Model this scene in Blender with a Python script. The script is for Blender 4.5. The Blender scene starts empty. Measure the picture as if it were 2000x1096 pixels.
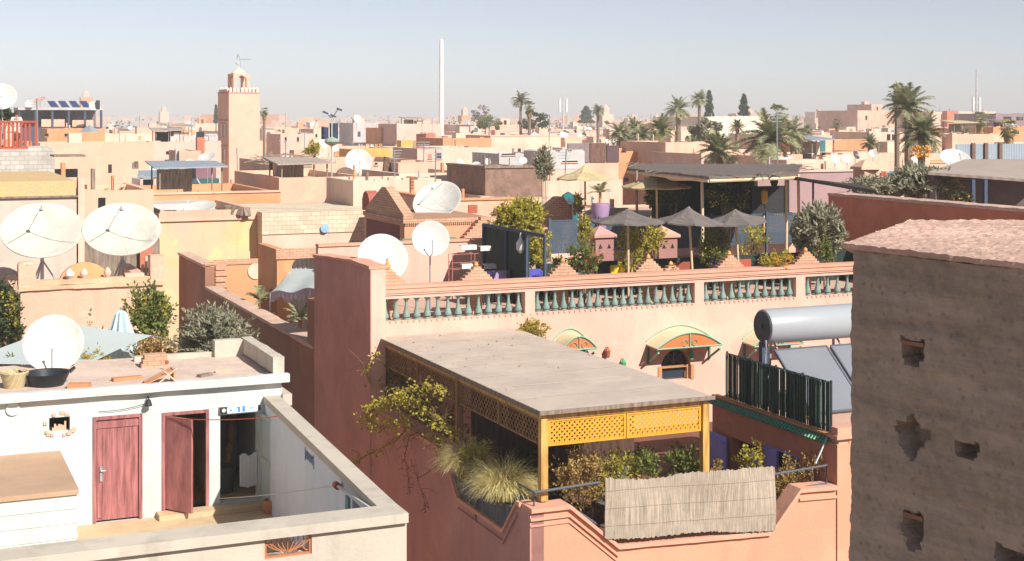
import bpy, bmesh, math, random
from mathutils import Vector, Matrix
from mathutils.noise import noise as mn0
def mnoise(v): return .5+.5*mn0(v)*1.6
S = bpy.context.scene
COL = S.collection
R = math.radians
# ---------------------------------------------------------------- camera, sky, sun, exposure
cd = bpy.data.cameras.new('camera'); cam = bpy.data.objects.new('camera', cd); COL.objects.link(cam)
cam.location = (0, 0, 0); cam.rotation_euler = (R(90), 0, 0)
F = 2771.0                                   # focal length in photograph pixels (2000 wide)
cd.sensor_width = 36; cd.lens = F / 2000 * 36
cd.shift_x = 0; cd.shift_y = -(548 - 228) / 2000
cd.clip_start = 0.5; cd.clip_end = 20000
S.camera = cam
SUN_AZ = (0.687, -0.727); SUN_EL = R(38)
wd = bpy.data.worlds.new("World"); S.world = wd; wd.use_nodes = True
nt = wd.node_tree; bg = nt.nodes['Background']
sky = nt.nodes.new('ShaderNodeTexSky'); sky.sky_type = 'NISHITA'; sky.sun_disc = False
sky.sun_elevation = SUN_EL; sky.sun_rotation = math.atan2(SUN_AZ[0], SUN_AZ[1])
sky.altitude = 0; sky.air_density = 0.6; sky.dust_density = 0.02; sky.ozone_density = 3.0
hs = nt.nodes.new('ShaderNodeHueSaturation'); hs.inputs['Saturation'].default_value = .55      # a dusty, greyed sky
nt.links.new(sky.outputs[0], hs.inputs['Color']); nt.links.new(hs.outputs[0], bg.inputs[0]); bg.inputs[1].default_value = 0.078
sl = bpy.data.lights.new('sun', 'SUN'); sun = bpy.data.objects.new('sun', sl); COL.objects.link(sun)
sl.energy = 5.0; sl.angle = R(0.5); sl.color = (1.0, 0.95, 0.88)
sd = Vector((SUN_AZ[0] * math.cos(SUN_EL), SUN_AZ[1] * math.cos(SUN_EL), math.sin(SUN_EL)))
sun.rotation_euler = sd.to_track_quat('Z', 'Y').to_euler(); sun.location = (0, 0, 60)
S.view_settings.view_transform = 'Standard'; S.view_settings.look = 'None'
S.view_settings.gamma = 1; S.view_settings.exposure = 0.45
HAZE_D = 0.0006
S.cycles.max_bounces = 6; S.cycles.volume_bounces = 0
# ---------------------------------------------------------------- frames
AN = R(23.4); CA, SA = math.cos(AN), math.sin(AN)   # every house of the quarter lies square to this
GROUND = -16.0
def tow(u, v, z=0): return Vector((CA*u - SA*v, SA*u + CA*v, z))
def tou(x, y, z=0): return (CA*x + SA*y, -SA*x + CA*y, z)
def G(px, py, Y): return tou((px-1000)/F*Y, Y, -(py-228)/F*Y)
def FV(px, py, v):
    k = (px-1000)/F; u = v*(k*CA + SA)/(CA - k*SA); Y = SA*u + CA*v
    return u, -(py-228)/F*Y
def FU(px, py, u):
    k = (px-1000)/F; v = u*(CA - k*SA)/(SA + k*CA); Y = SA*u + CA*v
    return v, -(py-228)/F*Y
def FZ(px, py, z):
    Y = z*F/-(py-228); u, v, _ = tou((px-1000)/F*Y, Y); return u, v
# ---------------------------------------------------------------- materials
MC = {}
def mat(name, col, rough=.85, var=.13, sc=1.2, fine=14, bump=.25, kind=None, col2=None, metal=0, trans=0, spec=.25, stain=0, p=1.0):
    if name in MC: return MC[name]
    m = bpy.data.materials.new(name); m.use_nodes = True; t = m.node_tree; N = t.nodes; L = t.links
    bs = N['Principled BSDF']; bs.inputs['Roughness'].default_value = rough; bs.inputs['Metallic'].default_value = metal
    bs.inputs['Specular IOR Level'].default_value = spec
    geo = N.new('ShaderNodeNewGeometry')
    mp = N.new('ShaderNodeMapping'); mp.inputs['Rotation'].default_value = (0, 0, -AN); L.new(geo.outputs['Position'], mp.inputs[0])
    def noise(scale, det=4, vec=None, r=.6):
        n = N.new('ShaderNodeTexNoise'); n.inputs['Scale'].default_value = scale; n.inputs['Detail'].default_value = det
        n.inputs['Roughness'].default_value = r; L.new(vec or mp.outputs[0], n.inputs['Vector']); return n.outputs[0]
    def ramp(fac, a, b, ca, cb):
        r_ = N.new('ShaderNodeValToRGB'); e = r_.color_ramp.elements; e[0].position = a; e[1].position = b
        e[0].color = (*ca, 1); e[1].color = (*cb, 1); L.new(fac, r_.inputs[0]); return r_.outputs[0]
    def mix(fac, a, b, mode='MIX'):
        x = N.new('ShaderNodeMix'); x.data_type = 'RGBA'; x.blend_type = mode
        if isinstance(fac, float): x.inputs[0].default_value = fac
        else: L.new(fac, x.inputs[0])
        for i, q in ((6, a), (7, b)):
            if isinstance(q, tuple): x.inputs[i].default_value = (*q, 1)
            else: L.new(q, x.inputs[i])
        return x.outputs[2]
    lo = tuple(max(0, c*(1-var*1.3)) for c in col); hi = tuple(min(1, c*(1+var)) for c in col)
    if col2: lo = col2
    c = ramp(noise(sc, 6), .32, .68, lo, hi)
    f2 = noise(fine, 5)
    c = mix(.55*min(1, var*4), c, ramp(f2, .3, .7, tuple(x*(1-var) for x in col), tuple(min(1, x*(1+var*.6)) for x in col)), 'MIX')
    height = f2
    def sep(vec):
        s_ = N.new('ShaderNodeSeparateXYZ'); L.new(vec, s_.inputs[0]); return s_.outputs
    def math_(op, a, b):
        x = N.new('ShaderNodeMath'); x.operation = op
        for i, q in ((0, a), (1, b)):
            if isinstance(q, (int, float)): x.inputs[i].default_value = q
            else: L.new(q, x.inputs[i])
        return x.outputs[0]
    def comb(a, b, c_=0.0):
        x = N.new('ShaderNodeCombineXYZ')
        for i, q in enumerate((a, b, c_)):
            if isinstance(q, (int, float)): x.inputs[i].default_value = q
            else: L.new(q, x.inputs[i])
        return x.outputs[0]
    o = sep(mp.outputs[0]); along = math_('ADD', o[0], o[1])
    if stain:
        pn = noise(.55, 5, None, .55); c = mix(ramp(pn, .60, .615, (0, 0, 0), (.55,)*3), c, tuple(min(1, x*1.13) for x in col)); c = mix(ramp(pn, .39, .405, (.45,)*3, (0, 0, 0)), c, tuple(x*.84 for x in col))   # patched repairs
        v = comb(math_('MULTIPLY', o[0], 2.2), math_('MULTIPLY', o[1], 2.2), math_('MULTIPLY', o[2], .35))
        c = mix(ramp(noise(1.0, 5, v), .52, .78, (0, 0, 0), (stain,)*3), c, tuple(x*.5 for x in col))
    if kind == 'block' or kind == 'brick':
        br = N.new('ShaderNodeTexBrick'); L.new(comb(along, o[2]), br.inputs['Vector'])
        w, h = (.42*p, .21*p) if kind == 'block' else (.26*p, .085*p)
        br.inputs['Scale'].default_value = 1; br.inputs['Brick Width'].default_value = w; br.inputs['Row Height'].default_value = h
        br.inputs['Mortar Size'].default_value = .012*p; br.inputs['Color1'].default_value = (1, 1, 1, 1)
        br.inputs['Color2'].default_value = (.82, .8, .78, 1); br.inputs['Mortar'].default_value = (.62, .58, .55, 1)
        c = mix(1.0, c, br.outputs[0], 'MULTIPLY'); height = math_('ADD', math_('MULTIPLY', br.outputs[1], -2.0), f2)
    if kind in ('reed', 'plank', 'corr'):
        a = math_('MULTIPLY', along, {'reed': 45.0, 'plank': 9.0, 'corr': 10.0}[kind]/p)
        if kind == 'corr':
            height = math_('ADD', math_('MULTIPLY', math_('SINE', math_('MULTIPLY', o[0], 38.0/p), 0), .8), f2)
            c = mix(.35, c, ramp(height, .0, 1.2, tuple(x*.7 for x in col), hi))
        else:
            v = comb(a, math_('MULTIPLY', o[2], 1.2), 0.0)
            f3 = noise(1.0, 3, v); c = mix(.75, c, ramp(f3, .36, .66, tuple(x*.45 for x in col), tuple(min(1, x*1.25) for x in col))); height = f3
    if kind == 'leaf':
        c = mix(.5, c, ramp(noise(9, 2), .38, .62, tuple(x*.45 for x in col), tuple(min(1, x*1.7) for x in col)))
    if kind == 'earth':
        v = comb(math_('MULTIPLY', along, .6), math_('MULTIPLY', o[2], 1.0), 0.0)
        c = mix(.6, c, ramp(noise(5, 8, None, .75), .38, .62, tuple(x*.62 for x in col), tuple(min(1, x*1.35) for x in col)))
        st = noise(1.0, 6, comb(math_('MULTIPLY', along, .5), math_('MULTIPLY', o[2], 3.2), 0.0), .7); c = mix(.55, c, ramp(st, .35, .62, tuple(x*.6 for x in col), tuple(min(1, x*1.3) for x in col)))
        vo = N.new('ShaderNodeTexVoronoi'); vo.inputs['Scale'].default_value = 9; L.new(mp.outputs[0], vo.inputs['Vector'])
        c = mix(ramp(vo.outputs[0], .08, .3, (.5,)*3, (0, 0, 0)), c, tuple(x*.5 for x in col))
        height = math_('ADD', math_('MULTIPLY', noise(7, 8, None, .75), 2.2), math_('MULTIPLY', vo.outputs[0], .7))
    L.new(c, bs.inputs['Base Color'])
    if bump:
        b = N.new('ShaderNodeBump'); b.inputs['Strength'].default_value = bump; b.inputs['Distance'].default_value = .03
        L.new(height, b.inputs['Height']); L.new(b.outputs[0], bs.inputs['Normal'])
    if trans:
        tr = N.new('ShaderNodeBsdfTranslucent'); L.new(c, tr.inputs[0]); ms = N.new('ShaderNodeMixShader'); ms.inputs[0].default_value = trans
        out = N['Material Output']; L.new(bs.outputs[0], ms.inputs[1]); L.new(tr.outputs[0], ms.inputs[2]); L.new(ms.outputs[0], out.inputs[0])
    MC[name] = m; return m
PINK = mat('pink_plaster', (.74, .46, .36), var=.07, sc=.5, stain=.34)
PINKD = mat('pink_plaster_shade', (.57, .29, .25), var=.14, sc=.8, stain=.2)  # pink plaster with the shade of the side faces put into its colour
PINKT = mat('pink_trim', (.70, .36, .25), var=.08)
PINKF = mat('pink_terrace_floor', (.62, .40, .30), var=.12)
RIADW = mat('alley_shade_plaster', (.34, .175, .115), var=.14, sc=.8, stain=.3)  # riad plaster darkened in colour to stand for the shaded alley
RIAD = mat('ochre_pink_plaster', (.60, .33, .2), var=.12, sc=.8, stain=.3)
ORNG = mat('orange_plaster', (.66, .32, .16), var=.12, sc=.8, stain=.25)
RED = mat('red_plaster', (.56, .20, .12), var=.15, sc=.7, stain=.2)
TAN = mat('tan_plaster', (.72, .46, .33), var=.14, sc=.5, stain=.45, bump=.4)
CREAM = mat('cream_plaster', (.76, .55, .42), var=.12, sc=.4, stain=.4, bump=.4)
YEL = mat('yellow_plaster', (.76, .55, .27), var=.06, sc=.35, col2=(.60, .46, .36), stain=.35)
WHITE = mat('white_limewash', (.60, .65, .62), var=.07, sc=1.5, stain=.32)
WHITE2 = mat('cream_limewash', (.57, .505, .415), var=.08, sc=1.0, stain=.55)
GREYW = mat('bluish_inner_plaster', (.74, .80, .88), var=.06, sc=1, stain=.3)
CONC = mat('concrete_block', (.58, .54, .48), var=.12, kind='block')
BLOCKC = mat('pale_block', (.74, .62, .46), var=.1, kind='block')
BRICK = mat('pink_brick', (.70, .42, .28), var=.15, kind='brick')
BROOF = mat('dusty_roof', (.58, .43, .33), var=.18, sc=.8, fine=6)
SAND = mat('sand_floor', (.62, .45, .28), var=.16, sc=2, fine=30)
DARK = mat('dark_opening', (.022, .02, .02), var=.2, bump=0)
BLACKM = mat('black_metal', (.03, .035, .045), rough=.5, var=.2, bump=0)
STEEL = mat('galvanised_metal', (.42, .44, .46), rough=.5, metal=.5, var=.12)
DISHM = mat('dish_white', (.62, .60, .555), rough=.5, var=.08, sc=1.5, stain=.45, bump=0)
DISHB = mat('dish_back_grey', (.4, .4, .4), rough=.6, var=.1, bump=0)
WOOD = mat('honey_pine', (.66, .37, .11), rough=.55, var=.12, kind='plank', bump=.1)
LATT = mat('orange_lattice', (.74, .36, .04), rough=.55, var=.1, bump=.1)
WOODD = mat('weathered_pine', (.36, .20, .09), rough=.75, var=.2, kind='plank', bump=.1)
OLDW = mat('old_grey_timber', (.30, .23, .18), var=.2, kind='plank')
FELT = mat('roof_board', (.54, .445, .37), var=.10, sc=.9, fine=8, stain=.25, bump=.1)
MAROON = mat('peeling_maroon_paint', (.40, .155, .15), rough=.7, var=.2, fine=25, kind='plank', p=.6, bump=.3)
REED = mat('pale_reed', (.47, .385, .30), var=.34, sc=7, kind='reed', bump=.5, p=.8)
REEDG = mat('grey_reed', (.20, .17, .155), var=.2, kind='reed', bump=.5)
THATCH = mat('straw_thatch', (.62, .50, .28), var=.2, kind='reed', bump=.6)
CANE = mat('bamboo_cane', (.72, .55, .34), rough=.5, var=.15)
GRNF = mat('dark_green_reed', (.03, .06, .05), var=.6, kind='reed', p=3, bump=.3)
GTILE = mat('green_glazed_tile', (.07, .28, .16), rough=.3, var=.3, sc=8, spec=.6)
BALU = mat('grey_green_baluster', (.22, .31, .27), rough=.6, var=.15)
BLUE = mat('majorelle_blue', (.32, .36, 1.0), rough=.5, var=.1)
GLASSD = mat('dark_glass', (.03, .05, .07), rough=.08, var=.2, spec=.8, bump=0)
TEAL = mat('teal_glass', (.05, .16, .17), rough=.15, var=.3, spec=.7, bump=0)
EARTH = mat('rammed_earth', (.46, .355, .285), var=.25, sc=1.6, kind='earth', bump=1.0)
CLAY = mat('clay_roof_crust', (.60, .40, .32), var=.2, sc=5, fine=26, bump=.6, kind='earth')
SAIL = mat('pale_canvas', (.58, .66, .66), var=.03, trans=.25, bump=.05)
TERRA = mat('terracotta', (.58, .27, .13), var=.12)
LAV = mat('lavender_glaze', (.38, .24, .42), rough=.4, var=.1)
GREYT = mat('grey_planter', (.13, .14, .16), var=.15, kind='plank')
SOLAR = mat('solar_absorber', (.22, .23, .26), rough=.35, var=.08, spec=.5, kind='corr', p=.4, bump=.05)
PV = mat('photovoltaic', (.03, .05, .14), rough=.15, var=.1, spec=.8, bump=0)
TANKM = mat('tank_enamel', (.36, .38, .40), rough=.35, var=.03, spec=.5, bump=0)
NAVY = mat('slate_paint', (.07, .09, .14), var=.2)
ZINC = mat('zinc_sheet', (.38, .45, .50), rough=.4, metal=.3, var=.12, kind='corr')
CORR = mat('dusty_corrugated_sheet', (.42, .34, .29), rough=.7, var=.12, kind='corr', p=1.6)
LGRN = mat('leaf_green', (.20, .23, .06), var=.3, kind='leaf', trans=.35, bump=0, sc=3)
LYEL = mat('leaf_yellow_green', (.46, .40, .07), var=.3, kind='leaf', trans=.4, bump=0, sc=3)
LOLV = mat('leaf_olive_silver', (.31, .30, .20), var=.3, kind='leaf', trans=.25, bump=0, sc=3)
LDRY = mat('leaf_dry', (.42, .28, .10), var=.3, kind='leaf', trans=.3, bump=0, sc=3)
LDRK = mat('leaf_dark', (.07, .095, .04), var=.3, kind='leaf', trans=.3, bump=0, sc=3)
GRASS = mat('straw_grass', (.86, .68, .30), var=.25, kind='leaf', trans=.3, bump=0, sc=5)
PALMG = mat('palm_frond', (.36, .36, .20), var=.3, kind='leaf', trans=.3, bump=0, sc=1)
PALMD = mat('palm_frond_dark', (.23, .24, .12), var=.3, kind='leaf', trans=.3, bump=0, sc=1)
BARK = mat('bark', (.24, .17, .12), var=.25, sc=6)
FLOW = mat('orange_blossom', (.8, .35, .05), var=.2, trans=.3, bump=0)
def flat(name, col, rough=.6): return mat(name, col, rough=rough, var=.06, bump=0)
RED2 = flat('red_paint', (.45, .09, .045)); RUST = flat('orange_iron', (.46, .17, .08)); WHP = flat('white_paint', (.66, .66, .64))
BLP = flat('sign_blue', (.08, .28, .6)); PALEB = flat('sign_pale_blue', (.62, .74, .82)); BRN = flat('sign_dark_brown', (.05, .03, .02))
# ---------------------------------------------------------------- mesh builder
BASE = {}
class B:
    def __init__(s): s.V = []; s.F = []; s.M = None
    def add(s, vs, fs):
        o = len(s.V)
        if s.M is not None: vs = [tuple(s.M @ Vector(v)) for v in vs]
        s.V.extend([tuple(v) for v in vs]); s.F.extend([tuple(i+o for i in f) for f in fs]); return s
    def box(s, x0, x1, y0, y1, z0, z1):
        return s.add([(x, y, z) for z in (z0, z1) for x, y in ((x0, y0), (x1, y0), (x1, y1), (x0, y1))],
                     [(3, 2, 1, 0), (4, 5, 6, 7), (0, 1, 5, 4), (1, 2, 6, 5), (2, 3, 7, 6), (3, 0, 4, 7)])
    def bar(s, p, q, w=.05, h=None):
        p, q = Vector(p), Vector(q); h = h or w; d = (q-p).normalized()
        a = d.cross(Vector((0, 0, 1)))
        a = Vector((1, 0, 0)) if a.length < 1e-3 else a.normalized()
        b = a.cross(d).normalized()
        vs = [c + a*i*w/2 + b*j*h/2 for c in (p, q) for i, j in ((-1, -1), (1, -1), (1, 1), (-1, 1))]
        return s.add(vs, [(3, 2, 1, 0), (4, 5, 6, 7), (0, 1, 5, 4), (1, 2, 6, 5), (2, 3, 7, 6), (3, 0, 4, 7)])
    def tube(s, pts, r, n=6):
        pts = [Vector(p) for p in pts]; k = len(pts); rs = r if isinstance(r, (list, tuple)) else [r]*k
        vs = []; up = Vector((0, 0, 1))
        for i, p in enumerate(pts):
            d = (pts[min(i+1, k-1)] - pts[max(i-1, 0)]).normalized()
            a = d.cross(up)
            a = (d.cross(Vector((0, 1, 0))) if a.length < .05 else a).normalized()
            b = a.cross(d)
            vs += [p + (a*math.cos(t) + b*math.sin(t))*rs[i] for t in [2*math.pi*j/n for j in range(n)]]
        fs = [(i*n+j, i*n+(j+1) % n, (i+1)*n+(j+1) % n, (i+1)*n+j) for i in range(k-1) for j in range(n)]
        fs += [tuple(range(n)), tuple(range((k-1)*n, k*n))]
        return s.add(vs, fs)
    def lathe(s, prof, c=(0, 0, 0), n=12, M=None):
        vs = []
        for r, z in prof:
            for j in range(n):
                t = 2*math.pi*j/n; v = Vector((r*math.cos(t), r*math.sin(t), z))
                if M is not None: v = M @ v
                vs.append(v + Vector(c))
        k = len(prof)
        fs = [(i*n+j, i*n+(j+1) % n, (i+1)*n+(j+1) % n, (i+1)*n+j) for i in range(k-1) for j in range(n)]
        if prof[0][0] > 1e-4: fs.append(tuple(range(n)))
        if prof[-1][0] > 1e-4: fs.append(tuple(range((k-1)*n, k*n)))
        return s.add(vs, fs)
    def poly(s, pts, ax, a0, a1):
        n = len(pts)
        f = {'v': lambda p, a: (p[0], a, p[1]), 'u': lambda p, a: (a, p[0], p[1]), 'z': lambda p, a: (p[0], p[1], a)}[ax]
        vs = [f(p, a0) for p in pts] + [f(p, a1) for p in pts]
        return s.add(vs, [tuple(range(n)), tuple(range(2*n-1, n-1, -1))] + [(i, (i+1) % n, n+(i+1) % n, n+i) for i in range(n)])
    def strip(s, pts, ax, a0, a1, lift, th):
        """a coping that follows the polyline pts (a, z), lift above it"""
        for (p, q) in zip(pts[:-1], pts[1:]):
            s.poly([(p[0], p[1]+lift), (q[0], q[1]+lift), (q[0], q[1]+lift+th), (p[0], p[1]+lift+th)], ax, a0, a1)
        return s
    def wall(s, ax, c0, c1, a0, a1, z0, z1, holes=()):
        """wall slab spanning a0..a1, z0..z1, thickness c0..c1 across ax, with rectangular holes (a0,a1,z0,z1)"""
        A = sorted({a0, a1, *[h[0] for h in holes], *[h[1] for h in holes]}); A = [a for a in A if a0 <= a <= a1]
        Z = sorted({z0, z1, *[h[2] for h in holes], *[h[3] for h in holes]}); Z = [z for z in Z if z0 <= z <= z1]
        f = (lambda a, z, c: (a, c, z)) if ax == 'v' else (lambda a, z, c: (c, a, z))
        def inside(i, j):
            if not (0 <= i < len(A)-1 and 0 <= j < len(Z)-1): return False
            m, k = (A[i]+A[i+1])/2, (Z[j]+Z[j+1])/2
            return not any(h[0] < m < h[1] and h[2] < k < h[3] for h in holes)
        for i in range(len(A)-1):
            for j in range(len(Z)-1):
                if not inside(i, j): continue
                q = [(A[i], Z[j]), (A[i+1], Z[j]), (A[i+1], Z[j+1]), (A[i], Z[j+1])]
                s.add([f(a, z, c0) for a, z in q], [(0, 1, 2, 3)]); s.add([f(a, z, c1) for a, z in q], [(3, 2, 1, 0)])
                for (di, dj, e) in ((-1, 0, (3, 0)), (1, 0, (1, 2)), (0, -1, (0, 1)), (0, 1, (2, 3))):
                    if not inside(i+di, j+dj):
                        p, r = q[e[0]], q[e[1]]
                        s.add([f(*p, c0), f(*r, c0), f(*r, c1), f(*p, c1)], [(0, 3, 2, 1)])
        return s
    def spandrel(s, a0, a1, zs, zt, c0, c1, ax='v', pointed=0):
        """fills the two corners over an arch inside a rectangular hole"""
        m = (a0+a1)/2; r = (a1-a0)/2
        for sg in (-1, 1):
            pts = []
            for k in range(9):
                t = math.pi/2*k/8
                pts.append((m + sg*r*math.cos(t), zs + (zt-.04-zs)*math.sin(t)**(1 - .25*pointed)))
            pts += [(m, zt+.01), (m+sg*r, zt+.01)]
            s.poly(pts, ax, c0, c1)
        return s
    def done(s, name, m, parent=None, smooth=False, label=None, cat=None, group=None, kind=None, base=None, rot=AN, fix=True):
        if parent is not None and name in ('corner_post', 'handle', 'bracket', 'post', 'broken_cap', 'triangular_hole', 'rafter', 'dark_post'):      # loose pieces become parts of their own
            pr = list(range(len(s.V)))
            def fd(i):
                while pr[i] != i: pr[i] = pr[pr[i]]; i = pr[i]
                return i
            for f in s.F:
                for i in f[1:]: pr[fd(i)] = fd(f[0])
            roots = sorted({fd(f[0]) for f in s.F})
            if len(roots) > 1:
                o = None
                for r_ in roots:
                    q = B(); ids = [i for i in range(len(s.V)) if fd(i) == r_]; mp_ = {i: k for k, i in enumerate(ids)}
                    q.V = [s.V[i] for i in ids]; q.F = [tuple(mp_[i] for i in f) for f in s.F if fd(f[0]) == r_]; o = q.done(name, m, parent, smooth)
                return o
        if parent is not None: base = BASE[parent]
        elif base is None:
            xs, ys, zs = zip(*s.V); base = ((min(xs)+max(xs))/2, (min(ys)+max(ys))/2, min(zs))
        me = bpy.data.meshes.new(name)
        me.from_pydata([(x-base[0], y-base[1], z-base[2]) for x, y, z in s.V], [], s.F)
        if fix and len(s.F) < 20000:
            bm = bmesh.new(); bm.from_mesh(me); bmesh.ops.recalc_face_normals(bm, faces=bm.faces); bm.to_mesh(me); bm.free()
        me.materials.append(m)
        if smooth:
            me.polygons.foreach_set('use_smooth', [True]*len(me.polygons)); me.set_sharp_from_angle(angle=R(40))
        o = bpy.data.objects.new(name, me); COL.objects.link(o)
        if parent is not None: o.parent = parent
        else: o.location = tow(*base); o.rotation_euler = (0, 0, rot)
        BASE[o] = base
        if label: o['label'] = label
        if cat: o['category'] = cat
        if group: o['group'] = group
        if kind: o['kind'] = kind
        return o
def T(name, base, label, cat, group=None, rot=AN):
    o = bpy.data.objects.new(name, None); COL.objects.link(o); o.empty_display_size = .3
    o.location = tow(*base); o.rotation_euler = (0, 0, rot); o['label'] = label; o['category'] = cat
    if group: o['group'] = group
    BASE[o] = tuple(base); return o
def dup(root, base, label=None, group=None, rot=None, scale=None):
    def cp(o, par):
        c = o.copy(); COL.objects.link(c)
        if par is not None: c.parent = par
        for ch in o.children: cp(ch, c)
        return c
    r = cp(root, None); r.location = tow(*base)
    if rot is not None: r.rotation_euler = (0, 0, rot)
    if scale: r.scale = (scale,)*3
    if label: r['label'] = label
    if group: r['group'] = group
    BASE[r] = tuple(base); return r
CT_ = bpy.data.textures.new('wear', 'CLOUDS'); CT_.noise_scale = .35; CT_.noise_depth = 3
def worn(o, amp=.025, lv=5):
    a = o.modifiers.new('sub', 'SUBSURF'); a.subdivision_type = 'SIMPLE'; a.levels = lv; a.render_levels = lv
    d = o.modifiers.new('wear', 'DISPLACE'); d.texture = CT_; d.strength = amp*2; d.mid_level = .5; d.texture_coords = 'LOCAL'; return o
# ---------------------------------------------------------------- plants
def leafq(b, c, sz, rng, el=1.6, d=None):
    d = Vector(d) if d is not None else Vector((rng.gauss(0, 1), rng.gauss(0, 1), rng.gauss(0, .8)))
    d.normalize(); a = d.cross(Vector((rng.gauss(0, 1), rng.gauss(0, 1), rng.gauss(0, 1))))
    if a.length < 1e-3: a = Vector((1, 0, 0))
    a.normalize(); a *= sz*.5; d = d*sz*el*.5; c = Vector(c)
    b.V += [tuple(c-d), tuple(c+a*.9-d*.1), tuple(c+d), tuple(c-a*.9-d*.1)]
    n = len(b.V); b.F.append((n-4, n-3, n-2, n-1))
def lobe(d, k): return .62+.55*mnoise(d*1.7+Vector((k, k*.3, 0)))
def cloud(b, c, r, n, sz, rng, clumps=10, el=1.6):
    kk = rng.uniform(0, 99)
    c = Vector(c); cl = []
    for i in range(clumps):
        d = Vector((rng.uniform(-1, 1), rng.uniform(-1, 1), rng.uniform(-1, 1)))
        if d.length > 1: d.normalize()
        d = d*min(1.15, .55+lobe(d, kk))
        cl.append((Vector((d.x*r[0], d.y*r[1], d.z*r[2]))*.85, rng.uniform(.16, .44)))
    for i in range(n):
        p, k = rng.choice(cl); d = Vector((rng.gauss(0, 1), rng.gauss(0, 1), rng.gauss(0, 1))).normalized() * (k*rng.random()**.4)
        q = c + p + Vector((d.x*r[0], d.y*r[1], d.z*r[2]))
        leafq(b, q, sz*rng.uniform(.6, 1.3), rng, el)
def sprigs(b, c, r, n, sz, rng, el):
    c = Vector(c); k = max(8, n//26); kk = rng.uniform(0, 99)
    for i in range(k):
        a = rng.uniform(0, 6.28); e = rng.uniform(-.15, 1.5); d = Vector((math.cos(a)*math.cos(e), math.sin(a)*math.cos(e), math.sin(e)))
        s0 = c + Vector((rng.uniform(-.3, .3)*r[0], rng.uniform(-.3, .3)*r[1], -r[2]*.75)); s1 = c + Vector((d.x*r[0], d.y*r[1], d.z*r[2]))*rng.uniform(.75, 1.15)*(.45+.9*lobe(d, kk)); ax = (s1-s0).normalized()
        for j in range(26):
            f = .3+.7*j/25; p = s0.lerp(s1, f) + Vector((0, 0, .12*r[2]*math.sin(3*f)))
            o = Vector((rng.gauss(0, 1), rng.gauss(0, 1), rng.gauss(0, 1)))*sz*.7
            leafq(b, p+o, sz*rng.uniform(.7, 1.2), rng, el, ax*.9+o.normalized()*.8)
def bush(px0, px1, py0, py1, Y, m, label, name='bush', n=900, sz=.06, seed=0, stem=True, cat='bush', depth=None, clumps=14, el=1.8, group=None, zb=None, flower=None):
    rng = random.Random(seed); u0, v0, z1 = G(px0, py0, Y); u1, v1, z0 = G(px1, py1, Y)
    c = G((px0+px1)/2, (py0+py1)/2, Y); rx = (px1-px0)/F*Y/2; rz = (py1-py0)/F*Y/2; zb = zb if zb is not None else z0 - .15
    t = T(name, (c[0], c[1], zb), label, cat, group)
    n = int(n*2.1); sz = sz*.72; clumps = int(clumps*1.5); b = B(); cloud(b, c, (rx, depth or rx*.8, rz), int(n*.5), sz, rng, clumps, el); sprigs(b, c, (rx, depth or rx*.8, rz), int(n*.55), sz, rng, el)
    b.done('foliage', m, t, fix=False)
    if stem:
        b = B()
        for k in range(7):
            a = rng.uniform(0, 6.28); q = (c[0]+rx*.6*math.cos(a), c[1]+rx*.4*math.sin(a), c[2]+rz*rng.uniform(-.2, .9))
            mid = (c[0]+(q[0]-c[0])*.2, c[1]+(q[1]-c[1])*.2, (zb+q[2])/2)
            b.tube([(c[0], c[1], zb), mid, q], [.022, .016, .006], 5)
        b.done('stem', BARK, t)
    if flower:
        b = B(); cloud(b, c, (rx, rx*.8, rz), n//6, sz*1.1, rng, clumps, 1.0); b.done('blossom_foliage', flower, t, fix=False)
    return t
def frond(b, base, d, L, droop, nleaf, lw, ll, rng, stemr=.02):
    pts = []; d = Vector(d).normalized(); p = Vector(base)
    for i in range(9):
        pts.append(p.copy()); p = p + d*(L/8); d = (d + Vector((0, 0, -droop/8))).normalized()
    b.tube(pts, [stemr*(1-.09*i) for i in range(9)], 3)
    for i in range(nleaf):
        t = .12 + .88*i/nleaf; k = min(7, int(t*8)); f = t*8-k; q = pts[k].lerp(pts[k+1], f); ax = (pts[k+1]-pts[k]).normalized()
        side = ax.cross(Vector((0, 0, 1))); side = side.normalized() if side.length > .05 else Vector((1, 0, 0))
        l = ll*(math.sin(math.pi*min(1, t*.85+.12))**.6)
        for sg in (-1, 1):
            dr = (side*sg*.9 + ax*.7 + Vector((0, 0, rng.uniform(-.25, .3)))).normalized()
            e = q + dr*l + Vector((0, 0, -.12*l)); w = ax*lw*.5
            n = len(b.V); b.V += [tuple(q-w), tuple(q+w), tuple(e)]; b.F.append((n, n+1, n+2))
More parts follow.
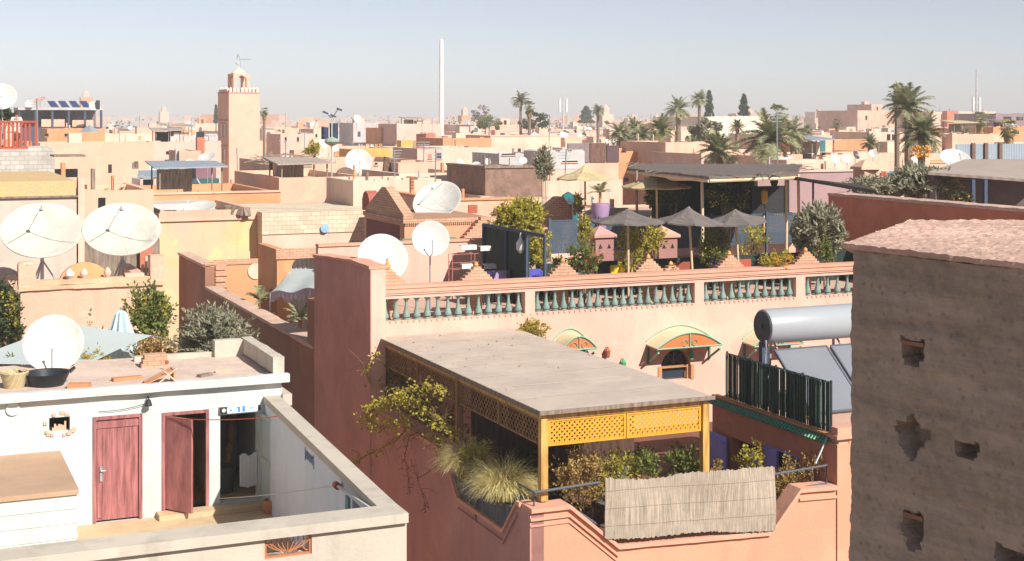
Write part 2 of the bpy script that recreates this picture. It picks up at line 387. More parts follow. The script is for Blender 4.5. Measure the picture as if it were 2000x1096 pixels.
def palm_mesh(kind, seed):
    """date palm (feathers) or fan palm, crown radius about 1, trunk top at the origin"""
    rng = random.Random(seed); b = B()
    if kind == 'date':
        for i in range(56):
            a = i*2.399; e = rng.uniform(-.25, 1.35)
            d = (math.cos(a)*math.cos(e), math.sin(a)*math.cos(e), math.sin(e))
            frond(b, (0, 0, 0), d, rng.uniform(.95, 1.25), rng.uniform(.9, 1.7), 36, .042, .28, rng, .014)
    else:
        for i in range(40):
            a = i*2.399; e = rng.uniform(-1.1, 1.3)
            d = Vector((math.cos(a)*math.cos(e), math.sin(a)*math.cos(e), math.sin(e))); L = rng.uniform(.4, .6); q = d*L
            b.tube([(0, 0, 0), tuple(q)], .012, 3)
            sd_ = d.cross(Vector((0, 0, 1))).normalized(); up = sd_.cross(d)
            for k in range(13):
                t = (k/12-.5)*2.5; r_ = (d*math.cos(t) + sd_*math.sin(t)).normalized(); l = rng.uniform(.32, .42); e_ = q + r_*l + Vector((0, 0, -.3*l))
                w = up.cross(r_).normalized()*.028; m_ = q + r_*l*.5; n = len(b.V)
                b.V += [tuple(q), tuple(m_+w), tuple(e_), tuple(m_-w)]; b.F.append((n, n+1, n+2, n+3))
    return b
PM = {}
def palm(px, py, Y, rpx, kind, label, zb=None, m=None, seed=1, trunkr=.2, group=None, lean=0, cat='palm tree'):
    key = (kind, seed % 3); rc = rpx/F*Y; c = G(px, py, Y); zb = GROUND if zb is None else zb
    t = T('palm_tree', (c[0]+lean, c[1], zb), label, cat, group)
    if key not in PM: PM[key] = palm_mesh(kind, seed)
    s_ = B(); o = t; ca, sa = math.cos(seed), math.sin(seed)
    s_.V = [((x*ca-y*sa)*rc + c[0], (x*sa+y*ca)*rc + c[1], z*rc + c[2]) for x, y, z in PM[key].V]; s_.F = list(PM[key].F)
    s_.done('crown', m or (PALMG if kind == 'date' else PALMD), t, fix=False)
    b = B(); H = c[2]-zb; n = 14
    b.tube([(c[0]+lean*(1-i/n)**2, c[1], zb+H*i/n) for i in range(n+1)], [trunkr*(1.25-.4*i/n)*(1.06 if i % 2 else .96) for i in range(n+1)], 8)
    b.lathe([(trunkr*.9, -.0), (trunkr*1.5, rc*.12), (trunkr*.6, rc*.25)], (c[0], c[1], c[2]-rc*.14), 8)
    b.done('trunk', BARK, t, smooth=True)
    if kind == 'fan':      # skirt of dead leaves
        rng = random.Random(seed); b = B()
        for i in range(120):
            a = rng.uniform(0, 6.28); r0 = trunkr*1.05; r1 = rc*rng.uniform(.2, .42); z = c[2]-rc*rng.uniform(.0, .9)
            p = Vector((c[0]+r0*math.cos(a), c[1]+r0*math.sin(a), z)); q = Vector((c[0]+r1*math.cos(a), c[1]+r1*math.sin(a), z-rc*.45)); w = Vector((-math.sin(a), math.cos(a), 0))*rc*.07
            k = len(b.V); b.V += [tuple(p), tuple(q+w), tuple(q-w)]; b.F.append((k, k+1, k+2))
        b.done('dead_leaves', LDRY, t, fix=False)
    return t
def tree(px, py, Y, rpx, hpx, label, m=LOLV, zb=None, n=1200, sz=.35, seed=3, name='broadleaf_tree', group=None, cat='tree'):
    rng = random.Random(seed); c = G(px, py, Y); zb = GROUND if zb is None else zb; rx = rpx/F*Y; rz = hpx/F*Y
    t = T(name, (c[0], c[1], zb), label, cat, group)
    b = B(); cloud(b, c, (rx, rx, rz), n, sz, rng, 16); b.done('crown', m, t, fix=False)
    b = B(); b.tube([(c[0], c[1], zb), (c[0], c[1], (zb+c[2])/2), (c[0]+.05*rx, c[1], c[2])], [.3, .22, .1], 7)
    for k in range(6):
        a = k*1.05; b.tube([(c[0], c[1], c[2]-rz*.8), (c[0]+rx*.6*math.cos(a), c[1]+rx*.6*math.sin(a), c[2]+rz*rng.uniform(-.2, .6))], [.1, .03], 5)
    b.done('trunk', BARK, t); return t
# ---------------------------------------------------------------- satellite dish
def dish(px, py, Y, rpx, az, el, label, zb, style='arm', group=None, m=None, lean=0, name='satellite_dish', small=False, n=40):
    c = Vector(G(px, py, Y)); r = rpx/F*Y; az = R(az); el = R(el)
    w = Vector((math.sin(az)*math.cos(el), -math.cos(az)*math.cos(el), math.sin(el)))
    nn = Vector((CA*w.x+SA*w.y, -SA*w.x+CA*w.y, w.z)); M = nn.to_track_quat('Z', 'Y').to_matrix()
    upv = M @ Vector((0, 1, 0)); rt = M @ Vector((1, 0, 0)); c0 = c - nn*r*.12
    t = T(name, (c.x+lean, c.y+.12, zb), label, 'satellite dish', group)
    if small: n = 16
    b = B(); prof = [(.001, 0)] + [(r*k/8, .24*r*(k/8)**2) for k in range(1, 9)]
    back = [(r*1.02, .24*r), (r*1.02, .24*r-.03*r)] + [(r*k/8, .24*r*(k/8)**2-.035*r) for k in range(7, 0, -1)] + [(.001, -.035*r)]
    b.lathe(prof+back, tuple(c0), n, M); b.done('reflector', m or DISHM, t, smooth=True)
    if not small:
        foc = c0 + nn*r*(.95 if style == 'tripod' else .85); b = B()
        if style == 'tripod':
            for k in range(3):
                a = R(90+120*k); e = c0 + (rt*math.cos(a)+upv*math.sin(a))*r*.96 + nn*.23*r; b.tube([e, foc], .009*r, 5)
        else:
            e = c0 - upv*r*.92 + nn*.2*r; foc = foc - upv*r*.35; b.tube([e, e + nn*r*.35-upv*r*.08, foc], .02*r+.005, 5)
        b.done('feed_arm', mat('pale_strut', (.62, .6, .55)) if style == 'tripod' else STEEL, t)
        b = B(); b.lathe([(.025*r, 0), (.05*r, .02*r), (.05*r, .08*r), (.02*r, .1*r)], tuple(foc-nn*.06*r), 8, M); b.done('receiver', DISHB, t)
        if style == 'tripod':
            b = B()
            for k in range(8):
                a = R(45*k+10); d = rt*math.cos(a)+upv*math.sin(a)
                b.tube([c0 + d*r*f + nn*(.24*r*f*f + .002) for f in (.05, .4, .7, .98)], .004*r, 4)
            b.done('ribs', mat('rib_cream', (.72, .7, .64)), t)
    b = B(); hub = c0 - nn*(.05*r); k2 = c0 - nn*.16*r; pr = max(.02, .045*r)
    b.tube([hub, k2], pr*1.3, 8); b.tube([k2 + Vector((0, 0, .02)), (k2.x, k2.y, zb)], pr, 8)
    if style == 'tripod':
        for a in (0, 2.1, 4.2): b.tube([(k2.x, k2.y, zb+(k2.z-zb)*.6), (k2.x+.45*r*math.cos(a), k2.y+.45*r*math.sin(a), zb)], pr*.5, 5)
    b.done('mount', STEEL, t); return t
# ================================================================ ground
g = B(); g.add([(-9000, -300, GROUND), (9000, -300, GROUND), (9000, 15000, GROUND), (-9000, 15000, GROUND)], [(0, 1, 2, 3)])
g.done('ground', mat('alley_earth', (.26, .18, .14), var=.25, sc=.3), kind='structure', base=(0, 0, GROUND), rot=0, fix=False)
# ================================================================ white house with the courtyard (left, near)
VW = 26.73; FL = -7.41
uR = 6.75
t = WH = T('white_house', (0, 18.2, GROUND), 'white limewashed rooftop house with maroon doors and an open courtyard', 'house')
def du(px): return FV(px, 900, VW)[0]
def dz(px, py): return FV(px, py, VW)[1]
d1 = (du(181), du(278), FL, dz(230, 811)); d2 = (du(316), du(408), FL+.1, dz(360, 803)); d3 = (du(430), du(504), FL+.12, dz(470, 808))
wn = (du(96), du(137), dz(117, 843), dz(117, 815)); ZT = -4.97
b = B(); b.wall('v', VW, VW+.22, -8, uR, FL-.3, ZT-.12, [d1, d2, d3, wn])
b.wall('u', uR-.22, uR, VW+.22, 29.7, FL-.3, ZT-.12); b.wall('v', 29.7, 29.9, -8, uR, GROUND, ZT-.12)
b.done('wall', WHITE, t)
b = B()
for a, c in ((d1[1]+.12, d2[0]-.12),):
    b.box(a, a+.08, VW+.22, 29.7, FL+.005, ZT-.12)
b.box(d2[1]+.15, d2[1]+.23, VW+.22, 29.7, FL+.005, ZT-.12)
b.done('partition', mat('brown_inner_plaster', (.34, .26, .2), var=.2, stain=.3), t)
b = B(); b.box(-8, uR-.22, VW+.22, 29.7, FL-.3, FL); b.done('room_floor', SAND, t)
b = B(); b.box(-8, uR-.05, VW-.10, 29.95, ZT-.12, ZT); b.done('roof', mat('rosy_roof_screed', (.66, .51, .42), var=.16, sc=1.5, fine=9, bump=.5), t)
b = B(); b.box(-8.02, uR+.12, VW-.16, VW+.02, ZT-.1, ZT+.05); worn(b.done('roof_edge', WHITE, t), .02)
b = B(); u0 = du(474)+.0; b.box(u0, uR-.05, 29.3, 29.55, ZT, ZT+.34); b.box(uR-.16, uR+.06, VW+.02, 29.55, ZT+.05, ZT+.36); b.box(u0-1.6, u0, 29.42, 29.55, ZT, ZT+.1)
worn(b.done('roof_parapet', WHITE2, t), .02, 4)
b = B(); b.box(-8, uR, 18.2, VW, FL-.3, FL); b.done('courtyard_floor', SAND, t)
CT = -5.33; VP0, VP1 = 18.14, 18.55; UP0, UP1 = 6.05, 6.30; SK = Matrix.Translation((6.05, 18.5, 0)) @ Matrix.Rotation(-.045, 4, 'Z') @ Matrix.Translation((-6.05, -18.5, 0))
def BS(): b = B(); b.M = SK; return b
g0, gz1 = FV(517, 1030, VP0); g1, _ = FV(609, 1030, VP0); gz0 = FV(560, 1088, VP0)[1]; gz1 = CT-.14
w0 = FU(600, 880, UP0); sw = (FU(591, 850, UP0)[0], FU(573, 850, UP0)[0], FU(582, 905, UP0)[1], CT-.24)
dw = (FU(702, 950, UP0)[0], FU(679, 950, UP0)[0], FL, CT-.28)
b = B(); b.wall('v', VP0, VP1-.1, -8, UP1, GROUND, CT-.13, [(g0, g1, gz0, CT-.14)])
b.done('front_parapet', WHITE2, t)
b = BS(); b.wall('u', UP0, UP1-.01, VP1-.1, VW, GROUND, CT-.13, [sw, dw]); b.done('side_wall', GREYW, t)
b = B()
for k in range(12): b.poly([(-8+(UP1+8)*k/12, VP0-.08), (-8+(UP1+8)*(k+1)/12, VP0-.08), (-8+(UP1+8)*(k+1)/12, VP1+.02), (-8+(UP1+8)*k/12, VP1+.02)], 'z', CT-.13, CT)
for k in range(8): fa = lambda f: (VP1+.02)+(VW-.04-VP1)*f; b.poly([(UP0-.03+.38*k/8, fa(k/8)), (UP1+.0+.39*k/8, fa(k/8)), (UP1+.0+.39*(k+1)/8, fa((k+1)/8)), (UP0-.03+.38*(k+1)/8, fa((k+1)/8))], 'z', CT-.13, CT)
b.done('coping', WHITE2, t)
b = B(); b.poly([(uR+.0, VW-.1), (uR+.18, VW-.1), (uR+.18, VW+1.2), (uR+.0, VW+1.2)], 'z', CT-.2, CT+.02); b.done('ledge', WHITE2, t)
# lean-to with an earth roof
a0, _ = FV(114, 885, VW); zt = -6.05; vb = 23.85
b = B(); b.wall('v', vb, vb+.15, -8, a0, FL, zt-.05); b.wall('u', a0-.15, a0, vb+.15, VW, FL, zt-.05)
for k in range(5): b.box(-8, a0+.012, vb-.012, vb, FL+.12+.24*k, FL+.19+.24*k)
lt = b.done('lean_to', WHITE, t)
b = B(); b.box(-8, a0+.03, vb-.04, VW-.005, zt-.05, zt+.03); b.done('roof', mat('lean_to_roof', (.50, .33, .22), var=.1), lt)
# doors
def plankdoor(u0, u1, z0, z1, v, par, name='door'):
    b = B(); b.box(u0, u1, v, v+.05, z0, z1)
    n = 6
    for k in range(1, n): b.box(u0+(u1-u0)*k/n-.008, u0+(u1-u0)*k/n+.008, v-.006, v, z0+.05, z1-.18)
    b.box(u0, u1, v-.02, v-.006, z1-.16, z1-.04); b.box(u0+.02, u0+.10, v-.02, v-.0061, z0+.05, z1-.17)
    return b.done(name, MAROON, par)
def frame(u0, u1, z0, z1, v0, v1, w, m, par, name='frame', sill=False):
    b = B(); b.box(u0, u0+w, v0, v1, z0, z1); b.box(u1-w, u1, v0, v1, z0, z1); b.box(u0+w, u1-w, v0, v1, z1-w, z1)
    if sill: b.box(u0+w, u1-w, v0, v1, z0, z0+w)
    return b.done(name, m, par)
o = plankdoor(d1[0]+.06, d1[1]-.06, d1[2]+.04, d1[3]-.06, VW+.02, t); o['label'] = 'closed peeling maroon plank door'
frame(d1[0], d1[1], FL+.01, d1[3], VW-.02, VW+.1, .06, MAROON, o)
b = B(); b.box(d1[0]+.12, d1[0]+.17, VW-.03, VW+.005, -6.65, -6.38); b.tube([(d1[0]+.14, VW-.03, -6.45), (d1[0]+.14, VW-.07, -6.45), (d1[0]+.22, VW-.07, -6.45)], .012)
b.done('handle', STEEL, o)
b = B(); b.poly([(d2[0]+.06, VW+.02), (d2[0]+.10, VW+.02), (d2[0]+.48, VW-.50+.0), (d2[0]+.44, VW-.52)], 'z', FL+.13, d2[3]-.06)
o = b.done('door', MAROON, t, label='half open maroon plank door swung outwards'); frame(d2[0], d2[1], FL+.1, d2[3], VW-.02, VW+.1, .06, MAROON, o)
b = B(); b.box(d2[0]-.1, d3[1]+.1, VW-.35, VW+.22, FL+.001, FL+.1); b.done('step', SAND, t)
# open glazed door leaf of the third doorway
o = None; x = d3[1]+.02; LM = Matrix.Translation((x, VW, 0)) @ Matrix.Rotation(R(7), 4, 'Z') @ Matrix.Translation((-x, -VW, 0)); b = B(); b.M = LM
for (p, q) in (((x, VW-.03), (x+.06, VW-.03)), ((x+.0, VW-.78), (x+.06, VW-.78))): b.box(x, x+.05, p[1]-.06, p[1], FL+.06, d3[3]-.02)
b.box(x, x+.05, VW-.72, VW-.09, d3[3]-.09, d3[3]-.02); b.box(x, x+.05, VW-.78, VW-.03, FL+.02, FL+.1); b.box(x, x+.05, VW-.72, VW-.09, FL+.85, FL+.95)
o = b.done('door', mat('pale_green_paint', (.50, .60, .52), var=.12), t, label='pale green glazed door standing open')
b = B(); b.M = LM; b.box(x+.015, x+.03, VW-.72, VW-.09, FL+.95, d3[3]-.09); b.box(x+.015, x+.03, VW-.72, VW-.09, FL+.1, FL+.85); b.done('pane', mat('milky_glass', (.55, .62, .6), rough=.2, var=.05, bump=0), o)
# things in the dim rooms
b = B(); c = (d2[0]+.55, 28.4, FL+.001); b.lathe([(.16, 0), (.18, .7), (.2, .9), (.17, .92)], c, 14); b.done('water_drum', flat('drum_grey', (.5, .52, .5)), smooth=True, label='pale drum standing inside the half open doorway', cat='drum')
b = B(); b.bar((d2[0]+.78, 27.6, FL+.02), (d2[0]+.85, 28.9, FL+1.7), .03); b.done('broom', flat('broom_orange', (.5, .2, .05)), label='orange broomstick leaning inside the half open doorway', cat='broom')
b = B(); b.bar((d3[0]+.35, 28.0, FL+.02), (d3[0]+.75, 28.6, FL+2.0), .10, .03); b.bar((d3[0]+.62, 28.7, FL+.7), (d3[0]+.62, 28.7, FL+2.1), .16, .03)
b.done('timber_boards', WOODD, label='brown boards leaning in the dim third doorway', cat='boards')
b = B(); b.lathe([(.22, 0), (.26, .45), (.2, .5), (.22, .52)], (d3[0]+.3, 28.0, FL+.002), 12); b.done('sack', flat('dim_sack', (.12, .14, .15)), smooth=True, label='dark grey sack on the floor inside the third doorway', cat='sack')
b = B()
for k in range(9):
    a = d3[1]-.34+.036*k; b.box(a, a+.036, VW+.04+.02*(k % 2), VW+.06+.02*(k % 2), FL+.35+.01*abs(k-4), FL+.98+.03*math.sin(k))
b.done('towel', WHP, label='white towel hanging in the third doorway', cat='towel')
# sign over the third doorway
z0, z1 = dz(470, 805), dz(470, 791)
b = B(); b.box(d3[0]-.02, d3[1]+.03, VW-.05, VW-.012, z0, z1); o = b.done('door_sign', PALEB, label='small pale blue and brown printed strip over the third doorway', cat='sign', base=(d3[0], VW-.03, z0))
def mark(pts, m):
    b = B(); b.poly(pts, 'v', VW-.056, VW-.0501); b.done('lettering', m, o)
def ru(f): return d3[0]-.02 + f*(d3[1]+.05-d3[0])
def rz(f): return z0+(z1-z0)*f
mark([(ru(.0), rz(.03)), (ru(.19), rz(.03)), (ru(.17), rz(.5)), (ru(.19), rz(.97)), (ru(0), rz(.97))], BRN)
b = B(); b.lathe([(.001, 0), ((z1-z0)*.28, 0), ((z1-z0)*.28, .004), (.001, .004)], (ru(.1), VW-.062, rz(.5)), 10, Matrix.Rotation(R(-90), 3, 'X')); b.done('lettering', WHP, o)
mark([(ru(.24), rz(.35)), (ru(.28), rz(.62)), (ru(.31), rz(.4)), (ru(.28), rz(.3))], BLP)
mark([(ru(.42), rz(.85)), (ru(.50), rz(.85)), (ru(.50), rz(.15)), (ru(.45), rz(.15)), (ru(.45), rz(.55))], BLP)
mark([(ru(.56), rz(.9)), (ru(.62), rz(.9)), (ru(.62), rz(.15)), (ru(.56), rz(.15))], BLP)
mark([(ru(.72), rz(.6)), (ru(.82), rz(.7)), (ru(.86), rz(.55)), (ru(.75), rz(.45))], flat('faded_print', (.38, .42, .47)))
mark([(ru(.945), rz(.1)), (ru(1), rz(.1)), (ru(1), rz(.9)), (ru(.945), rz(.9))], BRN)
# broken wall vent window with rubble
b = B(); b.box(wn[0]-.04, wn[1]+.04, VW+.25, VW+.3, wn[2]-.05, wn[3]+.05); b.done('window_backing', DARK, t)
rng = random.Random(4); b = B()
for k in range(16):
    a = rng.uniform(0, 6.28); p = (wn[0]+wn[1])/2 + .26*math.cos(a)*rng.uniform(.95, 1.15); q = (wn[2]+wn[3])/2 + .2*math.sin(a)*rng.uniform(.95, 1.2)
    b.box(p-.03, p+.03, VW-.012-.002*k, VW-.001, q-.025, q+.03)
b.done('plaster_patch', TAN, t)
b = B(); c = ((wn[0]+wn[1])/2, VW+.12, wn[2])
for k in range(7): b.box(c[0]-.12+.035*k, c[0]-.09+.035*k, VW+.08, VW+.14, wn[2], wn[2]+rng.uniform(.05, .16))
b.done('rag_bundle', TAN, label='pale bundle stuffed in the small square wall hole', cat='bundle')
b = B(); b.lathe([(.001, 0), (.07, .0), (.08, .015), (.12, .02), (.12, 0), (.10, -.01)], (du(25), VW-.02, dz(25, 798)), 16, Matrix.Rotation(R(90), 3, 'X'))
b.done('vent_cover', WHP, t)
b = B(); c = (du(288), VW-.12, dz(288, 788)); b.lathe([(.02, .1), (.04, .08), (.07, -.02), (.05, -.03), (.001, -.03)], c, 10); b.tube([(c[0], VW, c[2]+.12), (c[0], VW-.12, c[2]+.13), c], .012)
b.done('wall_lamp', BLACKM, label='small black lamp on the white wall between the maroon doors', cat='lamp')
# ironwork grille in the front parapet
og = t2 = T('window_grille', (g0, VP0, gz0), 'rusty orange ironwork grille with fanned curves in the front parapet opening', 'grille')
b = B(); gm = (g0+g1)/2; vv = VP0+.04; H = gz1-gz0; W_ = g1-g0
b.bar((g0+.015, vv, gz0), (g0+.015, vv, gz1), .03); b.bar((g1-.015, vv, gz0), (g1-.015, vv, gz1), .03); b.bar((g0+.03, vv, gz0+.015), (g1-.03, vv, gz0+.015), .03)
b.done('frame', RUST, t2)
b = B()
for k, s in enumerate((-.46, -.34, -.22, -.12, 0, .12, .22, .34, .46)):
    pts = [(gm + s*W_*math.sin(math.pi*.5*min(1, i/7*1.15))**.8, vv, gz0+.05+(H-.06)*i/8) for i in range(9)]; b.tube(pts, .008, 5)
b.done('scrollwork', RUST, t2)
b = B()
for q in (-1, 1): b.tube([(g0+.06+(0 if q < 0 else W_-.12)+.05*math.cos(a), vv, gz0+.12+.07*math.sin(a)) for a in [k*.63 for k in range(9)]], .01, 5)
b.done('scroll', RUST, t2)
# wash line things, pole, side door
b = BS(); m_ = sw; b.box(UP0+.1, UP0+.12, m_[0], m_[1], m_[2], m_[3]); b.done('window', GLASSD, t)
b = BS()
b.box(UP0-.01, UP0+.04, m_[0]-.04, m_[0], m_[2]-.04, m_[3]+.04); b.box(UP0-.01, UP0+.04, m_[1], m_[1]+.04, m_[2]-.04, m_[3]+.04); b.done('window_frame', flat('faded_blue', (.25, .35, .42)), t)
b = BS(); b.box(UP0+.15, UP0+.18, dw[0], dw[1], dw[2], dw[3]); b.done('side_doorway', DARK, t)
b = BS(); b.box(UP0-.03, UP0+.02, dw[1]+.12, dw[1]+.3, FL, dw[3]-.02); b.done('side_door', flat('teal_door_paint', (.12, .26, .26)), t)
p = G(657, 948, 21.4); q = G(722, 992, 19.6)
b = B(); b.tube([p, q], .022, 8); t3 = b.done('white_pole', WHP, label='white pole with a red capped end poking over the courtyard wall', cat='pole', base=p, smooth=True)
b = B(); pv = Vector(p); qv = Vector(q); dd = (qv-pv).normalized(); b.tube([pv-dd*.05, pv+dd*.1], .055, 10); b.done('end_cap', RED2, t3, smooth=True)
def cord(p, q, sag, label, m, r=.006):
    p, q = Vector(p), Vector(q); b = B(); b.tube([p.lerp(q, i/12) - Vector((0, 0, sag*4*(i/12)*(1-i/12))) for i in range(13)], r, 4)
    b.done('washing_line', m, label=label, cat='washing line', base=tuple((p+q)/2))
cord((d2[0]+.1, VW-.03, dz(330, 815)), (UP0-.01, 24.2, FU(600, 858, UP0)[1]), .05, 'red washing line across the white courtyard', RED2, .008)
cord((d3[0]-.05, VW-.05, dz(430, 972)), (p[0], p[1], p[2]), .03, 'white washing line from the doorway to the white pole', WHP, .007)
cord((d1[0]+.1, VW-.04, dz(230, 800)), (du(290), VW-.06, dz(290, 785)), .04, 'thin dark cable from the wall lamp over the closed door', BLACKM)
b = B(); b.lathe([(.13, 0), (.19, .14), (.17, .22), (.14, .24), (.1, .16)], (d3[1]+.12, VW-.55, FL+.001), 12); b.done('clay_pot', TERRA, smooth=True, label='brown clay pot on the floor below the open green door', cat='pot')
b = B(); b.box(d3[1]+.28, d3[1]+.44, VW-.9, VW-.78, FL, FL+.75); b.poly([(d3[1]+.28, FL+.75), (d3[1]+.44, FL+.75), (d3[1]+.36, FL+.88)], 'v', VW-.9, VW-.78); b.done('water_tap_box', TAN, label='narrow pink masonry box against the courtyard side wall', cat='box')
# ---------------------------------------------------------------- on the white roof
tb = T('black_tub', (*FZ(92, 752, ZT+.001), ZT+.001), 'black plastic tub of clutter under the round dish on the white roof', 'tub')
c = BASE[tb]; b = B(); b.lathe([(.30, 0), (.41, .23), (.43, .24), (.39, .23), (.29, .03), (.001, .03)], c, 22); b.done('bowl', BLACKM, tb, smooth=True)
b = B()
for s in (-1, 1): b.tube([(c[0]+s*.40, c[1]-.1, c[2]+.22), (c[0]+s*.49, c[1]-.05, c[2]+.29), (c[0]+s*.49, c[1]+.05, c[2]+.29), (c[0]+s*.40, c[1]+.1, c[2]+.22)], .02)
b.done('handle', BLACKM, tb)
c = (*FZ(28, 757, ZT+.001), ZT+.001); b = B(); b.lathe([(.17, 0), (.26, .28), (.24, .30), (.2, .28), (.15, .03), (.001, .03)], c, 18); b.done('straw_basket', THATCH, smooth=True, label='straw basket beside the black tub at the edge of the white roof', cat='basket')
dish(105, 672, 28.3, 56, 14, 22, 'large round white dish standing in the black tub on the white roof', ZT+.03, 'arm')
def plank_at(px, py, L, ang, w, h, label, m=OLDW, name='plank', z=None, tilt=0, cat='plank'):
    z = ZT+.002 if z is None else z; u, v = FZ(px, py, z); dx = L/2*math.cos(R(ang)); dy = L/2*math.sin(R(ang))
    b = B(); b.bar((u-dx, v-dy, z+h/2), (u+dx, v+dy, z+h/2+tilt), w, h); return b.done(name, m, label=label, cat=cat)
plank_at(248, 742, .55, 8, .16, .06, 'short reddish plank lying on the white roof left of the crate', TERRA)
plank_at(155, 757, .4, -20, .2, .08, 'pinkish broken tile piece near the black tub', TERRA, 'broken_tile', cat='tile')
plank_at(400, 735, .3, 30, .12, .05, 'small grey offcut of wood right of the crate', OLDW)
plank_at(435, 728, .25, -30, .1, .08, 'pale lump of rubble at the right end of the roof', CREAM, 'rubble_piece', cat='rubble')
c = (*FZ(312, 748, ZT+.002), ZT+.002)
ct = T('wooden_crate', c, 'tipped orange wooden crate with crossed slats on the white roof', 'crate'); b = B()
for k in range(3): b.bar((c[0]-.27, c[1]-.16+.12*k, c[2]+.03), (c[0]+.2, c[1]-.16+.12*k, c[2]+.24), .09, .02)
b.bar((c[0]-.27, c[1]-.2, c[2]+.02), (c[0]-.27, c[1]+.15, c[2]+.02), .03, .04); b.done('slat_panel', ORNG, ct)
b = B(); b.bar((c[0]-.1, c[1]-.24, c[2]+.01), (c[0]+.28, c[1]-.22, c[2]+.3), .04, .02); b.bar((c[0]+.3, c[1]-.24, c[2]+.01), (c[0]+.05, c[1]-.2, c[2]+.25), .05, .02); b.done('brace', CREAM, ct)
b = B(); b.box(c[0]+.22, c[0]+.26, c[1]-.2, c[1]+.16, c[2], c[2]+.26); b.done('end_board', ORNG, ct)
c = (*FZ(300, 716, ZT+.002), ZT+.002); b = B()
for k in range(3): b.box(c[0]-.25+.03*k, c[0]+.25, c[1]-.1, c[1]+.15, c[2]+.085*k, c[2]+.08+.085*k)
b.done('brick_stack', BRICK, label='stack of pink flat bricks behind the wooden crate', cat='bricks')
b = B(); c = (*FZ(325, 722, ZT+.002), ZT+.002); b.lathe([(.03, 0), (.04, .05), (.02, .07)], (c[0], c[1]-.06, c[2]+.12), 8); b.done('red_tin', RED2, label='small red tin resting on the bricks', cat='tin')
# ================================================================ terrace behind the white house
TZ = -6.3
t = T('tan_house', (0, 38, GROUND), 'tan plastered house wall with low parapet behind the plant terrace', 'house')
b = B(); b.box(-9, 6.9, 29.95, 35.5, GROUND, TZ); b.done('terrace_base', TAN, t)
VB = 35.5; u0, z0 = FV(40, 578, VB); uE = FV(318, 560, VB)[0]; ZB = FV(180, 562, VB)[1]
b = B(); b.wall('v', VB, VB+.3, u0, uE, TZ-.2, ZB); b.wall('u', uE-.3, uE, VB+.3, 41, TZ-8, ZB); b.wall('u', u0, u0+.3, VB+.3, 41, TZ-3, ZB-.2); b.box(u0+.3, uE-.3, VB+.3, 41, ZB-.9, ZB-.45)
b.done('wall', TAN, t)
b = B(); b.box(u0-.04, uE+.04, VB-.06, VB+.36, ZB, ZB+.1); b.box(u0, uE, VB, VB+.3, ZB+.1, ZB+.22); worn_ = b.done('coping', mat('worn_tan_coping', (.66, .44, .28), var=.15, bump=.5), t)
b = B(); b.box(u0-.05, u0+.34, VB-.05, VB+.35, ZB+.1, ZB+.62); b.lathe([(.22, .62), (.16, .68), (.001, .7)], (u0+.145, VB+.15, ZB), 12); b.box(uE-.3, uE+.03, VB-.02, VB+.35, ZB+.1, ZB+.72); worn(b.done('corner_post', TAN, t), .03, 4)
b = B(); b.box(uE-.9, uE-.45, VB+.0, VB+.25, ZB+.22, ZB+.3); b.box(-1.5, -.4, VB+.02, VB+.27, ZB+.22, ZB+.27); b.done('broken_cap', CREAM, t)
worn(worn_, .03)
# half round terracotta panel on the parapet
cu, _ = FV(166, 540, VB+.4); r = FV(216, 540, VB+.4)[0]-cu
b = B(); b.poly([(cu+r*math.cos(math.pi*k/18), ZB+.05+r*.86*math.sin(math.pi*k/18)) for k in range(19)], 'v', VB+.42, VB+.55)
b.done('terracotta_semicircle', mat('orange_arch_panel', (.72, .38, .18), var=.08), label='half round orange panel standing on the tan parapet between the two big dishes', cat='panel')
for px, sc_ in ((136, .11), (164, .1), (210, .09)):
    b = B(); b.lathe([(.04, 0), (sc_, .08), (sc_, .14), (.03, .24), (.001, .25)], (*FV(px, 545, VB+.15)[:1], VB+.15, ZB+.22), 12)
    b.done('chimney_pot', WHP if px == 136 else CREAM, smooth=True, label={136: 'bright white round pot in front of the orange arched panel', 164: 'cream round pot in front of the orange arched panel, middle one', 210: 'small cream round pot by the right foot of the orange arched panel'}[px], cat='pot')
BEIGE = mat('dusty_cream_dish', (.60, .56, .48), rough=.6, var=.1, sc=1.5, stain=.5, bump=0)
dish(82, 455, 37.8, 76, 17, 51, 'left one of two big ribbed cream dishes above the tan parapet', ZB-.45, 'tripod', group='pair of big ribbed dishes', m=BEIGE)
dish(238, 453, 38.3, 73, 15, 51, 'right one of two big ribbed cream dishes, in front of the black slanted roof edge', ZB-.45, 'tripod', group='pair of big ribbed dishes', m=BEIGE)
# beige building behind the dishes
t = T('beige_building', (*G(60, 400, 40.5)[:2], GROUND), 'beige building with a mottled yellow band along its top behind the left dish', 'building')
VBB = G(60, 400, 40.6)[1]; ua, zt = FV(-60, 355, VBB); ub = FV(150, 355, VBB)[0]; zt = FV(80, 354, VBB)[1]; zy = FV(80, 383, VBB)[1]
b = B(); b.box(ua, ub, VBB, VBB+8, GROUND, zy-.05); b.done('wall', mat('grey_beige_plaster', (.62, .52, .44), var=.1, stain=.4), t)
b = B(); b.box(ua, ub-.02, VBB+.04, VBB+7.9, zy-.0, zt); b.done('parapet', mat('mottled_yellow', (.62, .42, .18), var=.25, sc=4, col2=(.5, .42, .34)), t)
b = B(); b.box(ua, ub+.03, VBB-.08, VBB+8, zy-.05, zy); b.done('ledge', OLDW, t)
uc = FV(165, 355, VBB-.1)[0]; b = B(); b.box(ub+.03, uc, VBB-.1, VBB+.3, GROUND, zt+.1); b.done('pilaster', CREAM, t)
b = B(); zb_ = FV(240, 470, VBB)[1]; ue = FV(312, 470, VBB)[0]; b.wall('v', VBB, VBB+.2, uc, ue, GROUND, zb_); b.done('low_wall', OLDW, t)
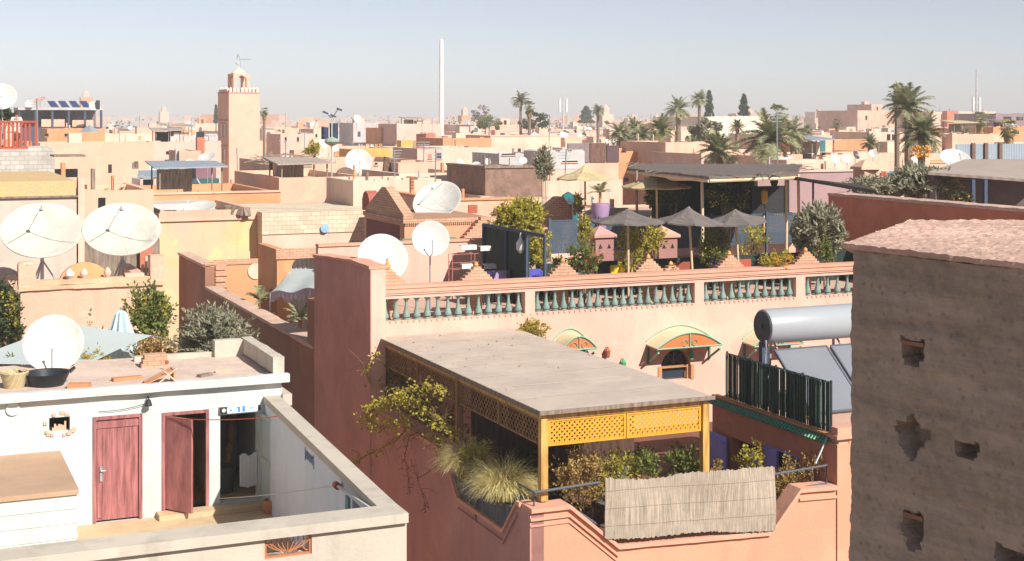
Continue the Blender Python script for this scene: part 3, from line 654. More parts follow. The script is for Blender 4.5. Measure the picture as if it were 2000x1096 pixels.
b = B(); b.box(ue-.6, ue-.25, VBB-.2, VBB-.001, zb_-.8, zb_-.15); b.done('red_shutter', RED, t)
for i, (px, h) in enumerate(((277, .55), (284, .75), (292, .6), (299, .5))):
    u_, z_ = FV(px, 520, VB+.6); b = B(); b.tube([(u_, VB+.6, ZB-.4), (u_+.02, VB+.6, ZB+h-.1)], [.04, .035], 7); b.done('drain_pipe', CREAM, label=('shortest', 'tallest', 'third', 'rightmost')[i]+' of the four pale stub pipes by the right post of the tan parapet', cat='pipe', group='stub pipes by the post')
# side parapet of the alley
b = B(); pa = FZ(323, 655, -5.6); b.box(6.62, 6.86, 30.2, 34.8, TZ-.3, -5.55); o = b.done('alley_parapet', RIAD, label='brown low parapet with pale top edge beside the dark alley', cat='wall')
b = B(); b.box(6.58, 6.9, 30.15, 34.85, -5.55, -5.48); b.done('coping', CREAM, o)
cord(G(468, 712, 28.6), G(566, 792, 27.5), .02, 'black cable hanging over the right corner of the white roof', BLACKM, .012)
cord(G(150, 742, 28.0), G(288, 786, 26.5), .05, 'thin grey cable from the black tub to the wall lamp', STEEL, .008)
# closed umbrella
c = (*G(236, 700, 32.6)[:2], TZ); zt = G(236, 605, 32.6)[2]
t = T('closed_umbrella', c, 'closed pale blue sun umbrella behind the white roof', 'umbrella'); H = zt-TZ
b = B(); n = 20; vs = []
for z, r in ((.2, .46), (.6, .41), (1.2, .31), (H*.82, .2), (H*.96, .12), (H, .02)):
    vs.append([(c[0]+r*(1+.13*math.cos(j*math.pi))*math.cos(6.283*j/n), c[1]+r*(1+.13*math.cos(j*math.pi))*math.sin(6.283*j/n), TZ+z) for j in range(n)])
b.add([p for r_ in vs for p in r_], [(i*n+j, i*n+(j+1) % n, (i+1)*n+(j+1) % n, (i+1)*n+j) for i in range(5) for j in range(n)])
b.done('canopy', mat('pale_blue_canvas', (.46, .58, .60), var=.06, bump=.1), t)
b = B(); b.tube([(c[0], c[1], TZ), (c[0], c[1], zt+.05)], .025, 8); b.lathe([(.25, 0), (.25, .05), (.05, .08)], c, 12); b.done('pole', STEEL, t)
# shade sail
A_, B_, C_ = G(-90, 712, 30.2), G(298, 656, 31.8), G(165, 716, 29.9); D_ = G(130, 628, 32.5)
def sail(corners, n=14):
    b = B(); Q = [Vector(c) for c in corners]; m = sum(Q, Vector())/len(Q); vs = []
    for i in range(n+1):
        for j in range(n+1):
            a, c = i/n, j/n; p = (Q[0]*(1-a)+Q[1]*a)*(1-c) + (Q[3]*(1-a)+Q[2]*a)*c
            e = 4*a*(1-a)*.06*(1 if c < .5 else -1)*abs(2*c-1); f = 4*c*(1-c)*.06*(1 if a < .5 else -1)*abs(2*a-1)
            p = p + (m-p)*(abs(e)+abs(f)); p.z += .04*(a-.5)*(c-.5); vs.append(p)
    b.add(vs, [(i*(n+1)+j, (i+1)*(n+1)+j, (i+1)*(n+1)+j+1, i*(n+1)+j+1) for i in range(n) for j in range(n)]); return b
t = T('shade_sail', (C_[0], C_[1], C_[2]), 'pale stretched shade sail behind the round dish on the white roof', 'shade sail')
sail([A_, C_, B_, D_]).done('canvas', SAIL, t, smooth=True)
b = B(); b.tube([B_, G(345, 668, 32.6)], .012, 5); b.tube([A_, (A_[0], A_[1], TZ)], .03, 6); b.done('stay', STEEL, t)
# plants of that terrace
bush(250, 332, 568, 668, 33.2, LGRN, 'tall green climbing bush against the right end of the tan wall', 'climbing_bush', 1300, .09, 11, zb=TZ, flower=LYEL)
bush(255, 345, 665, 715, 32.4, LDRY, 'dry reddish foliage below the tall green climbing bush', 'dry_bush', 700, .07, 12, zb=TZ)
bush(140, 235, 598, 655, 34.6, LDRY, 'dry straggly vine on the tan wall left of the closed umbrella', 'dry_vine', 520, .07, 13, zb=TZ, depth=.25)
bush(352, 484, 612, 716, 31.2, LOLV, 'silvery olive bush at the right end of the terrace beside the alley', 'olive_bush', 3000, .075, 14, zb=TZ, clumps=24, el=2.6)
bush(-30, 38, 560, 700, 33.4, LDRK, 'dark green tall shrub at the left edge of the terrace', 'shrub', 1300, .09, 15, zb=TZ, flower=LYEL)
bush(-10, 70, 700, 752, 30.6, LGRN, 'green potted plant left of the black tub', 'potted_bush', 500, .07, 16, zb=TZ)
bush(150, 215, 690, 742, 30.6, LYEL, 'low yellow green plants with red flowers below the shade sail', 'flower_bush', 500, .06, 17, zb=TZ, flower=FLOW)
t = T('clay_planter', (*G(75, 740, 30.3)[:2], TZ), 'clay trough on the terrace behind the black tub', 'planter'); c = BASE[t]
b = B(); b.box(c[0]-.5, c[0]+1.9, c[1]-.2, c[1]+.2, TZ, TZ+.5); b.done('trough', TERRA, t)
# ================================================================ rammed earth tower house on the right
A0 = tou(3.60, 15.0); A1 = tou(6.26, 10.7); A2 = tou(8.6, 17.4); A3 = tou(4.78, 17.05); A4 = tou(9.5, 10.7)
t = T('earth_house', (A0[0], A0[1], GROUND), 'rough brown rammed earth house wall in shade with square holes', 'house')
ew = Vector(A1)-Vector(A0); L_ = ew.length; ex = ew.normalized(); en = Vector((ex.y, -ex.x, 0))
if en.dot(Vector((-1, 0, 0))) < 0: en = -en
def ept(px, py):                      # a pixel on the wall plane -> distance along, z
    k = (px-1000)/F; a0 = tow(*A0); a1 = tow(*A1); d = a1-a0
    s_ = (k*a0.y-a0.x)/(d.x-k*d.y); Y = a0.y+d.y*s_; return s_*L_, -(py-228)/F*Y
rng = random.Random(9)
from mathutils import noise as mn
NX, NZ = 150, 190; zt_, zb_ = -1.42, -7.5; holes = [(1787, 692, .13, .10), (1783, 854, .20, .19), (1888, 882, .13, .06), (1787, 1036, .12, .14), (1975, 1092, .16, .07)]
HH = [(ept(px, py), a, c) for px, py, a, c in holes]
b = B(); vs = []; xs_ = [L_*1.0*i/NX for i in range(NX+1)]
for j in range(NZ+1):
    z = zt_ + (zb_-zt_)*j/NZ
    for x in xs_:
        q = Vector((x, 0, z)); dz_ = .035*mn.fractal(q*1.6, 1, 2, 5) + .022*mn.fractal(q*7, 1, 2, 4)
        lay = (z*1.02) % .86; dz_ -= .03*math.exp(-((lay-.43)/.03)**2)*(.4+mn.noise(q*2.2))      # joints of the rammed lifts
        for hi, ((hx, hz), a, c) in enumerate(HH):
            rx, rz_ = abs(x-hx)/a, abs(z-hz-.2*(abs(x-hx)))/c; d = (rx+rz_ if hi == 1 else max(rz_, rx+max(0, (hz-z)/c)*.55)) + .4*mn.noise(q*11)
            if d < 1.12: dz_ -= .24*min(1, (1.12-d)/.2)
        p = Vector(A0) + ex*x + en*(dz_ - .0 + .012*(zt_-z)); vs.append((p.x, p.y, z))
b.add(vs, [(j*(NX+1)+i, j*(NX+1)+i+1, (j+1)*(NX+1)+i+1, (j+1)*(NX+1)+i) for j in range(NZ) for i in range(NX)])
b.done('wall', EARTH, t, smooth=True, fix=False)
b = B(); A0i = Vector(A0)-en*.3+ex*.02; A1i = Vector(A1)-en*.3
b.poly([tuple(A0i)[:2], tuple(A1i)[:2], A4[:2], A2[:2], A3[:2], tuple(Vector(A0)-en*.05+(Vector(A3)-Vector(A0))*.03)[:2]], 'z', GROUND, zt_+.01); b.done('inner_wall', EARTH, t)
b = B(); q0 = Vector(A0)+en*.02; b.poly([tuple(q0)[:2], tuple(Vector(A1)+en*.02)[:2], tuple(A1i)[:2], tuple(A0i)[:2]], 'z', zb_-8.5, zb_+.0); b.done('wall_foot', EARTH, t)
# lumpy clay roof with a ragged eave
b = B(); NX, NY = 130, 90; vs = []; e0 = Vector(A0)-ex*.12; e1 = Vector(A1)+ex*.1; f0 = Vector(A3); f1 = Vector((A2[0]+.6, A2[1], 0))
for j in range(NY+1):
    for i in range(NX+1):
        a, c = i/NX, j/NY; c2 = c
        p = (e0*(1-a)+e1*a)*(1-c2) + (f0*(1-a)+f1*a)*c2
        if j == 0: p = p + en*(.03+.02*mn.noise(Vector((a*60, 0, 3)))+.015*mn.noise(Vector((a*190, 0, 3))))
        z = -1.345+.10*c2 - .03*a + .008*mn.fractal(Vector((p.x*3, p.y*3, 0)), 1, 2, 5) + .004*abs(math.sin(p.dot(ex)*13+mn.noise(p*3)*1.5))
        z += .010*mn.noise(Vector((p.x*9, p.y*9, 7)))+.012*mn.noise(Vector((p.x*22, p.y*22, 1)))
        vs.append((p.x, p.y, z))
n_ = len(vs); vs += [(x, y, z-.05) for x, y, z in vs[:NX+1]] + [(x-en.x*.12, y-en.y*.12, -1.45) for x, y, z in vs[:NX+1]]
fs = [(j*(NX+1)+i, j*(NX+1)+i+1, (j+1)*(NX+1)+i+1, (j+1)*(NX+1)+i) for j in range(NY) for i in range(NX)]
fs += [(i, n_+i, n_+i+1, i+1) for i in range(NX)] + [(n_+i, n_+NX+1+i, n_+NX+2+i, n_+i+1) for i in range(NX)]
b.add(vs, fs); b.done('roof', CLAY, t, fix=False)
for k, i_ in enumerate((0, 3)):
    (hx, hz), a, c = HH[i_]; p = Vector(A0)+ex*hx+en*.01; b = B(); b.M = Matrix.Translation((p.x, p.y, hz+c*.9)) @ Matrix(((ex.x, en.x, 0, 0), (ex.y, en.y, 0, 0), (0, 0, 1, 0), (0, 0, 0, 1)))
    b.box(-a*1.05, a*1.1, -.12, .03, 0, .04); b.done('hole_tile', mat('dull_brick', (.28, .12, .08), var=.2), t)
# ================================================================ pink house with the balustrade
VF = 35.7; UL = 11.30; UF = 11.42; ZR = -4.55; VFR = 25.2
def fu(px): return FV(px, 560, VF)[0]
t = PH = T('pink_house', (UL, VFR, GROUND), 'large pink plastered house with green balustrade and a walled roof garden', 'house')
sec = [(745, 1026), (1045, 1357), (1375, 1555), (1573, 1745)]; zb0, zb1 = FV(745, 629, VF)[1], FV(745, 585, VF)[1]
holes = [(fu(a), fu(c), zb0, zb1) for a, c in sec]
aw = (fu(1291), fu(1349), -7.6, FV(1320, 680, VF)[1]); aw2 = (fu(1090), fu(1152), -7.4, FV(1120, 668, VF)[1])
b = B(); b.wall('v', VF, VF+.3, UF, 30, GROUND, ZR-.12, holes+[aw, aw2]); b.spandrel(aw[0], aw[1], aw[3]-.55, aw[3], VF, VF+.3); b.spandrel(aw2[0], aw2[1], aw2[3]-.5, aw2[3], VF, VF+.3)
b.done('front_wall', PINK, t)
zs0, zs1 = FU(735, 528, UL)[1], FU(617, 503, UL)[1]; ve = FU(615, 600, UL)[0]
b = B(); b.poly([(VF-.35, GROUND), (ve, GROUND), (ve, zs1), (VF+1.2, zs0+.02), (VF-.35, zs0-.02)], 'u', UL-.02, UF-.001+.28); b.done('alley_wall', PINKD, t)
b = B(); b.poly([(VF-.38, zs0-.02), (VF+1.2, zs0+.02), (ve+.02, zs1), (ve+.02, zs1+.08), (VF+1.2, zs0+.09), (VF-.38, zs0+.06)], 'u', UL-.06, UF+.33); worn(b.done('alley_wall_cap', PINKT, t), .03, 4)
b = B(); b.box(UL+.3, UF+1.0, VF-.353, VF-.01, GROUND, zs0-.03) if False else b.box(UL, UF+.27, VF-.36, VF-.351, -9, zs0-.03); b.done('wall_end', PINK, t)
# rail and trim
b = B(); b.box(UF+.281, 30, VF-.07, VF+.36, ZR-.12, ZR); b.box(UF+.281, 30, VF-.10, VF+.40, ZR, ZR+.07); b.done('rail', PINKT, t)
b = B(); b.box(UF+.283, 30, VF-.04, VF-.001, ZR-.17, ZR-.121); b.done('rail_moulding', PINK, t)
# balusters
proto = None; k = 0; n_ = [14, 19, 11, 9]
for (a, c, z0, z1), n in zip(holes, n_):
    for i in range(n):
        x = a + (c-a)*(i+.5)/n
        if proto is None:
            b = B(); h = z1-z0
            prof = [(.085, 0), (.085, .07*h), (.05, .09*h), (.10, .13*h), (.105, .2*h), (.08, .32*h), (.05, .5*h), (.038, .68*h), (.035, .8*h), (.055, .84*h), (.04, .87*h), (.08, .92*h), (.085, h)]
            b.lathe(prof, (x, VF+.15, z0), 12); proto = b.done('baluster', BALU, t, smooth=True); px0 = x
        else:
            o = proto.copy(); COL.objects.link(o); o.location = (x-px0, 0, 0); o.parent = t
b = B()
for a, c, z0, z1 in holes:
    m = int((c-a)/.16)
    for i in range(m):
        x = a+(c-a)*(i+.5)/m; b.poly([(x-.04, z0-.001), (x+.04, z0-.001), (x, z0-.07)], 'v', VF-.02, VF-.001)
b.done('saw_tooth_trim', PINKT, t)
# terrace floors (upper)
ZT2 = -5.46
b = B(); b.box(UF+.28, 30, VF+.3, ve, ZT2-.3, ZT2); b.box(15.5, 30, ve, 50, ZT2-.3, ZT2); b.done('upper_terrace', PINKF, t)
# arched window and fanlight
o = frame(aw[0], aw[1], aw[2], aw[3]-.50, VF+.08, VF+.18, .08, mat('orange_brown_wood', (.50, .24, .10), var=.15), t, 'window_frame')
b = B(); b.box(aw[0]+.08, aw[1]-.08, VF+.2, VF+.22, aw[2], aw[3]-.58); b.done('pane', GLASSD, o)
b = B(); b.box(aw[0], aw[1], VF+.24, VF+.26, aw[3]-.58, aw[3]); b.done('pane', GLASSD, o)
b = B(); m_ = (aw[0]+aw[1])/2
b.bar((m_, VF+.15, aw[3]-.5), (m_, VF+.15, aw[3]-.04), .03)
for s_ in (-1, 1):
    b.bar((m_, VF+.15, aw[3]-.45), (m_+s_*.3, VF+.15, aw[3]-.15), .025); b.tube([(m_+s_*(.14+.1*math.cos(q)), VF+.15, aw[3]-.3+.1*math.sin(q)) for q in [j*.63 for j in range(11)]], .01, 4)
b.done('fan_grille', flat('grey_iron', (.12, .13, .18)), o)
b = B(); b.box(aw[0]-.10, aw[0]-.001, VF-.03, VF-.001, aw[2], aw[3]-.5); b.box(aw[1]+.001, aw[1]+.10, VF-.03, VF-.001, aw[2], aw[3]-.5)
b.done('surround', mat('orange_surround', (.62, .27, .12), var=.1), t)
b = B(); b.box(aw2[0], aw2[1], VF+.22, VF+.24, aw2[2], aw2[3]); b.done('window', GLASSD, t)
# arched canopies
def canopy(px0, px1, pyt, pyb, i):
    a, c = fu(px0), fu(px1); zt_, zb_ = FV((px0+px1)/2, pyt, VF)[1], FV((px0+px1)/2, pyb, VF)[1]; D = .62; h = zt_-zb_; cw = (c-a)
    label = ['green edged arched canopy over the window hidden behind the pergola roof', 'green edged arched canopy over the arched window', 'green edged arched canopy left of the water tank'][i]
    t2 = T('window_canopy', (a, VF-D, zb_), label, 'canopy', 'arched canopies on the pink wall')
    def arc(v, dz=0, n=14, e=0): return [(a - e + (cw+2*e)*k/n, zb_ + dz + h*math.sin(math.pi*k/n)**.9) for k in range(n+1)]
    b = B(); A = arc(0); n = len(A)
    vs = [(x, VF-.002, z+.02) for x, z in A] + [(x, VF-D, z-.02) for x, z in A] + [(x, VF-.002, z+.06) for x, z in A] + [(x, VF-D, z+.02) for x, z in A]
    fs = [(k, k+1, n+k+1, n+k) for k in range(n-1)] + [(2*n+k, 3*n+k, 3*n+k+1, 2*n+k+1) for k in range(n-1)] + [(n+k, n+k+1, 3*n+k+1, 3*n+k) for k in range(n-1)]
    b.add(vs, fs); b.done('shell', mat('canopy_cream', (.72, .62, .40), var=.08), t2)
    b = B(); b.tube([(x, VF-D-.02, z+.01) for x, z in A], .022, 5); b.tube([(a, VF-D-.02, zb_), (c, VF-D-.02, zb_)], .022, 5); b.tube([(a+cw/2, VF-D-.02, zb_), (a+cw/2, VF-D-.02, zb_+h)], .018, 5)
    for s_ in (-1, 1): b.tube([(a+cw/2+s_*(.16+.09*math.cos(q)), VF-D-.02, zb_+h*.32+.09*math.sin(q)) for q in [j*.7 for j in range(9)]], .01, 4)
    b.tube([(x, VF-.02, z+.15) for x, z in A], .018, 5); b.done('green_frame', mat('mint_paint', (.24, .50, .36), var=.1), t2)
    b = B(); b.poly([(a+cw*(.5+(x-a-cw/2)/cw*.96), z-.03) for x, z in A], 'v', VF-D+.0, VF-D+.03); b.done('fan_panel', mat('orange_brick_panel', (.62, .20, .07), var=.1), t2)
    b = B()
    for x in (a+.06, c-.06): b.bar((x, VF-.02, zb_-.45), (x, VF-D, zb_-.1), .05, .05); b.bar((x, VF-.03, zb_-.5), (x, VF-.03, zb_), .05, .05)
    b.done('bracket', GTILE, t2)
canopy(1078, 1146, 652, 676, 0); canopy(1262, 1388, 645, 672, 1); canopy(1450, 1545, 643, 668, 2)
for px, py, lb in ((1350, 695, 'green glass lantern on the pink wall beside the arched window'), (1218, 713, 'green pointed lantern just above the pergola roof edge'), (1187, 690, 'small red and white wall lamp above the pergola roof')):
    u_, z_ = FV(px, py, VF-.12); b = B(); b.tube([(u_, VF, z_+.16), (u_, VF-.12, z_+.16)], .012); b.lathe([(.001, .2), (.07, .1), (.09, .08), (.06, -.1), (.001, -.14)], (u_, VF-.12, z_), 8)
    b.done('wall_lantern', mat('green_lantern', (.10, .42, .22), rough=.3, bump=0) if 'green' in lb else flat('lamp_red', (.4, .14, .08)), label=lb, cat='lantern')
# ---- lower roof terrace : parapets with dipped profiles
LT = -8.9
b = B(); b.box(UL+.35, 26, VFR+.35, VF-.002, LT-.3, LT); b.done('lower_terrace', mat('dark_red_tiles', (.20, .09, .06), var=.2), t)
def zf(px, py): u_, z_ = FV(px, py, VFR); return (u_, z_)
fr = [(UL, -7.72), zf(1112, 1002), zf(1208, 1072), zf(1505, 1045), zf(1562, 962), zf(1634, 956)]
fr[1] = (fr[1][0], -7.72); uX = fr[-1][0]
b = B(); b.poly([(UL+.03, GROUND), (uX, GROUND)] + [(x, z) for x, z in fr[::-1]][:-1] + [(UL+.03, -7.72)], 'v', VFR+.03, VFR+.33)
b.done('front_parapet', mat('salmon_plaster', (.69, .34, .215), var=.08, sc=.5, stain=.35), t)
b = B(); b.strip(fr, 'v', VFR-.05, VFR+.42, 0, .09); worn(b.done('coping', PINKT, t), .010, 4)
b = B(); b.strip(fr[:3], 'v', VFR-.02, VFR+.03, -.16, .05); b.strip(fr[:3], 'v', VFR-.0, VFR+.03, -.28, .03); b.strip(fr[4:], 'v', VFR-.02, VFR+.03, -.18, .05); b.done('moulding', PINKT, t)
sdp = [(VFR, -7.72), FU(1012, 1008, UL), FU(985, 1042, UL), FU(893, 950, UL), FU(872, 886, UL), (VF-.36, -7.55)]
sdp = [(VFR, -7.70), (FU(1012, 1008, UL)[0], -7.70), (FU(985, 1042, UL)[0], -8.45), (FU(896, 952, UL)[0], -8.42), (FU(870, 886, UL)[0], -7.58), (VF-.36, -7.55)]
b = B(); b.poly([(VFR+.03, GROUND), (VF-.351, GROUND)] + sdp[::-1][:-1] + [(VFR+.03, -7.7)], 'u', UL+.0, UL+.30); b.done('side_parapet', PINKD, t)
b = B(); b.strip([(VFR+.43, -7.70)]+sdp[1:], 'u', UL-.06, UL+.42, 0, .08); worn(b.done('side_coping', PINKT, t), .012, 4)
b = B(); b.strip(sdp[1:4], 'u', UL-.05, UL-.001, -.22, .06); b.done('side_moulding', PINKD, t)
# right block with the heater roof
UH = uX + .02; VH = 30.3; ZH = -6.95; zw = FV(1648, 852, VFR)[1]
bd = [(FU(1432, 900, UH)[0], VH+.0, LT, FU(1400, 842, UH)[1])]
h1 = (FU(1482, 900, UH)[0], FU(1428, 900, UH)[0], LT, FU(1440, 858, UH)[1]); h2 = (FU(1562, 900, UH)[0], FU(1490, 900, UH)[0], -8.1, FU(1500, 868, UH)[1])
b = B(); b.wall('u', UH, UH+.3, VFR+.03, VH, GROUND, ZH-.1, [h1, h2]); b.box(UH+.3, 26, VFR+.03, VFR+.33, GROUND, ZH-.1); b.box(UH+.3, 26, VH-.3, VH, GROUND, ZH-.1)
b.done('side_block_wall', mat('brick_red_plaster', (.58, .27, .19), var=.1, stain=.2), t)
b = B(); b.box(UH+.31, 26, VFR-.0, VFR+.031, GROUND, ZH+.0); b.box(UH+.0, UH+.31, VFR-.0, VFR+.029, GROUND, ZH-.1); b.done('side_block_front', MC['salmon_plaster'], t)
b = B(); b.box(UH+.05, 26, VFR+.02, VH, ZH-.1, ZH+.02); b.done('side_block_roof', PINKF, t)
b = B(); b.box(UH-.06, 26, VFR-.08, VFR+.25, ZH+.02, ZH+.1); b.box(UH-.02, 26, VFR-.04, VFR+.2, ZH+.1, ZH+.26); b.done('side_block_coping', PINKT, t)
ts = T('tile_eave', (UH-.1, VFR+.3, ZH-.1), 'row of green glazed tiles under the dark reed fence', 'tile eave'); b = B(); b.add([(UH-.10, VFR+.3, ZH-.12), (UH-.10, VH+.1, ZH-.12), (UH+.05, VH+.1, ZH-.0), (UH+.05, VFR+.3, ZH-.0), (UH-.10, VFR+.3, ZH-.15), (UH-.10, VH+.1, ZH-.15), (UH-.005, VH+.1, ZH-.10), (UH-.005, VFR+.3, ZH-.10)], [(0, 1, 2, 3), (4, 7, 6, 5), (0, 4, 5, 1), (1, 5, 6, 2), (3, 2, 6, 7), (0, 3, 7, 4)])
n = 44
for k in range(n):
    v_ = VFR+.3+(VH-.2-VFR)*(k+.5)/n; b.tube([(UH-.13, v_, ZH-.12), (UH+.03, v_, ZH+.01)], .032, 6)
b.done('tiles', GTILE, ts)
b = B(); b.box(UH-.02, UH+.16, VFR+.3, VH, ZH+.021, ZH+.07); b.done('ledge', TERRA, ts)
# blue door leaf, doorway, blue window
tb_ = T('blue_door', (UH-.02, h1[1], LT), 'open bright blue door leaf at the far end of the lower terrace', 'door')
x0 = FU(1385, 880, UH-.1)[0]; b = B(); b.box(UH-.14, UH-.09, h1[1]+.02, min(x0, VH+.9), LT+.02, FU(1400, 843, UH)[1]); b.done('leaf', BLUE, tb_)
b = B(); b.bar((UH-.16, h1[1]+.1, LT+1.0), (UH-.16, h1[1]+.7, FU(1400, 850, UH)[1]), .05, .02); b.bar((UH-.16, h1[1]+.1, LT+.2), (UH-.16, h1[1]+.7, LT+.25), .05, .02); b.done('brace', BLUE, tb_)
b = B(); b.box(UH+.1, UH+.14, h1[0], h1[0]+.6*(h1[1]-h1[0]), LT, h1[3]-.25); b.box(UH+.05, UH+.15, h1[0]-.02, h1[0]+.06, LT, h1[3]); o = b.done('inner_blue_door', BLUE, t)
b = B(); b.box(UH+.27, UH+.29, h1[0], h1[1], LT, h1[3]); b.done('doorway', DARK, t)
b = B(); w_ = h2; b.box(UH+.04, UH+.1, w_[0], w_[0]+.08, w_[2], w_[3]); b.box(UH+.04, UH+.1, w_[1]-.5, w_[1], w_[2], w_[3]); b.box(UH+.04, UH+.1, w_[0]+.08, w_[1]-.5, w_[3]-.08, w_[3]); o = b.done('blue_window', BLUE, t)
b = B(); b.box(UH+.16, UH+.18, w_[0], w_[1], w_[2], w_[3]); b.done('pane', GLASSD, o)
# ---- reed fence of the heater roof
tf = T('reed_fence', (UH+.12, VFR+.3, ZH+.07), 'dark green reed screen fence on the block with green tiles', 'fence')
va, vb_ = FU(1621, 800, UH+.12)[0], FU(1418, 740, UH+.12)[0]; zt_ = FU(1418, 688, UH+.12)[1]; zt2 = FU(1620, 745, UH+.12)[1]
b = B(); b2_ = B(); rng = random.Random(5); n = 190
for k in range(n):
    v_ = va+(vb_-va)*k/n + rng.uniform(-.006, .006); zz = zt2+(zt_-zt2)*k/n
    if rng.random() < (.36 if k > n*.6 else .18): continue
    (b if rng.random() < .72 else b2_).box(UH+.10+rng.uniform(-.01, .01), UH+.125+rng.uniform(-.01, .01), v_, v_+(vb_-va)/n*rng.uniform(.7, .98), ZH+.08, zz-rng.uniform(.0, .05))
b.done('reed_screen', GRNF, tf); b2_.done('pale_reeds', mat('green_grey_reed', (.08, .13, .10), var=.3), tf)
b = B()
for k in range(5): v_ = va+(vb_-va)*k/4; b.box(UH+.13, UH+.17, v_-.02, v_+.02, ZH+.07, zt2+(zt_-zt2)*k/4+.02)
b.bar((UH+.15, va, zt2-.03), (UH+.15, vb_, zt_-.03), .03); b.bar((UH+.15, va, ZH+.2), (UH+.15, vb_, ZH+.2), .03); b.done('fence_frame', BLACKM, tf)
# ---- solar water heater
u0 = 19.15; tv = 29.0; r = .42; tz_ = -5.06; tc = (u0, tv, tz_); th = T('solar_water_heater', (tc[0], tc[1], ZH+.02), 'pale blue tank water heater with two tilted grey collector panels', 'water heater')
b = B(); MX = Matrix.Rotation(R(90), 3, 'Y')
b.lathe([(.001, -.02), (r*.86, -.02), (r*.96, .0), (r, .05), (r, 2.9), (r*.9, 2.95), (.001, 2.96)], (u0, tc[1], tc[2]), 36, MX); b.done('tank', TANKM, th, smooth=True)
b = B(); b.lathe([(.001, -.035), (r*.88, -.035), (r*.88, -.021)], (u0, tc[1], tc[2]), 30, MX); b.lathe([(.001, -.09), (r*.12, -.08), (r*.12, -.035)], (u0, tc[1], tc[2]), 12, MX); b.done('end_cap', flat('tank_cap_dark', (.06, .07, .08)), th)
top = Vector((19.38, 28.85, -5.62)); low = Vector((19.38, 27.3, ZH+.10))
for k in range(2):
    b = B(); o_ = Vector((1.62*k, 0, 0)); a = top+o_; c = low+o_; w_ = Vector((1.5, 0, 0)); nn = (c-a).cross(w_).normalized(); nn = -nn if nn.z < 0 else nn
    q = [a, a+w_, c+w_, c]; b.add(q+[p-nn*.08 for p in q], [(0, 1, 2, 3), (7, 6, 5, 4), (0, 4, 5, 1), (1, 5, 6, 2), (2, 6, 7, 3), (3, 7, 4, 0)]); o = b.done('collector_panel', SOLAR, th)
    b = B()
    for p_, q_ in ((a, a+w_), (a+w_, c+w_), (c+w_, c), (c, a)): b.bar(p_+nn*.005, q_+nn*.005, .045, .03)
    b.done('frame', flat('panel_frame', (.12, .14, .18)), o)
b = B()
for x in (u0+.35, u0+2.2): b.bar((x, tv+.3, ZH+.02), (x, tv+.2, tz_-r*.85), .05); b.bar((x, tv+.1, tz_-r*.95), (x, 27.4, ZH+.03), .035)
b.bar((u0+.35, tv+.25, tz_-r*.95), (u0+2.8, tv+.25, tz_-r*.95), .05); b.tube([(u0-.05, tv-.2, tz_-r*.7), (u0-.12, tv-.3, ZH+.8), (u0+.2, tv-.4, ZH+.3)], .025, 6); b.done('stand', STEEL, th)
b = B(); b.box(u0-.1, u0+.22, tv-.15, tv+.2, ZH+.02, ZH+.75); b.box(u0-.06, u0+.12, tv-.05, tv+.1, ZH+.75, tz_-r*.9); b.done('pump_box', NAVY, label='dark equipment box below the end of the water tank', cat='box')
# ================================================================ timber pergola with the board roof
pf = Vector(G(1057, 803, 28.0)); UP_L = pf.x; VP_F = pf.y; ZP = pf.z; UPR = G(1387, 781, 29.5)[0]; VPB = VF-.02
tp = T('timber_pergola', (UP_L, VP_F, LT), 'honey coloured timber pergola with diamond lattice and flat board roof', 'pergola')
b = B(); nx, ny = 24, 40; vs = []
for k in (0, 1):
    for j in range(ny+1):
        for i in range(nx+1):
            u_ = UP_L-.06+(UPR-UP_L+.12)*i/nx; v_ = VP_F-.1+(VPB-VP_F+.09)*j/ny; vs.append((u_, v_, ZP+.0-k*.05+.012*mn.noise(Vector((u_*1.3, v_*1.3, 1)))))
m = (nx+1)*(ny+1); fs = [(j*(nx+1)+i, j*(nx+1)+i+1, (j+1)*(nx+1)+i+1, (j+1)*(nx+1)+i) for j in range(ny) for i in range(nx)]; fs += [tuple(m+x for x in f[::-1]) for f in fs]
ring = [i for i in range(nx+1)]+[(j+1)*(nx+1)-1 for j in range(1, ny+1)]+[ny*(nx+1)+i for i in range(nx-1, -1, -1)]+[j*(nx+1) for j in range(ny-1, 0, -1)]
fs += [(ring[i], m+ring[i], m+ring[(i+1) % len(ring)], ring[(i+1) % len(ring)]) for i in range(len(ring))]
b.add(vs, fs); b.done('roof', FELT, tp)
b = B()
for j in range(1, 8): v_ = VP_F+(VPB-VP_F)*j/8; b.box(UP_L-.02, UPR+.02, v_-.004, v_+.004, ZP+.006, ZP+.016)
b.done('roof_seam', mat('seam_grey', (.46, .38, .32), bump=0), tp)
b = B(); b.box(UP_L-.07, UPR+.07, VP_F-.125, VP_F-.101, ZP-.06, ZP+.02); b.done('front_edge', OLDW, tp); b = B(); b.box(UP_L-.085, UP_L-.061, VP_F-.12, VPB, ZP-.08, ZP+.02); b.done('side_edge', OLDW, tp)
b = B(); rg_ = random.Random(6)
for k in range(70): leafq(b, (rg_.uniform(UP_L+.1, UPR), VPB-.2-abs(rg_.gauss(0, 3)) if k < 60 else rg_.uniform(VP_F, VPB), ZP+.02), rg_.uniform(.02, .05), rg_, 1.5, (rg_.gauss(0, 1), rg_.gauss(0, 1), .05))
b.done('roof_litter', LDRY, tp, fix=False)
PW = .15; zl0 = FU(1050, 873, UP_L)[1]; ZL1 = ZP-.20; ZL0 = zl0+.02
for (u_, v_) in ((UP_L, VP_F), (UPR-PW, VP_F), (UP_L, FU(893, 770, UP_L)[0]), (UP_L, VPB-.2), (UPR-PW, VF-4.5)):
    b = B(); b.box(u_, u_+PW, v_, v_+PW, LT if v_ > VFR+.4 else -7.6, ZP-.055); b.done('post', WOOD if v_ < VP_F+.01 else WOODD, tp)
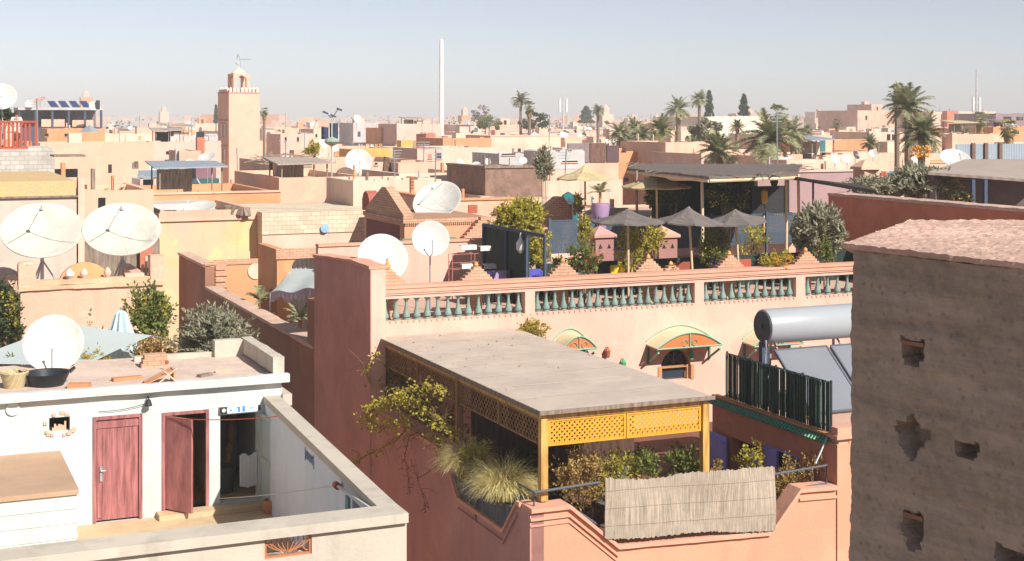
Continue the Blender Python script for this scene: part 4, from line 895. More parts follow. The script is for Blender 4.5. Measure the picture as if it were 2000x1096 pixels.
b = B(); b.box(UP_L+PW, UPR-PW, VP_F+.02, VP_F+.12, ZP-.19, ZP-.06); b.done('front_beam', WOOD, tp)
b = B(); b.box(UP_L+.02, UP_L+.12, VP_F+PW, VPB-.2, ZP-.19, ZP-.06); b.done('side_beam', WOOD, tp)
for k in range(8): b = B(); v_ = VP_F+1.1+k*1.1; b.box(UP_L+.13, UPR-.0, v_, v_+.08, ZP-.17, ZP-.055); b.done('rafter', WOODD, tp)
def lattice(ax, a0, a1, z0, z1, c, m, par, name='lattice_panel', bw=.042):
    b = B(); f = (lambda a, z, o: (a, c+o, z)) if ax == 'v' else (lambda a, z, o: (c+o, a, z)); w = .045
    b_ = lambda p0, p1, q0, q1: b.box(*((p0, p1, c-.02, c+.03) if ax == 'v' else (c-.02, c+.03, p0, p1)), q0, q1)
    b_(a0, a1, z0, z0+w); b_(a0, a1, z1-w, z1); b_(a0, a0+w, z0+w, z1-w); b_(a1-w, a1, z0+w, z1-w)
    A0, A1, Z0, Z1 = a0+w, a1-w, z0+w, z1-w; st = .112 if ax == 'v' else .16; k = -int((Z1-Z0)/st)-1
    while k*st < (A1-A0):
        s0 = A0+k*st
        p, q = max(A0, s0), min(A1, s0+(Z1-Z0))
        if q-p > .02:
            b.bar(f(p, Z0+(p-s0), .0), f(q, Z0+(q-s0), .0), .012, bw if ax == 'v' else .030)
            b.bar(f(p, Z1-(p-s0), .013), f(q, Z1-(q-s0), .013), .012, bw if ax == 'v' else .030)
        k += 1
    return b.done(name, m, par)
def latticebars(ax, *a, **k): return lattice(ax, *a, **k)
mU = (UP_L+UPR)/2
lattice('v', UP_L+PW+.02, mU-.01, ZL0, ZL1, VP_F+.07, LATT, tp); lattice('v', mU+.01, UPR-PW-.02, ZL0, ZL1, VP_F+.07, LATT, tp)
b = B(); b.box(UP_L+.3, UPR+.6, VP_F+4.4, VP_F+4.5, LT, ZP-.25); b.done('timber_partition', mat('shade_dark_timber', (.10, .055, .04), var=.3, kind='plank'), label='brown timber partition coloured dark as deep shade under the pergola', cat='partition')  # board colour kept very dark so the sunlit wall reads as deep shade
vm = FU(893, 770, UP_L)[0]; vq = (VP_F+vm)/2; vr = (vm+VPB)/2
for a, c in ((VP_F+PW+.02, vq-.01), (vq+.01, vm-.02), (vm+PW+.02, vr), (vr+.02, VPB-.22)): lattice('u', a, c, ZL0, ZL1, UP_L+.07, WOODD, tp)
# furniture and dark things below
b = B(); b.box(UP_L+1.2, UP_L+2.6, VP_F+3.2, VP_F+4.0, LT+.68, LT+.74)
for x in (UP_L+1.25, UP_L+2.5):
    for y in (VP_F+3.25, VP_F+3.9): b.box(x, x+.06, y, y+.06, LT, LT+.68)
b.done('terrace_table', WOODD, label='brown table in the shade under the pergola', cat='table')
tcn = T('garden_chair', (UP_L+2.4, VP_F+1.8, LT), 'grey cushioned garden chair in the shade under the pergola roof', 'chair'); x, y, z = BASE[tcn]
b = B(); b.box(x, x+.9, y, y+.8, z+.32, z+.46); b.done('seat', flat('grey_cushion', (.2, .18, .22)), tcn); b = B(); b.box(x, x+.9, y+.7, y+.82, z+.46, z+1.15); b.done('backrest', MC['grey_cushion'], tcn)
b = B()
for a, c in ((x, y), (x+.85, y), (x, y+.76), (x+.85, y+.76)): b.box(a, a+.05, c, c+.05, z, z+.32)
b.done('leg', WHP, tcn)
# reed screen on the railing of the front parapet
ur0, zr0 = FV(1178, 930, VFR-.02); ur1, zr1 = FV(1512, 911, VFR-.02); zl_ = FV(1178, 1050, VFR)[1]
b = B(); n = 130; vs = []; rng = random.Random(8)
for i in range(n+1):
    f = i/n; u_ = ur0+(ur1-ur0)*f; zt_ = zr0+(zr1-zr0)*f - .10*math.sin(math.pi*min(1, f*2))*(f < .5) + rng.uniform(-.02, .025); zb_ = zl_+(FV(1510, 1032, VFR)[1]-zl_)*f - .03*math.sin(9*f) + rng.uniform(-.02, .02)
    for j in range(9):
        q = j/8; o_ = .05*math.sin(f*9+q*2)*q + .02*mn.noise(Vector((u_*3, q*3, 2))); vs.append((u_, VFR-.09-o_, zb_+(zt_-zb_)*q))
b.add(vs, [(i*9+j, (i+1)*9+j, (i+1)*9+j+1, i*9+j+1) for i in range(n) for j in range(8)]); m = len(vs)
b.add([(x, y+.015, z) for x, y, z in vs], [(i*9+j+1, (i+1)*9+j+1, (i+1)*9+j, i*9+j) for i in range(n) for j in range(8)])
tr_ = T('reed_screen', (ur0, VFR-.1, zl_), 'pale weathered reed mat tied along the railing of the lower terrace', 'screen'); b.done('reed_mat', REED, tr_, fix=False)
b = B()
for q in (.2, .5, .8): b.tube([(ur0+(ur1-ur0)*i/20, VFR-.115-(.05*math.sin(i/20*9+q*2)*q), zl_+.02+(zr0-zl_-.04)*q+(zr1-zr0)*i/20) for i in range(21)], .003, 4)
b.done('binding_wire', REED, tr_)
# railings
tg = T('terrace_railing', (ur0-1.4, VFR+.12, -7.6), 'dark grey tube railing on the parapet left of the reed mat', 'railing')
vg = VFR+.14; a0 = FV(1043, 960, vg)[0]; z0 = FV(1043, 962, vg)[1]; z1 = FV(1043, 998, vg)[1]; a1, z2 = FV(1172, 942, vg); am, zm = FV(1112, 988, vg); ae, ze = FV(1172, 1028, vg)
b = B(); b.tube([(a0, vg, z1-.05), (a0, vg, z0), (a1, vg, z2)], .028, 8); b.done('handrail', flat('rail_grey', (.10, .11, .13)), tg, smooth=True)
b = B(); b.tube([(a0, vg, z1+.04), (am, vg, zm), (ae, vg, ze)], .024, 8); b.done('lower_rail', MC['rail_grey'], tg, smooth=True)
b = B(); b.tube([(a0, vg, z1), (a0, vg+1.4, z1)], .024, 8) if False else b.tube([(a0, vg, z0), (a0-.0, vg+.9, z0+.0)], .02, 8); b.done('return_rail', MC['rail_grey'], tg, smooth=True)
tg = T('terrace_railing', (ur1, vg, -8.0), 'dark grey tube railing right of the reed mat beside the blue window wall', 'railing')
b = B(); a0, z0 = FV(1512, 938, vg); a1, z1 = FV(1622, 908, vg); _, z2 = FV(1622, 943, vg); b.tube([(a0-2.5, vg, z0+.1), (a0, vg, z1-.06), (a1-.1, vg, z1), (a1-.1, vg, z2), (a0+.6, vg, z2-.03)], .026, 8); b.done('rail', MC['rail_grey'], tg, smooth=True)
b = B(); p_ = FV(1600, 905, vg); q_ = FV(1628, 855, vg); b.tube([(p_[0]-.1, vg, p_[1]), (q_[0], vg+.2, q_[1])], .02, 6); b.done('stay', STEEL, tg)
# ---- planters and plants of the lower terrace
v0_, v1_ = sdp[2][0]+.15, sdp[3][0]-.1
tpl = T('grey_planter', (UL+.3, v0_, -8.6), 'dark grey plank planter in the dip of the left parapet holding straw grasses', 'planter')
b = B(); b.add([(UL+.02, sdp[1][0]+.25, -7.85), (UL+.02, sdp[4][0]-.25, -7.85), (UL+.02, v1_, -8.36), (UL+.02, v0_, -8.38), (UL+.6, sdp[1][0]+.25, -7.85), (UL+.6, sdp[4][0]-.25, -7.85), (UL+.6, v1_, -8.36), (UL+.6, v0_, -8.38)],
 [(0, 1, 2, 3), (7, 6, 5, 4), (0, 4, 5, 1), (3, 2, 6, 7), (0, 3, 7, 4), (1, 5, 6, 2)]); b.done('box', GREYT, tpl)
def grass(px, py, Y, h, r, label, seed, n=900):
    rng = random.Random(seed); c = G(px, py, Y); t2 = T('ornamental_grass', c, label, 'grass plant', 'straw grasses in the grey planter'); b = B()
    for i in range(n):
        a = rng.uniform(0, 6.283); q = rng.random()**.7; L = h*rng.uniform(.6, 1.1); p = Vector((c[0]+rng.gauss(0, .09), c[1]+rng.gauss(0, .09), c[2])); d = Vector((math.cos(a)*q, math.sin(a)*q, 1.25)).normalized(); w = Vector((-math.sin(a), math.cos(a), 0))*.006; pts = []
        for k in range(6): pts.append(p.copy()); p = p+d*L/5; d = (d+Vector((math.cos(a)*.14, math.sin(a)*.14, -.24-.42*q*k/3))).normalized()
        m = len(b.V)
        for k, p_ in enumerate(pts): f = 1.2-k*.2; b.V += [tuple(p_-w*f), tuple(p_+w*f)]
        b.F += [(m+2*k, m+2*k+1, m+2*k+3, m+2*k+2) for k in range(5)]
    b.done('blades', GRASS, t2, fix=False); b = B(); b.lathe([(.1, -.12), (.13, .05), (.05, .1)], c, 8); b.done('tuft_base', LDRY, t2)
grass(915, 925, 30.6, .95, .5, 'farther straw coloured grass tuft in the grey planter', 3, 2000); grass(985, 975, 29.0, 1.05, .5, 'nearer and larger straw coloured grass tuft beside the pergola post', 4, 2400)
bush(895, 965, 870, 955, 30.2, LYEL, 'bright green leafy plant between the two straw grasses', 'leafy_plant', 520, .06, 21, zb=-8.6)
def vine(label, pts, m, n, sz, spread, seed, name='trailing_vine'):
    rng = random.Random(seed); P = [Vector(p) for p in pts]; t2 = T(name, tuple(P[0]), label, 'vine'); b = B(); b.tube(P, [.016*(1-.7*i/len(P)) for i in range(len(P))], 5)
    for k in range(7):
        i = rng.randrange(len(P)-1); q = P[i].lerp(P[i+1], rng.random()); e = q+Vector((rng.gauss(0, .25), rng.gauss(0, .25), rng.gauss(-.1, .25))); b.tube([q, q.lerp(e, .5)+Vector((0, 0, .06)), e], .006, 4)
    b.done('stem', mat('vine_stem', (.26, .15, .10), var=.2), t2); b = B()
    for k in range(n):
        i = rng.randrange(len(P)-1); q = P[i].lerp(P[i+1], rng.random()); s_ = spread if not callable(spread) else spread(i/len(P)); leafq(b, q+Vector((rng.gauss(0, s_), rng.gauss(0, s_), rng.gauss(0, s_))), sz*rng.uniform(.6, 1.3), rng, 1.3)
    b.done('leaves', m, t2, fix=False)
uv_ = UL-.08
def vp(px, py, o=0): v_, z_ = FU(px, py, uv_-o); return (uv_-o, v_, z_)
vine('leafy yellow green vine spilling over the left parapet under the pergola', [vp(885, 850, .1), vp(850, 815, .15), vp(815, 790, .2), vp(775, 785, .25), vp(740, 790, .3), vp(712, 815, .35), vp(740, 835, .4), vp(790, 825, .4)], LYEL, 780, .08, .12, 31)
vine('upper spray of yellow green leaves arching out from under the pergola lattice', [vp(870, 770, -.1), vp(840, 755, .1), vp(800, 760, .25), vp(760, 775, .35), vp(730, 800, .4)], LYEL, 300, .075, .10, 38)
vine('dense green vine filling the side of the pergola behind the lattice', [vp(900, 860, -1.0), vp(850, 820, -.9), vp(800, 770, -.8), vp(760, 720, -.7)], LGRN, 1100, .08, .25, 32)
vine('brown stemmed vine drooping down the shaded alley wall', [vp(800, 830, .1), vp(775, 860, .3), vp(735, 880, .35), vp(705, 895, .35), vp(695, 905, .35)], LYEL, 110, .075, .06, 33)
vine('reddish bare vine hanging from the left parapet', [vp(830, 840), vp(800, 850, .15), vp(790, 890, .12), vp(797, 930, .08), vp(800, 960, .06)], mat('leaf_reddish', (.30, .12, .07), var=.3, kind='leaf', trans=.3, bump=0), 260, .035, .09, 34)
vine('long curling bare shoot low on the alley wall', [vp(880, 890), vp(840, 920, .3), vp(815, 935, .35), vp(825, 965, .3), vp(832, 990, .25), vp(822, 1000, .25)], MC['leaf_reddish'], 40, .04, .04, 35)
vine('reddish leafed vine clinging below the middle of the left parapet', [vp(845, 850), vp(855, 865, .05), vp(860, 895, .05)], LYEL, 160, .06, .12, 36)
vine('yellow green sprig growing around the corner of the pink wall end', [vp(720, 745), vp(715, 720, .05), vp(722, 700, .05), vp(735, 690)], LYEL, 60, .07, .06, 37)
def YV(px, v): u_, _ = FV(px, 500, v); return SA*u_+CA*v
bush(1080, 1180, 885, 1005, YV(1130, VFR+.9), LDRY, 'dry golden bush behind the railing under the front lattice', 'dry_bush', 1500, .06, 41, zb=LT, flower=LYEL)
bush(1165, 1250, 880, 960, YV(1207, VFR+.85), LYEL, 'yellow leafed bush behind the left end of the reed mat', 'leafy_bush', 520, .06, 42, zb=LT)
bush(1222, 1290, 880, 950, YV(1255, VFR+.85), LGRN, 'green and yellow bush behind the reed mat, second from its left end', 'leafy_bush', 520, .065, 43, zb=LT, flower=LYEL)
bush(1300, 1370, 872, 940, YV(1335, VFR+.8), LGRN, 'bright green upright plant left of the right pergola post', 'leafy_bush', 420, .08, 44, zb=LT)
bush(1432, 1490, 868, 925, YV(1460, VFR+.9), LYEL, 'yellow plant in front of the blue doors', 'yellow_plant', 170, .07, 45, zb=LT)
bush(1390, 1410, 900, 930, YV(1400, VFR+.8), LDRY, 'small dry sprig right of the pergola post', 'dry_sprig', 60, .06, 46, zb=LT)
bush(1506, 1580, 905, 1005, YV(1545, VFR+.75), LDRY, 'golden dry creeper below the right railing', 'creeper', 700, .05, 47, zb=LT, flower=LYEL)
bush(1565, 1618, 880, 935, YV(1590, VFR+.6), LDRY, 'wiry dry stems tangled on the right railing', 'wiry_creeper', 160, .05, 48, zb=LT)
bush(1015, 1072, 625, 668, YV(1043, VF-.3), LYEL, 'yellow green creeper hanging from the balustrade pillar above the pergola roof', 'creeper', 360, .07, 49, zb=LT, depth=.25)
bush(960, 1060, 880, 960, YV(1010, VFR+3.5), LDRK, 'dark foliage in the shade behind the front pergola post', 'shade_plant', 500, .08, 50, zb=LT)
b = B(); c = (UP_L+.9, VP_F+.9, LT); b.lathe([(.2, 0), (.35, .5), (.3, .55), (.28, .5)], c, 16); b.done('terracotta_urn', TERRA, smooth=True, label='round terracotta urn in the corner under the pergola', cat='urn')
# ================================================================ upper terrace of the pink house
def merlon(px, label, v=VF+.75, w=1.0, h=.45, n=6, ball=False):
    u_, _ = FV(px, 540, v); t2 = T('brick_merlon', (u_, v, ZT2), label, 'merlon', 'stepped brick merlons behind the balustrade'); b = B(); z = ZR-.05
    b.box(u_-.14, u_+.14, v-.10, v+.10, ZT2, z)
    for k in range(n): ww = w*.5*(1-k/n)+.03; b.box(u_-ww, u_+ww, v-.10-.0, v+.10, z+h*k/n, z+h*(k+1)/n)
    b.done('body', BRICK, t2); b = B(); b.lathe([(.05, 0), (.09, .05), (.09, .12), (.04, .19), (.015, .3), (.001, .32)] if ball else [(.03, 0), (.07, .04), (.05, .1), (.001, .14)], (u_, v, z+h), 10); b.done('finial', mat('gold_terracotta', (.66, .34, .12), var=.1), t2, smooth=True)
merlon(757, 'stepped brick merlon with a round orange ball at the left end of the balustrade', VF+.55, ball=True, w=1.1, h=.5)
merlon(930, 'stepped brick merlon in front of the clothes rack and the dark gate'); merlon(1099, 'stepped brick merlon half covered by reddish leaves'); merlon(1266, 'stepped brick merlon right of the leftmost dark umbrella pole')
merlon(1424, 'stepped brick merlon behind the leaning right umbrella pole'); merlon(1573, 'stepped brick merlon at the right end beside the orange flowers'); merlon(1310, 'small stepped brick merlon between the two left umbrella poles', w=.6, h=.22, n=3)
# rear walls of the terrace
VR = 42.0
b = B(); ua = UF+.32; ub = FV(945, 500, VR)[0]; zt_ = FV(840, 474, VR)[1]; b.box(ua, ub, VR, VR+.25, ZT2, zt_); tw = b.done('terrace_back_wall', PINK, label='plain pink wall behind the two round dishes', cat='wall'); b = B(); b.box(ua, ub+.03, VR-.05, VR+.3, zt_, zt_+.07); b.done('coping', PINKT, tw)
VL = 48.6; z0 = FV(1320, 486, VL)[1]; z1 = FV(1320, 423, VL)[1]; ua = FV(1062, 430, VL)[0]; ub = 29.9
b = B(); b.box(ua, ub, VL, VL+.3, ZT2, z0); tw = b.done('garden_wall', PINK, label='low pink wall carrying the blue grey lattice fence', cat='wall')
tl = T('lattice_fence', (ua, VL, z0), 'blue grey diamond lattice fence on the low pink wall', 'fence'); LBG = mat('blue_grey_paint', (.07, .10, .135), var=.12, bump=0)
px_ = [1072, 1170, 1280, 1388, 1496, 1580]
for a, c in zip(px_[:-1], px_[1:]): lattice('v', FV(a, 430, VL)[0]+.06, FV(c, 430, VL)[0]-.06, z0+.02, z1, VL+.1, LBG, tl, bw=.056)
for a in px_: u_ = FV(a, 430, VL)[0]; b = B(); b.box(u_-.05, u_+.05, VL-.10, VL-.005, z0-.9, z1+.08); b.done('post', LBG, tl)
for px, lb in ((1183, 'left pier coloured as in umbrella shade, with a pyramid cap and small triangular holes'), (1307, 'right pier coloured as in umbrella shade, with a pyramid cap between two umbrellas')):
    v_ = 41.4; u0_ = FV(px-24, 470, v_)[0]; u1_ = FV(px+20, 470, v_)[0]; zc = FV(px, 464, v_)[1]; t2 = T('garden_pier', (u0_, v_, ZT2), lb, 'pier', 'piers with pyramid caps'); b = B(); b.box(u0_+.08, u1_-.08, v_, v_+.75, ZT2, zc); b.done('shaft', mat('pier_shade_pink', (.40, .20, .18), var=.12), t2)  # umbrella shade is put into the shaft colour
    b = B(); b.box(u0_, u1_, v_-.08, v_+.83, zc, zc+.09); m_ = ((u0_+u1_)/2, v_+.37); b.add([(u0_, v_-.08, zc+.09), (u1_, v_-.08, zc+.09), (u1_, v_+.83, zc+.09), (u0_, v_+.83, zc+.09), (m_[0], m_[1], zc+.36)], [(0, 1, 4), (1, 2, 4), (2, 3, 4), (3, 0, 4), (3, 2, 1, 0)]); b.done('cap', PINKD if px < 1200 else PINKT, t2)  # left cap takes the pink darkened for shade, right cap the lit trim
    for s_ in (-.16, .16): b = B(); b.poly([(m_[0]+s_-.07, zc-.36), (m_[0]+s_+.07, zc-.36), (m_[0]+s_, zc-.2)], 'v', v_-.006, v_-.001); b.done('triangular_hole', DARK, t2)
# dark umbrellas
def umbrella(px, py, Y, rpx, hpx, pxb, label, seed, m=REEDG, sides=8, name='garden_umbrella', cat='umbrella', tilt=0, zb=ZT2, polem=CANE, group='dark reed umbrellas', sag=.05):
    c = Vector(G(px, py, Y)); r = rpx/F*Y; h = hpx/F*Y; ub_, vb__, _ = G(pxb, py, Y); t2 = T(name, (ub_, c.y, zb), label, cat, group); b = B(); rng = random.Random(seed); N = sides*4; rings = 8; vs = [(c.x, c.y, c.z+h)]
    for k in range(1, rings+1):
        f = k/rings
        for j in range(N):
            a = 2*math.pi*j/N; ph = (j % 4)/4; rr = r*f*(1-.09*math.sin(math.pi*ph)*f); x = rr*math.cos(a+seed); y = rr*math.sin(a+seed); z = h*(1-f)*(1-.25*math.sin(math.pi*f)) - .03*math.sin(math.pi*ph)*f + tilt*x + rng.uniform(-.01, .01); vs.append((c.x+x, c.y+y, c.z+z))
    m_ = len(vs); fs = [(0, 1+j, 1+(j+1) % N) for j in range(N)]+[(1+(k-1)*N+j, 1+k*N+j, 1+k*N+(j+1) % N, 1+(k-1)*N+(j+1) % N) for k in range(1, rings) for j in range(N)]
    o_ = 1+(rings-1)*N; vs2 = [(x, y, z-.05) for x, y, z in vs]; fs += [tuple(m_+i for i in f[::-1]) for f in fs]+[(o_+j, m_+o_+j, m_+o_+(j+1) % N, o_+(j+1) % N) for j in range(N)]
    b.add(vs+vs2, fs); b.done('canopy', m, t2); b = B(); b.tube([(ub_, c.y, zb), (c.x, c.y, c.z+h-.02)], .04, 8); b.done('pole', polem, t2, smooth=True)
    b = B()
    for k in range(8): a = k*.785+seed; b.tube([(c.x, c.y, c.z+h-.12), (c.x+r*.93*math.cos(a), c.y+r*.93*math.sin(a), c.z-.04+tilt*r*.93*math.cos(a))], .012, 4)
    b.done('rib', OLDW, t2)
umbrella(1226, 432, 42.6, 72, 25, 1228, 'left dark reed umbrella with an upright cane pole', 1); umbrella(1345, 434, 43.4, 70, 31, 1357, 'middle dark reed umbrella, its cane pole leaning left', 2, tilt=-.05); umbrella(1436, 432, 44.6, 64, 24, 1447, 'right dark reed umbrella with upturned edge and leaning pole', 3, tilt=.08)
dish(747, 505, 39.4, 49, 18, 28, 'large white dish behind the left end of the balustrade', ZT2, 'arm'); dish(841, 467, 39.9, 36, 10, 24, 'smaller white dish with red marks on a tall post against the pink wall', ZT2, 'arm')
# dark gate box
ug = FU(945, 435, 0.01)
c0, c1 = G(946, 440, 43.6), G(1066, 462, 40.2); ux = (c0[0]+c1[0])/2; v0_, v1_ = FU(1066, 460, ux)[0], FU(946, 440, ux)[0]; zt_ = FU(946, 437, ux)[1]
tgt = T('dark_gate', (ux, v0_, ZT2), 'black framed reed gate standing half open at the back of the upper terrace', 'gate'); vg1 = FU(1030, 455, ux)[0]
b = B(); b.box(ux, ux+.06, vg1, v1_, ZT2+.02, zt_-.05); b.done('reed_panel', GRNF, tgt)
b = B()
for v_ in (v0_, vg1, v1_, FU(990, 450, ux)[0]): b.box(ux-.06, ux-.001, v_-.05, v_+.05, ZT2, zt_)
b.box(ux-.065, ux-.002, v0_+.05, v1_-.05, zt_-.08, zt_+.02); b.done('frame', NAVY, tgt)
b = B(); b.box(ux+.0, ux+1.5, v1_+.06, v1_+.12, ZT2, zt_-.03); b.done('side_panel', GRNF, tgt)
b = B(); p_ = FU(1017, 478, ux-.1); b.lathe([(.04, -.0), (.13, .12), (.14, .3), (.05, .42), (.02, .6)], (ux-.1, p_[0], p_[1]-.25), 10); b.done('hanging_bag', WHP, smooth=True, label='white bag hanging on the dark gate', cat='bag')
# clothes rack
u_, z_ = FV(903, 540, 39.6); tr2 = T('clothes_rack', (u_, 39.6, ZT2), 'reddish metal clothes rack with white towels before the pink wall', 'clothes rack'); b = B()
for s_ in (-.36, .36): b.tube([(u_+s_, 39.5, ZT2), (u_+s_, 39.5, ZT2+1.35)], .014, 5); b.tube([(u_+s_, 39.8, ZT2), (u_+s_, 39.8, ZT2+1.35)], .014, 5)
for z in (.9, 1.1, 1.35): b.tube([(u_-.36, 39.5, ZT2+z), (u_+.5, 39.5, ZT2+z)], .01, 5); b.tube([(u_-.36, 39.8, ZT2+z), (u_+.5, 39.8, ZT2+z)], .01, 5)
b.done('frame', flat('rack_red', (.45, .18, .15)), tr2)
for k, (px, py, w_) in enumerate(((915, 480, .5), (948, 482, .35), (912, 517, .35), (957, 517, .38))):
    a, z = FV(px, py, 39.45); b = B(); b.box(a-w_/2, a+w_/2, 39.4, 39.43, z-.12, z+.02); b.box(a-w_/2, a+w_/2, 39.43, 39.6, z+.0, z+.02); b.done('white_towel', WHP, label=['wide white towel on the top bar of the clothes rack', 'narrow white towel at the top right of the clothes rack', 'small white towel low on the left of the clothes rack', 'small white towel low on the right near the dark gate'][k], cat='towel')
# plants of the upper terrace
bush(968, 1062, 398, 462, 44.5, LYEL, 'large yellow green bush over the dark gate', 'yellow_bush', 2200, .11, 61, zb=ZT2, clumps=20); bush(1030, 1075, 455, 540, 42.5, LYEL, 'yellow green plant seen through the dark gate opening', 'yellow_plant', 600, .09, 62, zb=ZT2)
bush(1108, 1175, 478, 540, YV(1140, VF+1.2), LGRN, 'reddish green flowering bush behind the balustrade', 'flowering_bush', 900, .07, 63, zb=ZT2, flower=mat('red_blossom', (.6, .16, .1), trans=.3, bump=0)); bush(1205, 1255, 450, 530, 43.2, LYEL, 'tall yellow plant around the left umbrella pole', 'yellow_plant', 500, .09, 64, zb=ZT2)
bush(1365, 1425, 450, 520, 44.6, LGRN, 'green climber left of the leaning right umbrella pole', 'climber', 900, .08, 65, zb=ZT2, flower=LYEL); bush(1482, 1550, 495, 528, YV(1515, VF+.25), LYEL, 'bush with orange yellow flowers on the balustrade', 'flower_bush', 700, .06, 66, zb=ZR, flower=FLOW, stem=False)
bush(1556, 1640, 412, 500, 45.4, LOLV, 'spiky grey green bush at the right end of the upper terrace', 'spiky_bush', 2600, .12, 67, zb=ZT2, clumps=20, el=3)
bush(1075, 1110, 505, 535, YV(1092, VF+2), LGRN, 'small green plant right of the dark gate', 'small_plant', 200, .08, 68, zb=ZT2); bush(1300, 1325, 518, 532, YV(1312, VF+.8), LDRY, 'small orange plant between the two piers and the rail', 'small_plant', 90, .06, 69, zb=ZT2)
bush(1255, 1300, 440, 500, 46.5, LYEL, 'loose yellow green climber between the two piers', 'climber', 420, .09, 70, zb=ZT2); bush(1128, 1160, 430, 480, 46, LYEL, 'yellow green climber left of the left pier', 'climber', 300, .09, 72, zb=ZT2)
bush(1440, 1500, 440, 500, 46.8, LYEL, 'yellow green spray below the right dark umbrella', 'climber', 260, .09, 74, zb=ZT2); bush(1590, 1630, 470, 520, 44.8, LGRN, 'low green plant at the foot of the spiky bush', 'low_plant', 300, .08, 76, zb=ZT2)
# coloured things behind the balustrade
CL = [(930, .05, .06, .16, 'navy'), (952, .03, .03, .08, 'dark'), (985, .4, .3, .45, 'violet'), (1010, .03, .02, .02, 'black'), (1050, .1, .1, .5, 'blue'), (1098, .55, .5, .03, 'yellow'), (1150, .08, .1, .1, 'grey'), (1215, .7, .5, .03, 'bright yellow'), (1240, .5, .35, .08, 'ochre'), (1262, .1, .12, .4, 'royal blue'), (1410, .12, .12, .6, 'electric blue'), (1460, .45, .1, .05, 'red'), (1530, .1, .1, .5, 'deep blue'), (1340, .3, .08, .05, 'brick red'), (1600, .06, .07, .08, 'slate')]
for i, (px, r_, g_, b_, nm) in enumerate(CL):
    v_ = VF+2.6; u_ = FV(px, 600, v_)[0]; t2 = T('terrace_chair', (u_, v_, ZT2), nm+' cushioned chair behind the balustrade, %s' % ('left section of the balustrade' if px < 1030 else 'wide middle section of the balustrade' if px < 1360 else 'right section of the balustrade'), 'chair', 'chairs behind the balustrade'); m_ = flat('cushion_%s' % nm.replace(' ', '_'), (r_, g_, b_))
    b = B(); b.box(u_-.26, u_+.26, v_-.28, v_+.2, ZT2+.36, ZT2+.48); b.done('seat', m_, t2); b = B(); b.box(u_-.26, u_+.26, v_+.2, v_+.3, ZT2+.48, ZT2+.92); b.done('backrest', m_, t2)
    for a, c in ((-.24, -.26), (.2, -.26), (-.24, .22), (.2, .22)): b = B(); b.box(u_+a, u_+a+.04, v_+c, v_+c+.04, ZT2, ZT2+.36); b.done('leg', BLACKM, t2)
b = B(); u0_, u1_ = FV(1045, 600, VF+3.6)[0], 29.5; b.box(u0_, u1_, VF+3.5, VF+3.56, ZT2, ZT2+.98); b.done('dark_divider', GRNF, label='long dark reed divider behind the chairs of the upper terrace', cat='divider')
# ================================================================ riad with its sunken terrace (behind the alley)
VE0, VE1 = ve+.02, 57.2; ZA = -6.88
t = T('riad_house', (UL, VE0, GROUND), 'brown orange riad house with a sloping pale coping along the dark alley', 'house')
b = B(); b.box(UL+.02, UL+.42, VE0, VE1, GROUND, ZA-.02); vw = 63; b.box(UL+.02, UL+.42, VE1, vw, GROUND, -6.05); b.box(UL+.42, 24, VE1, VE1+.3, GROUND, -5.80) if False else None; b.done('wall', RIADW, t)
b = B(); b.box(UL+.42, 24, VE1, VE1+.3, GROUND, -5.80); b.done('rear_wall', ORNG, t)
b = B(); b.box(UL-.06, UL+.52, VE0, VE1-.3, ZA, ZA+.1); b.box(UL-.04, UL+.5, VE1, vw, -6.05, -5.95); worn(b.done('coping', mat('riad_coping', (.64, .44, .34), var=.15, stain=.4), t), .03)
b = B(); b.box(UL+.42, 24, VE0, VE1, -8.4, -8.1); b.done('terrace_floor', PINKF, t)
u1_, z1_ = FV(405, 510, VE1); u2_ = FV(541, 510, VE1)[0]
b = B(); b.box(UL+.0, u2_+2, VE1-.05, VE1-.001, -5.98, -5.80); b.done('brick_cornice', BRICK, t)
b = B(); 
for k in range(9): b.box(UL+.43, UL+.85+.06*(k % 2), VE1-.07, VE1-.052, -8.1+.24*k, -7.9+.24*k)
b.done('quoins', BRICK, t)
b = B(); ux_, zx_ = FV(500, 530, VE1-.05); b.lathe([(.16, 0), (.34, .03), (.32, .05), (.14, .05)], (ux_, VE1-.002, zx_), 20, Matrix.Rotation(R(90), 3, 'X')); b.done('round_niche_ring', CREAM, t)
b = B(); b.lathe([(.001, .01), (.16, .01), (.16, 0)], (ux_, VE1-.012, zx_), 16, Matrix.Rotation(R(90), 3, 'X')); b.done('round_niche', DARK, t)
VN = 51.5; un, zn = FV(541, 488, VN); un2 = FV(680, 480, VN)[0]; a0, a1 = FV(568, 520, VN)[0], FV(612, 520, VN)[0]+.25; zs = FV(590, 497, VN)[1]
t = T('arched_pavilion', (un, VN, -8.1), 'orange brick pavilion with a pointed arch and white curtains', 'pavilion')
b = B(); b.wall('v', VN, VN+.35, un, un2, -8.1, zn, [(a0, a1, -8.1, zs)]); b.spandrel(a0, a1, zs-.75, zs, VN, VN+.35, pointed=1); b.box(un, un+.3, VN+.35, VN+3, -8.1, zn); b.done('wall', ORNG, t)
b = B(); b.box(un-.05, un2, VN-.06, VN-.001, zn-.35, zn+.03); b.done('cornice', BRICK, t)
b = B(); n = 30; vs = []
for i in range(n+1):
    u_ = a0+(a1-a0)*i/n; o_ = .05*math.sin(i*1.3); vs += [(u_, VN+.45+o_, -8.0), (u_, VN+.45+o_, zs+.1)]
b.add(vs, [(2*i, 2*i+2, 2*i+3, 2*i+1) for i in range(n)]); b.done('curtain', SAIL, t)
vt = 47.2; q0, q1, q2, q3 = G(528, 572, 49.6), G(640, 562, 47), G(660, 545, 52), G(568, 543, 53); b = B(); n = 12; vs = []
